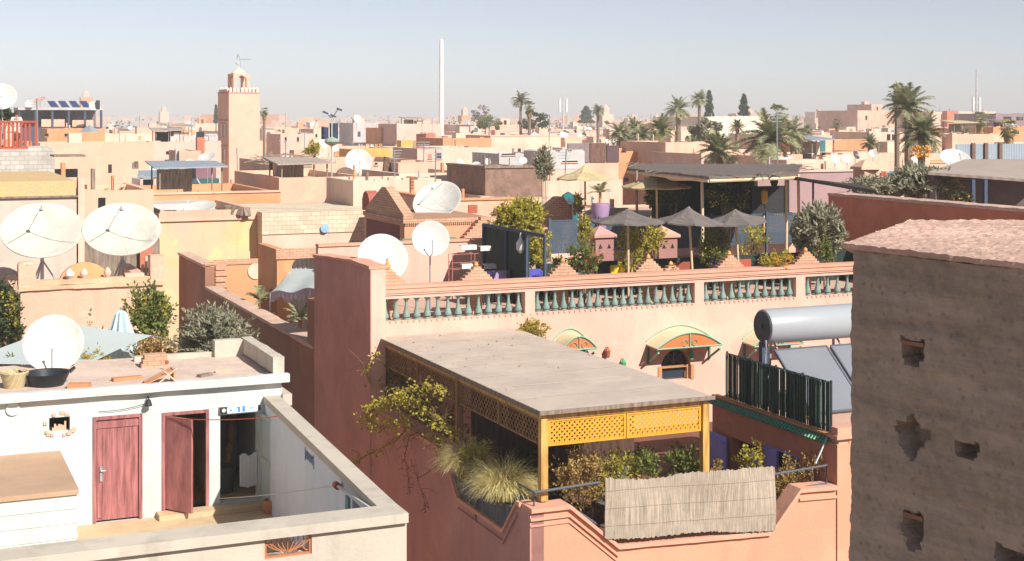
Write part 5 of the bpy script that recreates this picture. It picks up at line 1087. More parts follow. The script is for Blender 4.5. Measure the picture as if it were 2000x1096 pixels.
for i in range(n+1):
    for j in range(n+1):
        a, c = i/n, j/n; p = (Vector(q0)*(1-a)+Vector(q1)*a)*(1-c)+(Vector(q3)*(1-a)+Vector(q2)*a)*c; p.z += .35*c + .06*math.sin(a*12)*(1-c) - .2*math.sin(math.pi*c)*.4; vs.append(p)
b.add(vs, [(i*(n+1)+j, (i+1)*(n+1)+j, (i+1)*(n+1)+j+1, i*(n+1)+j+1) for i in range(n) for j in range(n)])
t = T('tent_canopy', (q0[0], q0[1], -8.1), 'white draped tent canopy in front of the pointed arch', 'canopy'); b.done('cloth', SAIL, t, smooth=True)
b = B(); vs = []
for i in range(41): a = i/40; p = Vector(q0)*(1-a)+Vector(q1)*a; p.z += .06*math.sin(a*12); d = .28+.08*math.sin(a*26); vs += [(p.x, p.y-.01, p.z), (p.x, p.y-.03+.04*math.sin(i*2), p.z-d)]
b.add(vs, [(2*i, 2*i+2, 2*i+3, 2*i+1) for i in range(40)]); b.done('valance', mat('mauve_valance', (.42, .34, .42), var=.1), t)
b = B(); b.tube([tuple(q0), (q0[0], q0[1], -8.1)], .03, 6); b.tube([tuple(q1), (q1[0], q1[1], -8.1)], .03, 6); b.done('pole', STEEL, t)
v0_ = FU(600, 600, UL)[0]; b = B(); zp = FU(600, 583, UL)[1]; b.box(UL-.01, UL+.55, VE0-.0, v0_-.2, ZA+.1, zp); b.box(UL+.1, UL+.5, v0_-.2, v0_+.35, ZA+.1, zp-.03); b.done('alley_pier', RIADW, label='pier coloured as in shade on the coping where the riad meets the shade-coloured pink wall', cat='pier', base=(UL, VE0, ZA+.1))
def pottedpalm(px, py, Y, r, label, zb, seed, potm=TERRA, m=None):
    rng = random.Random(seed); c = G(px, py, Y); t2 = T('potted_palm', (c[0], c[1], zb), label, 'potted palm'); b = B()
    for i in range(13): a = i*2.4; e = rng.uniform(.2, 1.3); frond(b, c, (math.cos(a)*math.cos(e), math.sin(a)*math.cos(e), math.sin(e)), r, .9, 18, .07, .32*r, rng, .012)
    b.done('fronds', m or PALMD, t2, fix=False); b = B(); b.tube([(c[0], c[1], zb), c], .06, 7); b.lathe([(.18, 0), (.28, .4), (.3, .42), (.24, .42)], (c[0], c[1], zb), 14); b.done('pot', potm, t2, smooth=True)
pottedpalm(508, 588, 52.6, .66, 'potted palm left of the white tent canopy', -8.1, 1, m=PALMG); pottedpalm(586, 620, 48.3, .66, 'potted palm under the white tent canopy', -8.1, 2, m=PALMG)
b = B(); c = (*G(527, 612, 51.6)[:2], -8.1); b.lathe([(.25, 0), (.34, .5), (.2, .9), (.22, .95)], c, 14); b.done('clay_jar', CREAM, smooth=True, label='pale clay jar on the sunken terrace below the tent', cat='jar')
# yellow dead end building and block wall
t = T('yellow_building', (*G(310, 430, 66)[:2], GROUND), 'yellow building with flaking plaster and a tan roof band', 'building'); vy = G(400, 430, 68)[1]; a0, z0 = FV(311, 431, vy); a1 = FV(502, 431, vy)[0]; z1 = FV(400, 411, vy)[1]
b = B(); b.box(a0, a1, vy, vy+9, GROUND, z0-.06); b.done('wall', YEL, t)
b = B(); b.box(a0-.06, a1+.06, vy-.1, vy+.3, z0-.06, z0); b.box(a0-.02, a1, vy-.04, vy+.3, z0, z1); b.box(a0-.02, a0+.28, vy+.3, vy+9, z0-.06, z1+.02); b.box(a1-.3, a1, vy+.3, vy+9, z0-.06, z1); b.done('parapet', TAN, t)
b = B(); b.box(a0+.28, a1-.3, vy+.3, vy+9, z0-.06, z0+.0); b.done('roof', mat('grey_roof', (.5, .49, .47), var=.1), t)
b = B(); b.bar((a0-.15, vy-.1, z1+.02), (a0-.15, vy+8.6, z1+.12), .35, .12); b.done('roof_edge', mat('tar_black', (.03, .025, .025), var=.2), t)
dish(384, 410, 70, 38, -25, 72, 'white dish lying almost flat on the roof of the yellow building', z0, 'arm')
t = T('block_wall_building', (a1, vy, GROUND), 'cream building with pale block courses along its top', 'building'); a2 = FV(735, 430, vy-1)[0]; z2 = FV(600, 413, vy-1)[1]; z3 = FV(600, 455, vy-1)[1]
b = B(); b.box(a1+.02, a2, vy-1, vy+6, GROUND, z3-.02); b.done('wall', CREAM, t); b = B(); b.box(a1+.0, a2, vy-1.05, vy+6, z3-.02, z2); b.done('block_courses', BLOCKC, t)
u_, z_ = FV(634, 446, vy-1.1); b = B(); b.lathe([(.001, .0), (.2, .02), (.22, .1), (.001, .12)], (u_, vy-1.06, z_), 12, Matrix.Rotation(R(90), 3, 'X')); b.done('blue_vent', flat('vent_blue', (.3, .5, .7)), t)
# ================================================================ middle distance
def fr(px, py, Y): return G(px, py, Y)
GREYP_ = mat('vent_grey', (.5, .48, .45), var=.1)
def house(px0, px1, pyt, Y, D, m, label, wins=(), zb=GROUND, par=.4, cope=None, cat='house', group=None, roofm=None, left_wins=(), name='flat_roofed_house', extras=None):
    """flat roofed house square to the quarter: front face from px0 to px1, top edge at pyt"""
    v = G((px0+px1)/2, pyt, Y)[1]; a0, _ = FV(px0, pyt, v); a1, z1 = FV(px1, pyt, v); z1 = FV((px0+px1)/2, pyt, v)[1]
    t = T(name, ((a0+a1)/2, v, zb), label, cat, group)
    b = B(); th = .3; zr = z1-par
    b.box(a0, a1, v, v+D, zb, zr-.02); b.box(a0, a1, v, v+th, zr-.02, z1); b.box(a0, a1, v+D-th, v+D, zr-.02, z1); b.box(a0, a0+th, v+th, v+D-th, zr-.02, z1); b.box(a1-th, a1, v+th, v+D-th, zr-.02, z1)
    b.done('wall', m, t)
    b = B(); b.box(a0+th, a1-th, v+th, v+D-th, zr-.02, zr); b.done('roof', roofm or BROOF, t)
    if cope:
        b = B(); b.box(a0-.06, a1+.06, v-.07, v+th+.03, z1, z1+.1); b.box(a0-.06, a0+th+.03, v+th+.03, v+D, z1, z1+.1); b.done('coping', cope, t)
    rg = random.Random(int(px0*7+pyt)); pxm = F/max(Y, 1)     # weathered edge, rubble, vents and pipes on the roof
    b = B(); x = a0
    while x < a1-.3:
        l = rg.uniform(.2, 1.3)
        if rg.random() < .5: b.box(x, min(a1, x+l), v+.02, v+.26, z1+(.1 if cope else 0)+.001, z1+(.1 if cope else 0)+rg.uniform(.03, .16))
        x += l+rg.uniform(.02, .5)
    b.done('worn_edge', m, t)
    for q in range(rg.randrange(1, 4)):
        x, y = rg.uniform(a0+.6, a1-.6), rg.uniform(v+.8, v+D-.6); b = B(); b.tube([(x, y, zr), (x, y, z1+rg.uniform(.1, .8))], rg.uniform(.05, .12), 6); b.done('vent_pipe', rg.choice([CREAM, GREYP_, TERRA, OLDW]), t)
    if rg.random() < .55 and a1-a0 > 4:
        x, y = rg.uniform(a0+.6, a1-2.6), rg.uniform(v+1, v+D*.5); hh = rg.uniform(.5, 1.2); b = B(); b.box(x, x+rg.uniform(1.2, 2.2), y, y+1.4, zr+.001, z1+hh-.2); b.done('roof_hut', rg.choice([m, TAN, CREAM, PINK]), t)
    if Y > 60 and rg.random() < .75:
        x = rg.uniform(a0+.4, a1-.4); y = v+rg.uniform(1, D-1); h_ = rg.uniform(1.2, 2.8); b = B(); b.tube([(x, y, zr), (x+rg.uniform(-.1, .1), y, z1+h_)], .035, 4)
        for q in range(4): b.bar((x-.45+.05*q, y, z1+h_-.15*q), (x+.45-.05*q, y+.1, z1+h_-.15*q), .03)
        b.done('aerial', STEEL, t)
    if rg.random() < .5:
        b = B()
        for q in range(12): x, y = rg.uniform(a0+.4, a1-.8), rg.uniform(v+.5, v+D-.6); b.bar((x, y, zr+.05), (x+rg.uniform(-.7, .7), y+rg.uniform(-.4, .4), zr+rg.uniform(.05, .5)), rg.uniform(.06, .3), .05)
        b.done('roof_debris', rg.choice([OLDW, CREAM, TERRA]), t)
    if Y > 60 and rg.random() < .38 and a1-a0 > 5:
        x, y = rg.uniform(a0+.4, a1-4), rg.uniform(v+.5, v+max(.6, D-4)); w_, d_, hh = rg.uniform(2, 3.6), rg.uniform(1.8, 3), rg.uniform(.9, 1.6); b = B()
        for p_, q_ in ((0, 0), (w_, 0), (0, d_), (w_, d_)): b.box(x+p_, x+p_+.08, y+q_, y+q_+.08, zr, z1+hh-.2)
        b.done('awning_posts', OLDW, t); b = B(); b.add([(x-.3, y-.3, z1+hh-.25), (x+w_+.3, y-.3, z1+hh-.2), (x+w_+.3, y+d_+.3, z1+hh), (x-.3, y+d_+.3, z1+hh+.05), (x-.3, y-.3, z1+hh-.33), (x+w_+.3, y-.3, z1+hh-.28), (x+w_+.3, y+d_+.3, z1+hh-.08), (x-.3, y+d_+.3, z1+hh-.03)], [(0, 1, 2, 3), (7, 6, 5, 4), (0, 4, 5, 1), (1, 5, 6, 2), (2, 6, 7, 3), (3, 7, 4, 0)]); b.done('awning', rg.choice([OLDW, CORR, THATCH, ZINC, CORR]), t)
        b = B(); b.box(x+.1, x+w_*.6, y+d_*.5, y+d_*.5+.1, zr, z1+hh-.4); b.done('awning_screen', rg.choice([DARK, OLDW, NAVY, RED]), t)
    if Y > 58 and not wins and px1-px0 > 25:
        for q in range(rg.randrange(1, 4)):
            x, z, w_ = rg.uniform(a0+.5, a1-1.3), z1-rg.uniform(.9, 2.2), rg.uniform(.3, .8); b = B(); b.box(x, x+w_, v-.03, v-.004, z-rg.uniform(.3, .9), z); b.done('window', rg.choice([DARK, DARK, OLDW, NAVY]), t)
    for (q0, q1, p0, p1, *mm) in wins:
        w0, za = FV(q0, p1, v); w1, zb2 = FV(q1, p0, v); b = B(); b.box(w0, w1, v-.03, v-.004, za, zb2); w = b.done('window', mm[0] if mm else DARK, t)
        b = B(); b.box(w0-.06, w1+.06, v-.09, v-.001, za-.08, za-.002); b.done('sill', TAN, w)
    for (q0, q1, p0, p1, *mm) in left_wins:
        w0, za = FU(q0, p1, a0); w1, zb2 = FU(q1, p0, a0); b = B(); b.box(a0-.03, a0-.004, min(w0, w1), max(w0, w1), min(za, zb2), max(za, zb2)); b.done('window', mm[0] if mm else DARK, t)
    return t, a0, a1, v, z1
def shadebox(px0, px1, py0, py1, Y, d, m, label, name, cat, zb=None):
    v = G((px0+px1)/2, py0, Y)[1]; a0, z0 = FV(px0, py1, v); a1, z1 = FV(px1, py0, v); b = B(); b.box(a0, a1, v, v+d, zb if zb is not None else z0, z1)
    return b.done(name, m, label=label, cat=cat)
GREYP = mat('grey_plaster', (.55, .52, .5), var=.1, stain=.3); PALEP = mat('pale_rose_plaster', (.74, .49, .39), var=.07, stain=.2); SALM = mat('salmon_wall', (.78, .47, .33), var=.05, sc=.4, stain=.1)
# ---- left side
t, a0, a1, v, z1 = house(-60, 107, 291, 68, 6, CONC, 'grey concrete block house with a red railing on its roof', par=.15)
tr = T('red_railing', (a0, v, z1), 'red painted metal railing on the grey block house', 'railing'); ze = FV(40, 238, v)[1]; a2 = FV(73, 260, v)[0]; b = B()
b.bar((a0, v+.1, ze), (a2, v+.1, ze), .14, .1); b.bar((a0, v+.1, z1+.05), (a2, v+.1, z1+.05), .12, .1); b.box(a2-.12, a2, v+.04, v+.16, z1, ze); b.done('rail', RED2, tr)
b = B(); n = 15
for k in range(n): x = a0+(a2-.2-a0)*k/n; b.box(x, x+.1, v+.07, v+.13, z1+.1, ze-.05)
b.done('bars', RED2, tr)
b = B(); b.box(a2-.0, a2+.06, v+.16, v+5, z1+.0, ze) if False else b.bar((a2-.06, v+.2, ze-.02), (a2-.06, v+5, ze-.02), .1); b.done('side_rail', RED2, tr)
dish(4, 190, 69.5, 28, 15, 28, 'round white dish at the far left above the red railing', z1, 'arm')
# person
def person(px, py_foot, Y, h, label):
    c = G(px, py_foot, Y); z0 = c[2]; t = T('person', (c[0], c[1], z0), label, 'person'); s = h/1.7
    J = {'pelvis': (0, 0, .92), 'waist': (0, .0, 1.08), 'chest': (0, -.01, 1.30), 'neck': (0, 0, 1.46), 'head': (0, -.02, 1.56), 'top': (0, -.01, 1.68),
         'shl': (-.19, 0, 1.41), 'ell': (-.27, -.04, 1.14), 'wrl': (-.20, -.20, .98), 'hdl': (-.17, -.25, .97), 'shr': (.19, 0, 1.41), 'elr': (.27, -.03, 1.14), 'wrr': (.22, -.20, .98), 'hdr': (.19, -.25, .97),
         'hil': (-.10, 0, .88), 'knl': (-.11, -.03, .49), 'anl': (-.11, .02, .09), 'tol': (-.12, -.16, .03), 'hir': (.10, 0, .88), 'knr': (.12, -.02, .49), 'anr': (.13, .03, .09), 'tor': (.14, -.15, .03)}
    Rr = dict(pelvis=.14, waist=.125, chest=.15, neck=.055, head=.095, top=.07, shl=.065, ell=.045, wrl=.032, hdl=.035, shr=.065, elr=.045, wrr=.032, hdr=.035, hil=.10, knl=.06, anl=.042, tol=.03, hir=.10, knr=.06, anr=.042, tor=.03)
    E = [('pelvis', 'waist'), ('waist', 'chest'), ('chest', 'neck'), ('neck', 'head'), ('head', 'top'), ('chest', 'shl'), ('shl', 'ell'), ('ell', 'wrl'), ('wrl', 'hdl'), ('chest', 'shr'), ('shr', 'elr'), ('elr', 'wrr'), ('wrr', 'hdr'), ('pelvis', 'hil'), ('hil', 'knl'), ('knl', 'anl'), ('anl', 'tol'), ('pelvis', 'hir'), ('hir', 'knr'), ('knr', 'anr'), ('anr', 'tor')]
    def skin(name, keys, m, grow=0):
        ks = list(keys); me = bpy.data.meshes.new(name); me.from_pydata([tuple(x*s for x in J[k]) for k in ks], [(ks.index(a), ks.index(c_)) for a, c_ in E if a in ks and c_ in ks], [])
        o = bpy.data.objects.new(name, me); COL.objects.link(o); o.parent = t; md = o.modifiers.new('skin', 'SKIN'); md.use_smooth_shade = True; me.materials.append(m)
        for i, k in enumerate(ks): r_ = (Rr[k]+grow)*s; me.skin_vertices[0].data[i].radius = (r_, r_*.8)
        me.skin_vertices[0].data[0].use_root = True; sb = o.modifiers.new('sub', 'SUBSURF'); sb.levels = 1; sb.render_levels = 2; return o
    skin('body', J.keys(), flat('skin', (.36, .2, .13)))
    skin('shirt', ['pelvis', 'waist', 'chest', 'shl', 'ell', 'shr', 'elr'], WHP, .022); skin('trousers', ['pelvis', 'hil', 'knl', 'hir', 'knr'], mat('cream_cloth', (.7, .66, .58), var=.05), .024)
    b = B(); b.M = Matrix.Translation((c[0], c[1], z0)) @ Matrix.Scale(s, 4); b.lathe([(.100, 0), (.112, .06), (.095, .12), (.05, .16), (.001, .17)], (0, .012, 1.575), 12); b.done('hair', BRN, t, smooth=True)
    return t
person(32, 289, 69.0, 1.75, 'person in a white shirt and pale trousers standing behind the red railing')
bush(-10, 26, 210, 240, 73, LDRK, 'dark green plants at the left edge behind the red railing', 'roof_plants', 300, .18, 71, zb=z1, cat='plant')
shadebox(76, 90, 240, 287, 71, .3, mat('turquoise', (.1, .35, .32)), 'turquoise post behind the right end of the red railing', 'turquoise_post', 'post') if False else None
shadebox(108, 152, 330, 347, 62, .3, DARK, 'dark roof opening right of the grey block wall', 'roof_opening', 'opening'); shadebox(106, 168, 303, 307, 66, 2, OLDW, 'thin grey shelf roof right of the grey block wall', 'shelf_roof', 'roof')
shadebox(120, 128, 318, 352, 60, .4, ORNG, 'orange brick stub right of the grey block wall', 'brick_stub', 'stub', zb=-6)
house(92, 205, 252, 175, 9, ORNG, 'orange house with small dark arches below the slate pergola', wins=[(88, 95, 261, 267), (126, 133, 261, 267), (145, 152, 261, 267)])
# slate pergola house with solar panels
t, a0, a1, v, z1 = house(35, 200, 249, 192, 9, NAVY, 'dark slate roof terrace with a long pale awning and solar panels', name='slate_terrace', cat='roof terrace')
zc = FV(100, 215, v)[1]; b = B(); b.box(a0, a1, v-.2, v+8, zc, zc+.35); b.done('awning', mat('pale_awning', (.55, .5, .44)), t)
b = B()
for k in range(6): x = a0+(a1-a0-.3)*k/5; b.box(x, x+.3, v, v+.3, z1, zc-.0)
b.done('post', NAVY, t)
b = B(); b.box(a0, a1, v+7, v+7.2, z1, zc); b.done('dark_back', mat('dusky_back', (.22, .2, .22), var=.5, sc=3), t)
b = B(); b.box(a0+3, a0+6, v+.05, v+.15, z1+.1, z1+1.1); b.box(a0+7, a1-1.2, v+.05, v+.15, z1+.1, z1+1.0); b.done('parapet_panel', TAN, t)
for k in range(4):
    px = 94+k*21; p = G(px, 197, 194); q = G(px+19, 212, 192); b = B(); b.add([(p[0], p[1]+1, p[2]), (q[0]-.1, p[1]+1, p[2]), (q[0]+.5, p[1]-.6, q[2]), (p[0]+.5, p[1]-.6, q[2]), (p[0], p[1]+1.1, p[2]-.1), (q[0]-.1, p[1]+1.1, p[2]-.1), (q[0]+.5, p[1]-.5, q[2]-.1), (p[0]+.5, p[1]-.5, q[2]-.1)], [(0, 1, 2, 3), (7, 6, 5, 4), (0, 4, 5, 1), (1, 5, 6, 2), (2, 6, 7, 3), (3, 7, 4, 0)])
    b.done('solar_panel', PV, t)
dish(58, 203, 190, 8, 10, 25, 'small white dish left of the solar panels', zc+.3, small=True); dish(182, 207, 190, 9, 40, 20, 'small white dish right of the solar panels', zc+.3, small=True); dish(77, 196, 191, 12, -30, 60, 'tilted orange pink dish beside the solar panels', zc+.3, small=True, m=mat('coral', (.75, .3, .2)))
shadebox(188, 195, 196, 214, 190, .3, BLACKM, 'black upright signboard at the right end of the solar panels', 'signboard', 'signboard')
b = B(); c = G(175, 258, 172); b.lathe([(1.3, 0), (.001, .9)], c, 4); b.done('skylight', ZINC, label='small pyramid skylight on the orange arched house', cat='skylight')
house(205, 345, 262, 185, 10, CREAM, 'cream house behind the long pink wall', wins=[(270, 276, 266, 271, ORNG)]); house(330, 428, 266, 170, 10, GREYP, 'greyish roofed house left of the minaret', roofm=GREYP)
house(78, 300, 279, 138, 8, SALM, 'long plain pink wall building left of the minaret'); house(298, 432, 277, 142, 8, PALEP, 'paler rose building meeting the minaret')
t = T('chimney', G(391, 310, 132), 'dark red chimney with a black top left of the minaret', 'chimney'); c = BASE[t]; b = B(); z = G(391, 268, 132)[2]; b.box(c[0]-.35, c[0]+.35, c[1]-.35, c[1]+.35, c[2]-3, z); b.done('stack', RED, t); b = B(); b.box(c[0]-.32, c[0]+.32, c[1]-.32, c[1]+.32, z, z+.5); b.done('cowl', BLACKM, t)
shadebox(343, 347, 290, 325, 120, .3, GREYP, 'thin grey flue against the rose building', 'flue', 'flue', zb=-8)
# minaret
def rotbox(b, cx, cy, s, z0, z1): b.box(cx-s/2, cx+s/2, cy-s/2, cy+s/2, z0, z1)
Ym = 150.0; am = R(31); xe, ye = (447-1000)/F*Ym, Ym; sM = 3.42; zt = -(182-228)/F*Ym
mb = Vector((xe, ye, GROUND)); t = bpy.data.objects.new('minaret', None); COL.objects.link(t); t.location = mb; t.rotation_euler = (0, 0, am); BASE[t] = (0, 0, GROUND)
t['label'] = 'square pink minaret with a domed lantern and stepped crenellations'; t['category'] = 'minaret'
H0 = zt
b = B(); b.box(0, sM, 0, sM, GROUND, H0); b.done('tower', mat('minaret_pink', (.80, .47, .34), var=.04, stain=.08), t)
b = B(); b.box(-.05, sM+.05, -.05, sM+.05, H0, H0+.12); b.box(-.06, -.001, .25, sM-.25, H0-5.65, H0-5.45); b.box(-.06, -.001, .25, sM-.25, H0-2.95, H0-2.75); b.done('string_course', mat('deep_rose', (.62, .30, .24), var=.06), t)
for zc_ in (H0-3.9, H0-6.6):
    for k in (0, 1):
        y0 = .9+k*1.05; b = B(); b.box(-.03, -.004, y0, y0+.6, zc_-.75, zc_+.7); w = b.done('window', mat('window_screen', (.72, .7, .62)), t); b = B(); b.box(-.05, -.031, y0-.1, y0, zc_-.8, zc_+.75); b.box(-.05, -.031, y0+.6, y0+.7, zc_-.8, zc_+.75); b.box(-.05, -.031, y0, y0+.6, zc_+.7, zc_+.8); b.done('frame', MC['deep_rose'], w)
n = 8
for sd in range(4):
    for k in range(n):
        x = sM*(k+.18)/n; b = B(); w_ = sM/n*.62
        q = {0: (x, x+w_, -.0, .22), 1: (x, x+w_, sM-.22, sM), 2: (0, .22, x, x+w_), 3: (sM-.22, sM, x, x+w_)}[sd]
        if sd >= 2 and (k == 0 or k == n-1): continue
        b.box(*q, H0+.12, H0+.42); cx, cy = (q[0]+q[1])/2, (q[2]+q[3])/2; b.add([(q[0], q[2], H0+.42), (q[1], q[2], H0+.42), (q[1], q[3], H0+.42), (q[0], q[3], H0+.42), (cx, cy, H0+.68)], [(0, 1, 4), (1, 2, 4), (2, 3, 4), (3, 0, 4), (3, 2, 1, 0)]); b.done('crenel', mat('pale_crenel', (.78, .64, .52), var=.05), t)
lc = sM/2; s2 = 1.45; b = B(); z0, z1_ = H0+.12, H0+2.1
for dx in (-1, 1):
    for dy in (-1, 1): b.box(lc+dx*s2/2-.18, lc+dx*s2/2+.18, lc+dy*s2/2-.18, lc+dy*s2/2+.18, z0, z1_-.45)
for sg in (-1, 1):
    y = lc+sg*s2/2
    b.poly([(lc-s2/2-.18, z1_-.45), (lc-s2/2+.18, z1_-.45), (lc-.25, z1_-.28), (lc, z1_-.15), (lc+.25, z1_-.28), (lc+s2/2-.18, z1_-.45), (lc+s2/2+.18, z1_-.45), (lc+s2/2+.18, z1_), (lc-s2/2-.18, z1_)], 'v', y-.17, y+.17)
    b.box(y-.17, y+.17, lc-s2/2+.17, lc+s2/2-.17, z1_-.3, z1_)
b.done('lantern', MC['minaret_pink'], t)
b = B(); b.lathe([(.8, 0), (.8, .1), (.62, .25), (.4, .45), (.16, .62), (.05, .7), (.1, .78), (.03, .86), (.02, 1.5), (.001, 1.55)], (lc, lc, z1_), 16); b.done('dome', mat('pale_dome', (.78, .68, .52)), t, smooth=True)
b = B(); b.tube([(lc+.3, lc, z1_+.4), (lc+.1, lc, z1_+1.9)], .03, 5); b.tube([(lc-.1, lc, z1_+1.55), (lc+1.5, lc+.2, z1_+1.6)], .025, 5); b.tube([(lc-.4, lc, z1_+1.2), (lc+.2, lc, z1_+.8)], .05, 5)
for k in range(5): b.tube([(lc+.3+.25*k, lc-.2, z1_+1.58), (lc+.3+.25*k, lc+.4, z1_+1.62)], .015, 4)
b.tube([(lc-.15, lc, z1_+1.7), (lc-.05, lc, z1_+2.1)], .09, 6); b.done('aerial', STEEL, t)
# pavilion with teal glass
t = T('glass_pavilion', (*G(340, 372, 100)[:2], -5.6), 'rooftop pavilion with teal glass walls and two awnings below the minaret', 'pavilion'); v = G(340, 350, 100)[1]; f = lambda px, py: FV(px, py, v)
b = B(); b.box(f(270, 0)[0], f(310, 0)[0], v, v+3, -8, f(0, 348)[1]) if False else b.box(f(272, 350)[0], f(428, 350)[0], v, v+3.5, -9, f(340, 350)[1]); b.done('glass_wall', TEAL, t)
b = B(); b.box(f(388, 330)[0], f(428, 330)[0], v+1, v+4, f(400, 350)[1], f(400, 327)[1]); b.done('purple_wall', mat('plum_plaster', (.28, .14, .17)), t)
for q0, q1, p0, p1, m_, d_ in ((262, 316, 333, 343, ZINC, .3), (322, 372, 334, 350, FELT, .3)):
    x0, za = f(q0, p1); x1, zb_ = f(q1, p0); b = B(); b.add([(x0, v-1.4, za), (x1, v-1.4, za), (x1-.2, v+.8, zb_), (x0+.4, v+.8, zb_), (x0, v-1.4, za-.1), (x1, v-1.4, za-.1), (x1-.2, v+.8, zb_-.1), (x0+.4, v+.8, zb_-.1)], [(0, 1, 2, 3), (7, 6, 5, 4), (0, 4, 5, 1), (1, 5, 6, 2), (2, 6, 7, 3), (3, 7, 4, 0)]); b.done('awning', m_, t)
for px in (270, 296, 318, 326): b = B(); x = f(px, 350)[0]; b.box(x-.08, x+.12, v-1.3, v-1.1, -9, f(px, 342)[1]); b.done('post', PALEP, t)
dish(404, 308, 98, 17, -20, 55, 'larger white dish at the foot of the minaret', -4.6, small=False); dish(371, 320, 98, 10, 15, 30, 'small white dish left of the larger one at the foot of the minaret', -4.6, small=True)
house(350, 392, 295, 120, 5, TAN, 'small tan hut behind the white dishes left of the minaret')
house(193, 548, 379, 76, 11, ORNG, 'long orange tan building whose parapet runs below the minaret', cope=TAN); house(163, 300, 372, 60, 6, SALM, 'pink wall behind the right big dish', zb=-14, wins=[(192, 206, 386, 408)]); 
shadebox(272, 420, 396, 412, 73, 6, GREYP, 'grey sloping roof panel behind the lying dish', 'roof_panel', 'roof'); b = B(); p, q = G(385, 350, 90), G(398, 372, 88); b.tube([p, q], .05, 5); b.done('leaning_pipe', WHP, label='thin white pipe slanting before the teal pavilion', cat='pipe')
for k, (px, py) in enumerate(((445, 404), (458, 407), (470, 410), (482, 411))): c = G(px, py, 68.6); b = B(); b.M = Matrix.Translation(c) @ Matrix.Rotation(k*1.1, 4, 'Z') @ Matrix.Rotation(.4, 4, 'X'); b.box(-.16, .16, -.07, .07, -.3, .04+.03*k); b.done('broken_brick', OLDW, label=['leftmost', 'second', 'third', 'rightmost'][k]+' broken dark brick in the row along the yellow building roof edge', cat='brick', group='broken bricks on the roof edge')
house(440, 552, 368, 92, 8, ORNG, 'orange walled roof just right of the minaret foot', wins=[(530, 546, 366, 371)])
# shed with sticks
t, a0, a1, v, z1 = house(528, 612, 322, 100, 5, TAN, 'tan shed with a ragged roof of sticks and a dark gap below it', wins=[(541, 609, 316, 324, DARK)], left_wins=[(526, 536, 318, 360, DARK)]); rng = random.Random(2); b = B()
for k in range(26): x = a0+rng.uniform(-.6, a1-a0+.3); y = v+rng.uniform(-.3, 4); L = rng.uniform(.5, 1.6); an = rng.uniform(0, 3.1); b.bar((x-L*math.cos(an), y-.3*math.sin(an), z1+rng.uniform(.1, .5)), (x+L*math.cos(an), y+.3*math.sin(an), z1+rng.uniform(.1, .9)), .13, .06)
b.done('stick_roof', OLDW, t)
bush(600, 626, 283, 302, 97, LYEL, 'small yellow plant at the right end of the stick roof', 'roof_plant', 120, .25, 80, zb=z1, cat='plant')
house(545, 716, 346, 84, 12, SALM, 'salmon house with a small dark window and a terracotta fin', wins=[(547, 588, 401, 415), (620, 648, 402, 414, OLDW)])
b = B(); v = G(672, 380, 82.5)[1]; x0, z0 = FV(664, 413, v); x1, z1 = FV(682, 349, v); b.poly([(x0, z0), (x1, z0), (x1, z1), (x0+.25, z1)], 'v', v-.1, v+1.2); b.done('terracotta_fin', mat('deep_terracotta', (.5, .16, .08)), label='tall terracotta coloured fin on the salmon house', cat='fin')
house(560, 862, 318, 108, 16, TAN, 'broad tan house behind the white dish in the middle', wins=[(732, 737, 318, 322)]); dish(700, 316, 92, 26, 14, 25, 'white dish over the dark arch on the broad tan house', -4.6)
b = B(); v = G(675, 340, 90)[1]; c = FV(675, 342, v); b.poly([(c[0]+.62*math.cos(a), c[1]+.5*math.sin(a)) for a in [k*math.pi/10 for k in range(11)]], 'v', v, v+.1); b.done('dark_arch', mat('dusky_brown', (.2, .13, .1)), label='dark half round opening below the middle white dish', cat='arch')
t = T('tilted_board', G(765, 348, 84), 'dark brown board tilted on the broad tan house', 'board'); p = [G(752, 306, 84), G(782, 313, 84), G(780, 348, 83.4), G(748, 340, 83.4)]; b = B(); b.add(p+[(x, y+.2, z) for x, y, z in p], [(3, 2, 1, 0), (4, 5, 6, 7), (0, 1, 5, 4), (1, 2, 6, 5), (2, 3, 7, 6), (3, 0, 4, 7)]); b.done('board', mat('rust_brown_board', (.16, .09, .06), var=.25, kind='plank'), t); b = B(); b.tube([G(773, 330, 83), G(783, 362, 82)], .08, 6); b.done('prop', STEEL, t)
house(690, 862, 352, 74, 5, CREAM, 'low cream house behind the tilted big dish', zb=-14)
house(780, 922, 338, 80, 7, CREAM, 'low cream building with wide dark ragged openings', wins=[(810, 836, 346, 364), (840, 878, 342, 362, mat('dim_interior', (.08, .06, .05), var=.4, sc=3)), (882, 918, 344, 365)], roofm=mat('mauve_roof', (.4, .3, .28)))
house(862, 1002, 391, 62, 8, TAN, 'tan parapet house with a small red brown shutter', wins=[(914, 932, 400, 417, mat('shutter_red', (.45, .12, .07)))], cope=ORNG)
house(948, 1060, 328, 66, 5, mat('crumbling_brown', (.30, .185, .14), var=.35, sc=2.5, col2=(.1, .08, .07), stain=.6), 'crumbling brown plaster wall house in the middle', cope=OLDW)
house(1058, 1216, 352, 68, 6, CREAM, 'plain cream house behind the pale thatched umbrella'); house(975, 1062, 300, 118, 6, GREYP, 'pale grey house with white dishes', wins=[(980, 1006, 300, 303)])
house(862, 968, 288, 138, 8, CREAM, 'plain cream front right of the red curtained house'); house(815, 865, 290, 130, 7, PALEP, 'small rose house with red and blue curtains', wins=[(836, 843, 301, 309, RED), (853, 862, 299, 310, mat('navy_cloth', (.05, .06, .15)))])
house(865, 960, 270, 178, 9, ORNG, 'low orange house with pale blue railings', wins=[]); house(958, 1095, 266, 190, 12, CREAM, 'wide cream house with a row of pink railings on its roof', cope=PALEP)
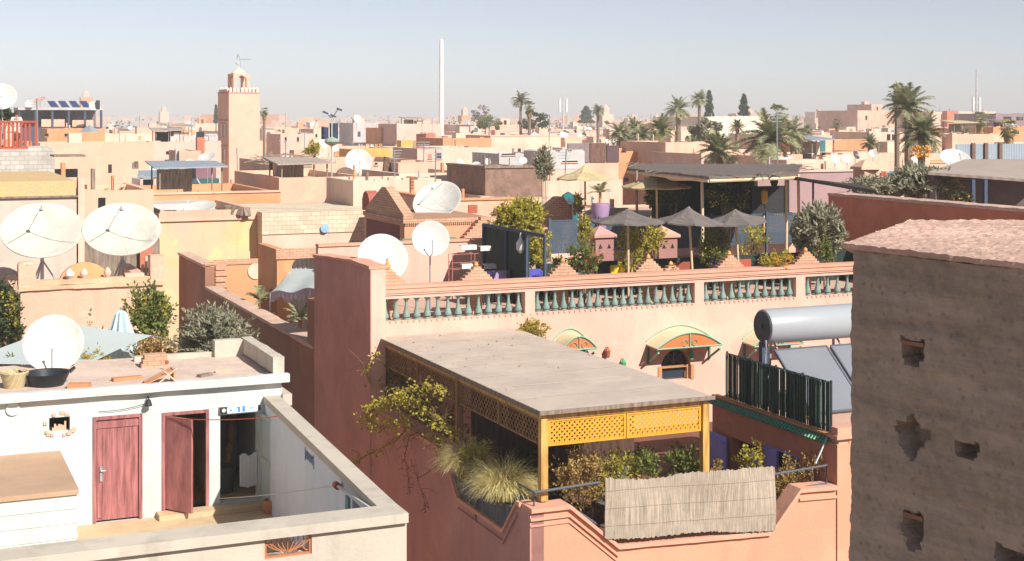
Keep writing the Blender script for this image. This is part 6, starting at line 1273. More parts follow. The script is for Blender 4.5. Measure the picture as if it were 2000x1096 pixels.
house(700, 862, 292, 150, 7, mat('mustard', (.72, .42, .12), var=.2, sc=1.5), 'long mustard orange wall with plants'); house(775, 862, 242, 215, 9, PALEP, 'pink house with a sloping stair wall'); house(832, 852, 262, 195, 4, RED, 'narrow red brick tower with a dark opening', wins=[(836, 849, 268, 274, TEAL)])
house(548, 612, 262, 190, 8, PALEP, 'pale rose house right of the minaret', wins=[(556, 560, 268, 276), (580, 584, 268, 276)]); house(612, 640, 252, 205, 7, CREAM, 'cream hut with a white dish', wins=[(616, 620, 262, 268)])
house(690, 745, 240, 230, 8, GREYP, 'grey roofed house with a white round dish', wins=[]); house(745, 775, 250, 220, 8, ORNG, 'small orange house behind the bird tower')
t = T('reed_boards_house', (*G(1160, 300, 112)[:2], GROUND), 'house with dark brown boards and a blue grey strip', 'house'); v = G(1160, 300, 112)[1]; b = B(); a0, z1 = FV(1108, 280, v); a1 = FV(1208, 280, v)[0]; b.box(a0, a1, v, v+5, GROUND, z1-1.2); b.done('wall', TAN, t)
for q0, q1, m_ in ((1108, 1150, mat('mauve_board', (.25, .19, .19))), (1151, 1183, mat('brown_board', (.2, .11, .08), kind='plank')), (1184, 1208, mat('dark_board', (.13, .08, .08)))): b = B(); b.box(FV(q0, 0, v)[0]+.03, FV(q1, 0, v)[0], v-.1, v+.1, z1-1.5, z1+(.0 if q0 < 1184 else -.2)); b.done('board_panel', m_, t)
house(1075, 1142, 296, 108, 5, GREYP, 'grey tiled awning house', wins=[(1098, 1128, 314, 317)], roofm=GREYP); house(1208, 1308, 298, 122, 7, ORNG, 'low orange house right of the dark boards'); house(1190, 1252, 281, 150, 6, CREAM, 'cream hut between palms')
house(1300, 1380, 278, 118, 8, TAN, 'tan house behind the reed pergola'); house(1310, 1400, 256, 200, 10, CREAM, 'cream house behind the round olive trees', wins=[(1318, 1326, 256, 264)]); house(1378, 1502, 228, 235, 16, mat('pale_sand_wall', (.78, .68, .54), var=.04), 'wide pale sand coloured building among the palms')
house(1370, 1500, 300, 112, 8, PALEP, 'rose walled roof behind the big palm'); house(1500, 1585, 305, 104, 8, TAN, 'tan house with white dishes behind the reed pergola', wins=[(1568, 1585, 300, 320)])
house(1580, 1700, 302, 112, 8, CREAM, 'cream orange house carrying four white dishes', wins=[(1605, 1612, 298, 303)]); house(1700, 1868, 300, 118, 8, TAN, 'tan house behind the right palms', wins=[(1818, 1846, 312, 317, ORNG)])
house(1590, 1706, 272, 170, 8, ORNG, 'orange house with a green awning roof', roofm=GTILE); house(1698, 1764, 258, 200, 8, CREAM, 'cream house with two dark windows', wins=[(1732, 1739, 262, 274), (1742, 1750, 262, 274)]); house(1500, 1560, 262, 200, 10, CREAM, 'cream house right of the leaning fan palm')
house(1675, 1750, 216, 430, 20, TAN, 'tan kasbah like block on the skyline', wins=[(1690, 1694, 226, 234)]); house(1702, 1724, 204, 432, 12, TAN, 'square tower of the skyline kasbah', wins=[(1712, 1715, 209, 216)])
house(1820, 1945, 218, 400, 16, PALEP, 'long ruined pink wall on the right skyline'); house(1850, 1870, 217, 396, 5, RED, 'darker stretch of the ruined pink wall'); house(1945, 2060, 222, 330, 14, mat('slate_rose', (.3, .2, .22)), 'dark rose building at the right edge', wins=[(1960, 1975, 228, 236), (1985, 1998, 228, 236)])
house(1860, 1960, 262, 160, 8, TAN, 'tan house with posts behind the zinc fence'); house(1940, 2040, 248, 200, 8, ORNG, 'orange house at the right edge behind the fan palm', wins=[(1975, 1990, 256, 262)])
# zinc fence on the right
t = T('zinc_fence', (*G(1870, 310, 70)[:2], -8), 'tall fence of pale zinc sheets between rusty posts', 'fence'); v = G(1940, 300, 72)[1]
for a, c in ((1868, 1897), (1901, 1922), (1926, 1950), (1954, 2030)): b = B(); b.box(FV(a, 0, v)[0], FV(c, 0, v)[0], v, v+.06, -6, FV(1940, 281, v)[1]); b.done('sheet', ZINC, t)
for a in (1899, 1924, 1952): b = B(); x = FV(a, 0, v)[0]; b.box(x-.1, x+.1, v-.12, v-.01, -6, FV(1940, 279, v)[1]); b.done('post', mat('rusty_post', (.2, .12, .09)), t)
dish(1866, 312, 66, 30, 5, 55, 'large cream dome shaped dish before the zinc fence', -3.4)
# corrugated shed
t = T('corrugated_shed', (*G(1900, 380, 50)[:2], -6), 'open shed with a dusty corrugated roof above the red wall', 'shed'); e0, e1, k0, k1 = G(1812, 336, 52), G(2060, 354, 50.5), G(1885, 311, 58), G(2060, 311, 58.5); b = B()
b.add([e0, e1, k1, k0]+[(x, y, z-.1) for x, y, z in (e0, e1, k1, k0)], [(0, 1, 2, 3), (7, 6, 5, 4), (0, 4, 5, 1), (1, 5, 6, 2), (2, 6, 7, 3), (3, 7, 4, 0)]); b.done('roof', CORR, t)
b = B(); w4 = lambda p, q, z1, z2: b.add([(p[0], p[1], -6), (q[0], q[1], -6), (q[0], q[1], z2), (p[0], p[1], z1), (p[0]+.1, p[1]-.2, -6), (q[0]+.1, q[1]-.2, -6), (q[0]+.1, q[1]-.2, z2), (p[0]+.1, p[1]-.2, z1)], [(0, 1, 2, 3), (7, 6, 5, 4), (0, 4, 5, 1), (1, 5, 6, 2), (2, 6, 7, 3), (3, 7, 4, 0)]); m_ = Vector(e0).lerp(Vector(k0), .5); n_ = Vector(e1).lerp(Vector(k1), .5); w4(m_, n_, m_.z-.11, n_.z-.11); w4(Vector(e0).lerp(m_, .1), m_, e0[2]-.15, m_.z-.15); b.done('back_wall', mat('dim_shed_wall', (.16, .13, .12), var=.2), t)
for px in (1902, 1926): b = B(); p = G(px, 350, 51); b.box(p[0]-.07, p[0]+.07, p[1], p[1]+.14, -6, p[2]-.02); b.done('post', NAVY, t)
bush(1862, 1900, 380, 398, 50, LDRK, 'dark potted plants under the corrugated shed', 'shed_plants', 200, .1, 81, zb=-5, cat='plant', flower=FLOW)
# red wall on the right
uR_ = 30.0; p = FU(1618, 378, uR_); q = FU(2010, 421, uR_); b = B(); zc = (p[1]+q[1])/2; b.box(uR_, uR_+.5, q[0]-6, p[0], GROUND, zc); tw = b.done('red_wall', RED, label='thick dark red wall running behind the earth house', cat='wall')
b = B(); n = 60; vs = []
for i in range(n+1):
    v_ = q[0]-6+(p[0]-q[0]+6)*i/n; o_ = .03*mn.noise(Vector((v_*2, 0, 0))); vs += [(uR_-.04+o_, v_, zc), (uR_-.03+o_, v_, zc+.10+o_), (uR_+.54, v_, zc+.12+o_), (uR_+.55, v_, zc)]
b.add(vs, [(4*i+k, 4*i+4+k, 4*i+5+k, 4*i+1+k) for i in range(n) for k in range(3)]+[(0, 1, 2, 3), (4*n+3, 4*n+2, 4*n+1, 4*n)]); b.done('clay_coping', CLAY, tw)
r0, r1 = FV(1612, 466, 43.2), FV(1700, 466, 43.2); b = B(); b.box(r0[0], 29.99, 43.0, 43.3, ZT2, r0[1]); b.box(r0[0]-.05, 29.98, 42.95, 43.35, r0[1], r0[1]+.08); b.done('low_red_wall', mat('brick_orange_plaster', (.6, .2, .1)), label='low orange red wall at the right end of the upper terrace', cat='wall')
bush(1738, 1858, 332, 392, 53.5, LOLV, 'wide grey green oleander above the red wall', 'oleander', 3800, .13, 82, zb=-5, clumps=34, el=3, depth=1.2); bush(1660, 1742, 350, 384, 53, LOLV, 'low pale shrub left of the wide oleander', 'shrub', 1200, .12, 83, zb=-5, el=2.5, depth=.8)
t = T('stone_pier', (*G(1692, 375, 56)[:2], -6), 'tan gate pier with a rough pointed cap behind the shrubs', 'pier'); c = G(1692, 328, 56); b = B(); b.box(c[0]-.36, c[0]+.36, c[1]-.36, c[1]+.36, -6, c[2]-.05); b.done('shaft', TAN, t); b = B(); b.lathe([(.65, 0), (.6, .1), (.2, .35), (.001, .4)], (c[0], c[1], c[2]-.05), 5); b.done('cap', SALM, t)
# mauve wall and reed pergola behind the roof garden
house(1480, 1695, 336, 64, 3, mat('mauve_wall', (.40, .26, .26), var=.08), 'mauve walled house behind the reed pergola', cope=PALEP, zb=-12)
t = T('reed_pergola', (*G(1400, 412, 54)[:2], -6.0), 'long rustic pergola roofed with grey reeds on bamboo posts', 'pergola'); zr = -2.12
cr = [FZ(1243, 322, zr), FZ(1566, 323.5, zr), FZ(1556, 342, zr), FZ(1385, 348, zr), FZ(1225, 331, zr)]
b = B(); b.poly(cr, 'z', zr-.03, zr+.05); b.done('reed_roof', mat('weathered_reed_roof', (.21, .17, .15), var=.3, kind='corr', p=.6, bump=.8), t)
b = B(); rng = random.Random(3)
for k in range(70):
    i = rng.randrange(5); p, q = Vector((*cr[i], zr)), Vector((*cr[(i+1) % 5], zr)); c = p.lerp(q, rng.random()); a = rng.uniform(0, 6.28); b.bar(c+Vector((0, 0, .06)), c+Vector((math.cos(a)*.5, math.sin(a)*.5, .06+rng.uniform(-.12, .1))), .04, .02)
b.done('loose_reeds', OLDW, t)
for i in (2, 3): p, q = cr[i], cr[(i+1) % 5]; b = B(); b.tube([(*p, zr-.1), (*q, zr-.1)], .06, 6); b.done('edge_pole', CANE, t)
for k, (px, py, Y) in enumerate(((1243, 333, 55), (1371, 346, 50.5), (1559, 341, 52.3), (1535, 345, 54), (1225+18, 330, 58))):
    p = G(px, py, Y); b = B(); b.tube([(p[0], p[1], -6), (p[0]+.03, p[1], (p[2]-6)/2), (p[0], p[1], p[2])], .055, 8); b.done('cane_post', CANE if k in (1, 2, 3) else OLDW, t, smooth=True)
for k in range(7):
    p, q = Vector((*cr[4], 0)).lerp(Vector((*cr[2], 0)), (k+.5)/7), Vector((*cr[0], 0)).lerp(Vector((*cr[1], 0)), (k+.5)/7); b = B(); b.tube([(p.x, p.y, zr-.08), (q.x, q.y, zr-.08)], .05, 5); b.done('rafter', OLDW, t)
v = G(1400, 380, 60)[1]; b = B(); b.box(FV(1275, 0, v)[0], FV(1470, 0, v)[0], v, v+.1, -6.5, FV(1400, 352, v)[1]); b.done('dark_reed_back', GRNF, t)
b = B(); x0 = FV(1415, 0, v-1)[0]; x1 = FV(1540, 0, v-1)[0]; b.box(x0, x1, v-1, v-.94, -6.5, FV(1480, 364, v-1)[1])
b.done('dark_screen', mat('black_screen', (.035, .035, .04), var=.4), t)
for px in (1422, 1453, 1470, 1538): b = B(); x = FV(px, 0, v-1.1)[0]; b.box(x-.06, x+.06, v-1.15, v-1.05, -6.5, zr-.1); b.done('dark_post', BLACKM, t)
b = B(); c = G(1493, 384, 55); b.lathe([(.04, -.28), (.12, -.2), (.12, .2), (.04, .28), (.001, .3)], c, 10); b.done('yellow_lantern', mat('amber_lantern', (.75, .42, .06), rough=.4), label='tall amber lantern hanging in the dark under the reed pergola', cat='lantern', smooth=True)
b = B(); c = G(1512, 352, 54); b.lathe([(.001, .3), (.06, .2), (.16, -.05), (.1, -.25), (.001, -.28)], c, 8); b.done('dark_lantern', BLACKM, label='dark lantern hanging at the right of the reed pergola', cat='lantern')
bush(1386, 1462, 352, 412, 53.5, LDRK, 'dark leafed bush with yellow fruit under the reed pergola', 'fruit_bush', 1100, .12, 84, zb=-6, flower=LYEL); bush(1262, 1300, 362, 405, 57, LGRN, 'green plants in the shade at the left of the reed pergola', 'shade_plants', 500, .14, 85, zb=-6, cat='plant')
bush(1300, 1330, 372, 410, 56, LDRK, 'dark upright plant under the thatched umbrella by the reed pergola', 'upright_plant', 260, .14, 86, zb=-6, cat='plant')
house(1030, 1232, 412, 60, 8, CREAM, 'cream roof behind the blue grey lattice fence', zb=-13, roofm=PINKF); house(1230, 1600, 425, 58, 9, TAN, 'tan roof terrace carrying the reed pergola', zb=-13, roofm=PINKF, par=.1)
umbrella(1142, 348, 56, 57, 26, 1146, 'pale straw thatched umbrella behind the lattice fence', 4, m=THATCH, zb=-6, group=None); umbrella(1282, 364, 55, 68, 27, 1285, 'pale straw thatched umbrella under the left end of the reed pergola', 5, m=THATCH, zb=-6, group=None)
t = T('brick_niche', (*G(1095, 415, 57)[:2], -6), 'small brick gabled niche left of the teal arched door', 'niche'); c = G(1095, 415, 57); b = B(); b.poly([(c[0]-.75, -6), (c[0]+.45, -6), (c[0]+.45, c[2]+.15), (c[0]+.15, c[2]+.62), (c[0]-.05, c[2]+.62), (c[0]-.75, c[2]+.1)], 'v', c[1], c[1]+.6); b.done('body', BRICK, t); b = B(); b.box(c[0]+.46, c[0]+.5, c[1]-.05, c[1]+.65, -6, c[2]+.3); b.done('side', ORNG, t)
t = T('teal_dome_door', (*G(1112, 415, 58)[:2], -6), 'teal arched door with a dark pointed top behind the lattice fence', 'door'); c = G(1112, 415, 58.3); b = B(); b.poly([(c[0]-.4, -6), (c[0]+.4, -6), (c[0]+.4, c[2]+.45), (c[0]+.22, c[2]+.72), (c[0], c[2]+.84), (c[0]-.22, c[2]+.72), (c[0]-.4, c[2]+.45)], 'v', c[1], c[1]+.2); b.done('leaf', mat('teal_paint', (.03, .2, .2)), t); b = B(); b.poly([(c[0]-.25, -6), (c[0]+.2, -6), (c[0]+.2, c[2]+.4), (c[0], c[2]+.6), (c[0]-.25, c[2]+.4)], 'v', c[1]-.02, c[1]-.003); b.done('panel', NAVY, t)
pottedpalm(1172, 377, 55, .55, 'small fan palm in a large lavender pot', -6, 3, m=PALMG); c = G(1173, 418, 54.8); b = B(); b.lathe([(.22, -1.2), (.28, -.3), (.36, .25), (.33, .42), (.28, .42)], c, 18); b.done('lavender_pot', LAV, smooth=True, label='large lavender glazed pot behind the lattice fence', cat='pot')
bush(1118, 1140, 385, 420, 56, LYEL, 'yellow climber on the umbrella pole behind the lattice fence', 'climber', 200, .13, 87, zb=-6)
pts = [G(1462, 336, 58), G(1690, 362, 50.5), G(1712, 372, 49), G(1560, 346, 51)]; b = B(); b.add(pts+[(x, y, z-.12) for x, y, z in pts], [(0, 1, 2, 3), (7, 6, 5, 4), (0, 4, 5, 1), (1, 5, 6, 2), (2, 6, 7, 3), (3, 7, 4, 0)])
t = T('dark_awning', (*G(1600, 350, 51)[:2], -6.0), 'dark sloping awning running right from the reed pergola', 'awning'); b.done('awning_sheet', mat('dark_awning_cloth', (.07, .06, .055), var=.2), t); b = B(); p = G(1588, 352, 51.2); b.tube([(p[0], p[1], -6), p], .04, 6); p = G(1692, 368, 50); b.tube([(p[0], p[1], -6), p], .04, 6); b.done('post', NAVY, t)
# brick gabled house left of the roof garden
Yg = 47.0; vg_ = G(790, 428, Yg)[1]; a0, z0 = FV(790, 428, vg_); a1 = FV(952, 428, vg_)[0]
t = T('brick_gabled_house', (a0, vg_, GROUND), 'pink house with a scalloped brick cornice and a stepped brick gable', 'house'); D = 4.4
b = B(); b.box(a0, a1, vg_, vg_+D, GROUND, z0-.14); b.done('wall', MC['salmon_plaster'], t); b = B(); b.box(a0-.06, a1+.04, vg_-.06, vg_+D, z0-.14, z0); n = 40
for k in range(n): x = a0+(a1-a0)*(k+.5)/n; b.box(x-.02, x+.02, vg_-.06, vg_-.001, z0-.22, z0-.141)
b.done('cornice', BRICK, t)
b = B(); b.poly([(vg_+.1, z0)] + [(vg_+.1+D*.46*(k//2+ (1 if k % 2 else 0))/7 if False else vg_+.1+(D*.5-.3)*k/7, z0+.12*(k+1)) for k in range(8) for _ in (0,)] + [(vg_+D-.1-(D*.5-.3)*(7-k)/7, z0+.12*(8-k)) for k in range(8)] + [(vg_+D-.1, z0)], 'u', a0, a0+.35); b.done('stepped_gable', BRICK, t)
b = B(); b.box(a0-.02, a0-.004, vg_+.5, vg_+D-.3, z0-1.0, z0-.25); b.done('shade_panel', mat('oxblood_shade', (.25, .09, .08)), t)  # dark red panel painted in for the shade on the left face
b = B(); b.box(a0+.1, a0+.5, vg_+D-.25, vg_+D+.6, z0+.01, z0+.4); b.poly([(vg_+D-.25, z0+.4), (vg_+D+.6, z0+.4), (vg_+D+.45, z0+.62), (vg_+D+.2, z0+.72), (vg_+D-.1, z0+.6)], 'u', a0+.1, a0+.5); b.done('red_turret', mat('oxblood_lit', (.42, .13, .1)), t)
dish(855, 394, 50.5, 48, -18, 44, 'large white dish tilted to the left above the brick cornice', z0-.1, 'tripod')
b = B(); b.box(a0-.3, a0+1.6, vg_-.7, vg_-.3, z0-1.0, z0-.62); b.done('green_tarp', mat('green_tarp', (.12, .33, .2)), label='folded green tarp below the brick cornice behind the dishes', cat='tarp')
t = T('brick_stair_gable', (*FV(945, 430, vg_-.4)[:1], vg_-.4, ZT2), 'stepped brick gable left of the dark gate', 'gable'); b = B(); x1 = FV(947, 430, vg_-.4)[0]
for k in range(10): b.box(x1-.1*(k+1)-.06, x1+.5, vg_-.45, vg_-.2, z0-.98+.1*(9-k)-(0 if k < 9 else 1), z0-.98+.1*(10-k))
b.done('steps', BRICK, t)
b = B()
for k in range(8): b.tube([G(690+4*k, 470, 44+.3*k), G(694+4*k, 515, 44+.3*k)], .05, 5)
b.done('bundle_of_poles', BLACKM, label='dark upright poles left of the big dish behind the shade-coloured pink wall', cat='poles')
# ================================================================ far dishes
FD = [(373, 243, 225, 10, 'white dish on the orange red roof left of the minaret'), (405, 268, 170, 0, ''), (1866, 0, 0, 0, ''), (698, 233, 225, 9, 'white round dish on the grey roofed house'), (612, 242, 200, 6, 'small white dish on the cream hut'), (630, 283, 118, 11, 'white dish low left of the bird frame mast'), (655, 290, 118, 7, 'small white dish by the mast foot'), (899, 318, 98, 9, 'white dish above the dark ragged openings'), (930, 323, 96, 9, 'second white dish right of the ragged openings'), (952, 316, 110, 7, 'small white dish behind the ragged openings'), (1022, 314, 110, 8, 'left white dish on the pale grey house'), (1043, 313, 112, 8, 'middle white dish on the pale grey house'), (1030, 297, 125, 7, 'upper white dish on the pale grey house'),
      (1632, 312, 96, 10, 'leftmost of four white dishes on the cream orange house'), (1655, 311, 96, 11, 'second of four white dishes on the cream orange house'), (1672, 303, 104, 9, 'third of four white dishes on the cream orange house'), (1705, 300, 108, 9, 'rightmost of four white dishes on the cream orange house'), (1520, 314, 96, 14, 'white dish half behind the reed pergola roof'), (1540, 312, 98, 10, 'white dish right beside the one half behind the reed pergola roof'), (1785, 312, 96, 9, 'white dish under the orange fruited palm'), (1950, 252, 200, 6, 'small white dish near the right fan palm'), (345, 252, 225, 6, 'tiny white dish on the cream house roofs at left'), (255, 250, 225, 5, 'tiny white dish on far roofs above the pink wall')]
for k, (px, py, Y, r, lb) in enumerate(FD):
    if r: dish(px, py, Y, r, (-10, 25, 5, 40)[k % 4], 25+10*(k % 3), lb, G(px, py, Y)[2]-r/F*Y-1.2, small=True)
rng = random.Random(12); SM = []
for k in range(46):
    px, py, = rng.uniform(200, 1990), rng.uniform(262, 345)
    if 400 < px < 530 or (1200 < px < 1560 and py > 300) or (py > 315 and px > 1500): continue
    Y = 6.0*F/(py-228)*rng.uniform(.75, .95); Y = min(Y, 210); r = rng.uniform(.4, .75); dish(px, py, Y, r/Y*F, rng.choice([-15, 10, 20, 35]), rng.choice([25, 35, 50]), 'small white dish among the middle distance roofs', G(px, py, Y)[2]-r-1.6, small=True, group='small dishes on the middle roofs')
for k in range(16):       # washing hung on roofs
    px, py = rng.uniform(180, 1980), rng.uniform(268, 335)
    if 400 < px < 530 or (1200 < px < 1560 and py > 295): continue
    Y = min(190, 5.2*F/(py-228)*.85); c = G(px, py, Y); L = rng.uniform(2, 4); t = T('laundry_line', (c[0], c[1], c[2]-1.7), 'line of washing on a middle distance roof, %s' % ('left of the minaret' if px < 425 else 'between the minaret and the white mast' if px < 860 else 'under the centre pair of palms' if px < 1150 else 'among the low palms right of centre' if px < 1500 else 'before the skyline kasbah' if px < 1720 else 'behind the fruited palm'), 'laundry line', 'washing lines on the roofs')
    b = B(); b.tube([(c[0], c[1], c[2]-1.7), c], .04, 4); b.tube([(c[0]+L, c[1], c[2]-1.7), (c[0]+L, c[1], c[2])], .04, 4); b.tube([c, (c[0]+L/2, c[1], c[2]-.1), (c[0]+L, c[1], c[2])], .02, 4); b.done('poles', STEEL, t)
    for q in range(4): x = c[0]+L*(q+.2)/4; b = B(); h_ = rng.uniform(.5, 1.1); b.add([(x, c[1], c[2]-.05), (x+L*.18, c[1], c[2]-.07), (x+L*.17, c[1]+.1, c[2]-h_), (x+.05, c[1]-.06, c[2]-h_+.1)], [(0, 1, 2, 3)]); b.done('cloth', rng.choice([WHP, RED2, BLP, TERRA, NAVY, YEL, PINK]), t)
# bird frame mast
t = T('aerial_mast', (*G(648, 340, 88)[:2], -8), 'thin mast with a green ball cage and crossed aerial arms', 'mast'); c = G(648, 340, 88); b = B(); z1 = G(648, 222, 88)[2]; b.tube([(c[0], c[1], -8), (c[0], c[1], z1)], .045, 6); b.done('pole', flat('pale_green_metal', (.42, .52, .48)), t)
b = B()
for dx, dz, l in ((-.45, .15, .5), (.45, .35, .4), (.05, -.05, .5)): b.bar((c[0]+dx-.12, c[1], z1+dz-.03), (c[0]+dx+.2, c[1], z1+dz-.15), .16, .1); b.tube([(c[0], c[1], z1-.3), (c[0]+dx, c[1], z1+dz)], .025, 4)
b.done('aerial', NAVY, t); z2 = G(648, 275, 88)[2]; b = B(); b.lathe([(.05, .25), (.4, .1), (.5, -.05), (.35, -.2), (.05, -.35)], (c[0], c[1], z2), 10); b.done('green_float', mat('sage', (.3, .38, .3)), t); z3 = G(648, 255, 88)[2]; b = B(); b.box(c[0]-.42, c[0]-.12, c[1]+.3, c[1]+.9, z3-.55, z3+.2); b.box(c[0]+.12, c[0]+.5, c[1]+.3, c[1]+.9, z3-.6, z3+.45); b.done('dark_cloth', mat('dark_blue_cloth', (.04, .05, .1)), t)
# tall white mast, relay masts
c = G(862, 247, 300); t = T('white_mast', (c[0], c[1], GROUND), 'very tall plain white mast against the sky', 'mast'); zt = G(862, 76, 300)[2]; b = B(); b.lathe([(.55, GROUND), (.52, 0), (.40, zt-.3), (.12, zt)], (c[0], c[1], 0), 14); b.done('pole', flat('mast_white', (.85, .85, .83)), t, smooth=True)
b = B(); b.lathe([(.9, 0), (.9, .5), (.6, .9)], (c[0], c[1], GROUND), 14); b.done('base', GREYP, t)
for px, py, Y, h, lb in ((1100, 186, 420, 14, 'slim relay mast with two white aerials in the centre distance'), (1907, 135, 380, 20, 'tall relay mast with white aerials at the right')):
    c = G(px, py, Y); t = T('relay_mast', (c[0], c[1], GROUND), lb, 'mast'); b = B(); b.tube([(c[0], c[1], GROUND), (c[0], c[1], c[2])], [.5, .16], 6)
    for k in range(10): z = GROUND+(c[2]-GROUND)*k/10; b.bar((c[0]-.5, c[1], z), (c[0]+.5, c[1], z+1.2), .1)
    b.done('pole', mat('mast_grey', (.5, .5, .52)), t)
    for s_ in (-1, 1): b = B(); zc = c[2]-(2.5 if px < 1500 else 9); b.box(c[0]+s_*1.1-.25, c[0]+s_*1.1+.25, c[1]-.2, c[1]+.2, zc-2.5, zc+1.5); b.bar((c[0], c[1], zc), (c[0]+s_*1.1, c[1], zc), .12); b.done('aerial', WHP, t)
# far small minaret and others on the skyline
for px, py, Y, w, lb in ((168, 176, 900, 3.6, 'pale orange minaret on the skyline behind the solar panels'), (320, 206, 1000, 3.0, 'tiny pale minaret on the left skyline'), (907, 208, 700, 2.5, 'small orange minaret beside the bare tree'), (1182, 203, 600, 2.6, 'pale yellow tower behind the lone palm'), (1282, 222, 900, 2.6, 'tiny rose minaret near the shaggy palms')):
    c = G(px, py, Y); t = T('far_minaret', (c[0], c[1], GROUND), lb, 'minaret'); b = B(); b.box(c[0]-w, c[0]+w, c[1]-w, c[1]+w, GROUND, c[2]-4.5); b.done('tower', ORNG if 'orange' in lb else CREAM, t); b = B(); b.box(c[0]-w*.5, c[0]+w*.5, c[1]-w*.5, c[1]+w*.5, c[2]-4.5, c[2]-1.5); b.lathe([(w*.5, 0), (.001, 1.6)], (c[0], c[1], c[2]-1.5), 8); b.done('lantern', PALEP, t)
# ================================================================ palms and trees
palm(1774, 212, 100, 50, 'date', 'tall shaggy date palm, the highest crown at the right', seed=2, trunkr=.28); palm(1752, 178, 106, 24, 'fan', 'tall fan palm whose dark crown tops the shaggy date palm', seed=4, trunkr=.2)
palm(1800, 268, 88, 48, 'date', 'orange fruited date palm in front of the tall shaggy palm', seed=5, trunkr=.25, m=PALMD); palm(1503, 275, 80, 62, 'date', 'broad grey green date palm above the reed pergola', seed=6, trunkr=.3)
palm(1520, 222, 125, 28, 'fan', 'leaning fan palm behind the broad date palm', seed=7, m=PALMG); palm(1405, 300, 84, 46, 'date', 'low sprawling palm left of the broad date palm', seed=8, trunkr=.25); palm(1548, 262, 110, 34, 'date', 'thin pale palm right of the broad date palm', seed=9)
palm(1325, 215, 190, 28, 'date', 'shaggy greyish date palm on the centre right skyline', seed=10, trunkr=.4); palm(1366, 196, 230, 20, 'date', 'slim date palm right of the shaggy greyish one', seed=11, trunkr=.3); palm(1017, 197, 260, 20, 'date', 'drooping brownish palm of the pair in the centre', seed=12, trunkr=.3, m=LOLV); palm(1034, 208, 250, 17, 'fan', 'dark fan palm of the pair in the centre', seed=13, trunkr=.3)
palm(1168, 218, 250, 15, 'date', 'lone palm beside the pale yellow tower', seed=14, trunkr=.3); palm(1210, 262, 150, 26, 'date', 'low palm left of the dense yellow green palm', seed=15, trunkr=.3); palm(1238, 250, 170, 24, 'date', 'middle one of the low palms in the centre right', seed=16, trunkr=.3); palm(1290, 256, 150, 32, 'date', 'dense yellow green palm in the centre right', seed=17, trunkr=.35, m=mat('palm_frond_yellow', (.28, .28, .10), var=.3, kind='leaf', trans=.3, bump=0))
palm(1635, 240, 210, 12, 'fan', 'small round fan palm on the roofs before the kasbah', seed=18); palm(1915, 232, 170, 22, 'fan', 'ragged fan palm under the right relay mast', seed=19, m=PALMG); palm(1970, 250, 130, 27, 'fan', 'yellow green fan palm near the right edge', seed=20, m=MC['palm_frond_yellow']); palm(516, 218, 190, 12, 'fan', 'small fan palm peeking out right of the minaret', seed=21); palm(948, 238, 330, 16, 'date', 'pale palm near the bare tree', seed=22)
palm(1255, 268, 140, 26, 'date', 'small palm between the roofs, right of the low palm pair', seed=50, trunkr=.25, m=PALMG)
palm(1222, 276, 150, 20, 'date', 'small palm between the roofs, below the low palm pair', seed=51, trunkr=.25, m=PALMD)
palm(1352, 292, 120, 26, 'date', 'small palm between the roofs, above the left end of the reed pergola', seed=52, trunkr=.25, m=PALMG)
palm(1440, 250, 170, 18, 'date', 'small palm between the roofs, before the pale sand building', seed=53, trunkr=.25, m=PALMD)
palm(1575, 262, 160, 20, 'date', 'small palm between the roofs, right of the leaning fan palm', seed=54, trunkr=.25, m=PALMG)
palm(1700, 280, 120, 20, 'date', 'small palm between the roofs, left of the fruited palm', seed=55, trunkr=.25, m=PALMD)
palm(1885, 262, 190, 16, 'date', 'small palm between the roofs, left of the right relay mast', seed=56, trunkr=.25, m=PALMG)
b = B(); c = G(1800, 292, 86)
for k in range(5):
    a = k*1.25; q = (c[0]+.5*math.cos(a), c[1]+.5*math.sin(a), c[2]-.1)
    for j in range(14): rng = random.Random(k*20+j); b.lathe([(.001, -.09), (.08, 0), (.001, .09)], (q[0]+rng.uniform(-.2, .2), q[1]+rng.uniform(-.2, .2), q[2]+rng.uniform(-.35, .3)), 5)
b.done('date_clusters', mat('date_orange', (.75, .32, .04)), label='bright orange date clusters hanging under the fruited palm crown', cat='dates')
tree(1378, 255, 150, 26, 20, 'round dull green tree beside the cream house', LOLV, seed=31); tree(1356, 262, 160, 16, 14, 'smaller round tree left of the dull green one', LGRN, seed=32); tree(935, 222, 420, 26, 14, 'bare brownish tree on the skyline right of the white mast', mat('bare_twigs', (.26, .18, .15), var=.3), seed=33, n=500, sz=.5); tree(955, 240, 300, 24, 12, 'green tree below the bare brownish tree', LGRN, seed=34); tree(1040, 236, 260, 26, 18, 'dark green tree under the centre pair of palms', LDRK, seed=35)
for px, pt, pb, Y, w, lb in ((1385, 178, 228, 300, 8, 'tall dark cypress right of the slim date palm'), (1453, 185, 226, 300, 9, 'tall dark cypress above the pale sand building'), (1145, 208, 240, 500, 14, 'dark pointed conifer in the centre distance'), (422, 205, 240, 400, 4, 'thin dark cypress left of the minaret')):
    c0, c1 = G(px, pt, Y), G(px, pb, Y); t = T('cypress', (c1[0], c1[1], GROUND), lb, 'cypress'); b = B(); rng = random.Random(px); H = c0[2]-c1[2]; r = w/F*Y; vs = []
    for i in range(900): f = rng.random(); a = rng.uniform(0, 6.28); rr = r*(1-f)**.5*rng.uniform(.5, 1.1)*(1+.25*math.sin(f*20)); leafq(b, (c1[0]+rr*math.cos(a), c1[1]+rr*math.sin(a), c1[2]+H*f), .09*r+.35, rng, 2)
    b.done('crown', LDRK, t, fix=False); b = B(); b.tube([(c1[0], c1[1], GROUND), (c1[0], c1[1], c1[2]+H*.6)], [.4, .1], 6); b.done('trunk', BARK, t)
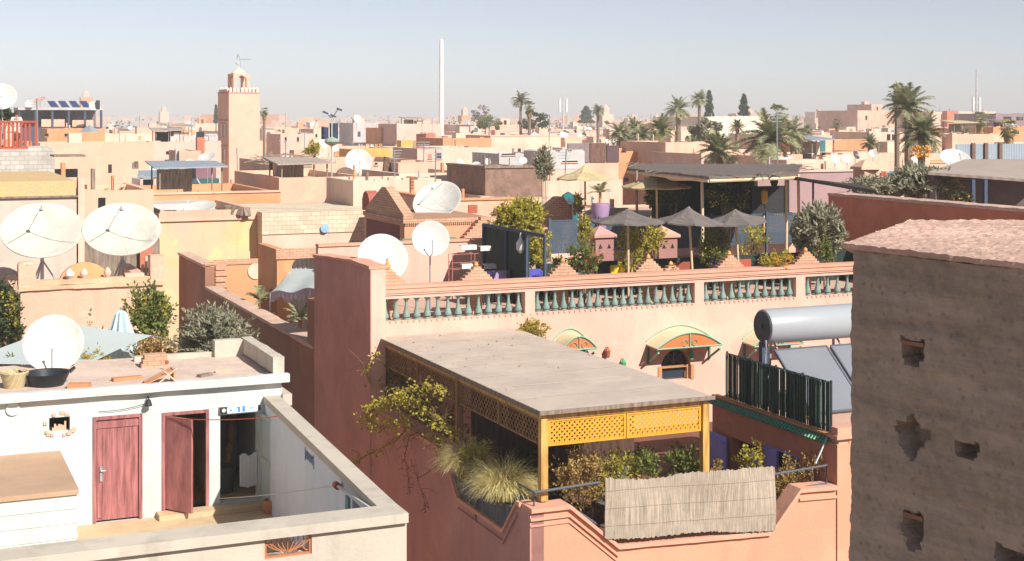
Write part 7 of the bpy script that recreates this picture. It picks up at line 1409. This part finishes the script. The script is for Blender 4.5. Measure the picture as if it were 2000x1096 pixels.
bush(1048, 1078, 295, 352, 62, LOLV, 'slender pale green sapling beside the crumbling brown wall', 'sapling', 500, .13, 88, zb=-8, el=2.5)
# ================================================================ roofs filling the gaps, then the far city
rng = random.Random(77); PAL = [SALM, TAN, CREAM, PALEP, ORNG, TAN, CREAM, PALEP, GREYP, WHITE2]
PW_ = [.1]; k = 0; group = 'flat roofed houses of the old town'
def simplehouse(x, y, w, d, h, yaw, m, label, group, detail):
    o = bpy.data.objects.new('town_house', None); COL.objects.link(o); o.location = (x, y, GROUND); o.rotation_euler = (0, 0, yaw); o['label'] = label; o['category'] = 'house'; o['group'] = group; BASE[o] = (0, 0, 0)
    b = B(); p = rng.uniform(.3, .8); b.box(0, w, 0, d, 0, h-p)
    b.box(0, w, 0, .25, h-p, h); b.box(0, w, d-.25, d, h-p, h); b.box(0, .25, .25, d-.25, h-p, h); b.box(w-.25, w, .25, d-.25, h-p, h); b.done('wall', m, o, fix=False)
    if rng.random() < .75:
        b = B(); a, c = rng.uniform(.3, w-3.4) if w > 4 else .3, rng.uniform(.3, max(.4, d-3.4)); hh = rng.uniform(1.3, 2.6); ww = rng.uniform(1.8, 3); b.box(a, a+ww, c, c+2.4, h-p+.01, h-p+hh); b.done('roof_hut', rng.choice(PAL), o, fix=False)
        if detail and rng.random() < .7: b = B(); b.box(a+ww*.35, a+ww*.65, c-.03, c-.002, h-p+.1, h-p+hh*.8); b.done('hut_door', rng.choice([DARK, TEAL, RED, NAVY]), o, fix=False)
    if detail:
        for q in range(rng.randrange(1, 4)): b = B(); a = rng.uniform(.4, w-1.6); z = h-rng.uniform(1.6, 3.2); b.box(a, a+rng.uniform(.6, 1.1), -.03, -.002, z-.9, z); b.done('window', rng.choice([DARK, DARK, GLASSD, NAVY]), o, fix=False)
        if rng.random() < .6:
            b = B(); a, c = rng.uniform(.6, w-1), rng.uniform(.6, d-1); b.lathe([(.35, 0), (.38, .6), (.38, 1.0), (.1, 1.15)], (a, c, h-p), 8); b.done('water_butt', rng.choice([WHP, NAVY, TERRA]), o, fix=False)
        if rng.random() < .5: b = B(); a = rng.uniform(1, w-1); b.tube([(a, d*.6, h-p), (a, d*.6, h+rng.uniform(1.5, 3))], .04, 4); b.bar((a-.5, d*.6, h+1.2), (a+.5, d*.6, h+1.3), .05); b.done('aerial_pole', STEEL, o, fix=False)
    return o
Y = 150.0; cnt = 0; row = 0; ORD = ['first', 'second', 'third', 'fourth', 'fifth', 'sixth', 'seventh', 'eighth', 'ninth', 'tenth', 'eleventh', 'twelfth']
def ordn(i): return ORD[i] if i < 12 else '%dth' % (i+1)
CN = ['salmon', 'tan', 'cream', 'pale rose', 'orange', 'tan', 'cream', 'pale rose', 'grey', 'off white']
while Y < 640 and cnt < 295:
    step = 7+Y*.05; X = -.38*Y+rng.uniform(-6, 0)
    pos = 0
    while X < .38*Y and cnt < 295:
        w = rng.uniform(6, 12)*(1+Y/700); ci = rng.randrange(10); h = 16 - rng.uniform(3.6, 7.5) + (rng.random() < .08)*2
        if not (Y < 185 and -.24*Y < X < .0) : simplehouse(X, Y+rng.uniform(-3, 3), w*1.02, step*.8, h, AN+rng.uniform(-.12, .12), PAL[ci], 'small flat roofed house among the hazy rooftops of the old town' if Y > 300 else '%s house, %s from the left in the %s row of old town roofs' % (CN[ci], ordn(pos), ordn(row)), 'far flat roofed houses' if Y > 300 else 'nearer old town houses', Y < 420)
        if rng.random() < .33 and Y < 480:
            r = rng.uniform(.5, .85); q = Vector((X+w*.5, Y+2, 0)); px = 1000+q.x/q.y*F; z = h-16+.6
            dish(px, 228-z/q.y*F, q.y, r/q.y*F, rng.choice([0, 20, 40]), rng.choice([25, 35, 45]), 'tiny white dish on the distant roofs of the old town', z-r-.9, small=True, group='tiny dishes on distant roofs')
        X += w*rng.uniform(1.0, 1.25); cnt += 1; pos += 1
    Y += step; row += 1
bufs = {}
while Y < 4500:
    step = 16+Y*.05; X = -.42*Y
    while X < .42*Y:
        w = rng.uniform(6, 15)*(1+Y/1500); h = 16-rng.uniform(2, 9)+(rng.random() < .1)*rng.uniform(1, 6)
        b = bufs.setdefault(rng.randrange(len(PAL)), B()); b.box(X, X+w*rng.uniform(.6, 1), Y, Y+step*.5, GROUND, GROUND+h)
        if rng.random() < .6: b.box(X+w*.2, X+w*.4, Y+1, Y+5, GROUND+h+.01, GROUND+h+rng.uniform(1, 4))
        for q in range(3): db = bufs.setdefault(10, B()); a = X+w*rng.uniform(.05, .5); z = GROUND+h-rng.uniform(.6, 3); db.box(a, a+rng.uniform(.5, 1.6), Y-.05, Y-.01, z-rng.uniform(.5, 1.6), z)
        X += w*rng.uniform(.95, 1.6)
    Y += step
# one object for the far mass of the city, several plasters
V_, F_, MI = [], [], []
for i, b in bufs.items():
    o_ = len(V_); V_ += b.V; F_ += [tuple(x+o_ for x in f) for f in b.F]; MI += [i]*len(b.F)
me = bpy.data.meshes.new('far_city'); me.from_pydata(V_, [], F_); [me.materials.append(m) for m in PAL+[DARK]]; me.polygons.foreach_set('material_index', MI); o = bpy.data.objects.new('far_city', me); COL.objects.link(o); o['kind'] = 'stuff'; o['label'] = 'pale mass of far city roofs along the horizon'
b = B()
for i in range(520):
    Yt = rng.uniform(350, 3500); Xt = rng.uniform(-.4, .4)*Yt; s_ = rng.uniform(1.5, 3.5)*(1+Yt/2500)
    if i < 70: Yt = rng.uniform(280, 600); Xt = rng.uniform(-.05, .38)*Yt; s_ = rng.uniform(2, 4)
    for k in range(60): leafq(b, (Xt+s_*1.3*rng.uniform(-1, 1), Yt+s_*rng.uniform(-1, 1), -11+min(s_*2, abs(rng.gauss(0, s_*.9)))+rng.uniform(0, 2)), s_*.32, rng, 1.3)
me = bpy.data.meshes.new('far_trees'); me.from_pydata(b.V, [], b.F); me.materials.append(LDRK); o = bpy.data.objects.new('far_trees', me); COL.objects.link(o); o['kind'] = 'stuff'; o['label'] = 'far off garden trees between the city roofs'
b = B(); n = 120; vs = []
for i in range(n+1):
    x = -5200+10400*i/n; h = 52*(.35+.65*(.5+mn.fractal(Vector((x*.0009, 0, 3)), 1, 2, 4)))*(1 if x < 600 else .45); vs += [(x, 9600, GROUND-1), (x, 9600, h-10), (x, 10400, h*.9-10), (x, 10600, GROUND-1)]
b.add(vs, [(4*i+k, 4*i+4+k, 4*i+5+k, 4*i+1+k) for i in range(n) for k in range(3)]); b.done('hills', BROOF, kind='structure', base=(0, 0, GROUND), rot=0, fix=False)
# ================================================================ haze
hz = B(); hz.box(-9500, 9500, -400, 15500, GROUND-1, 60); hm = bpy.data.materials.new('haze_air'); hm.use_nodes = True; N = hm.node_tree.nodes; N.remove(N['Principled BSDF']); pv_ = N.new('ShaderNodeVolumePrincipled')
pv_.inputs['Density'].default_value = HAZE_D; pv_.inputs['Color'].default_value = (.99, .965, .95, 1); pv_.inputs['Anisotropy'].default_value = -0.15; hm.node_tree.links.new(pv_.outputs[0], N['Material Output'].inputs['Volume'])
o = hz.done('haze', hm, kind='stuff', base=(0, 0, GROUND-1), rot=0); o['label'] = 'thin pale dusty haze over the city'; o.display_type = 'WIRE'
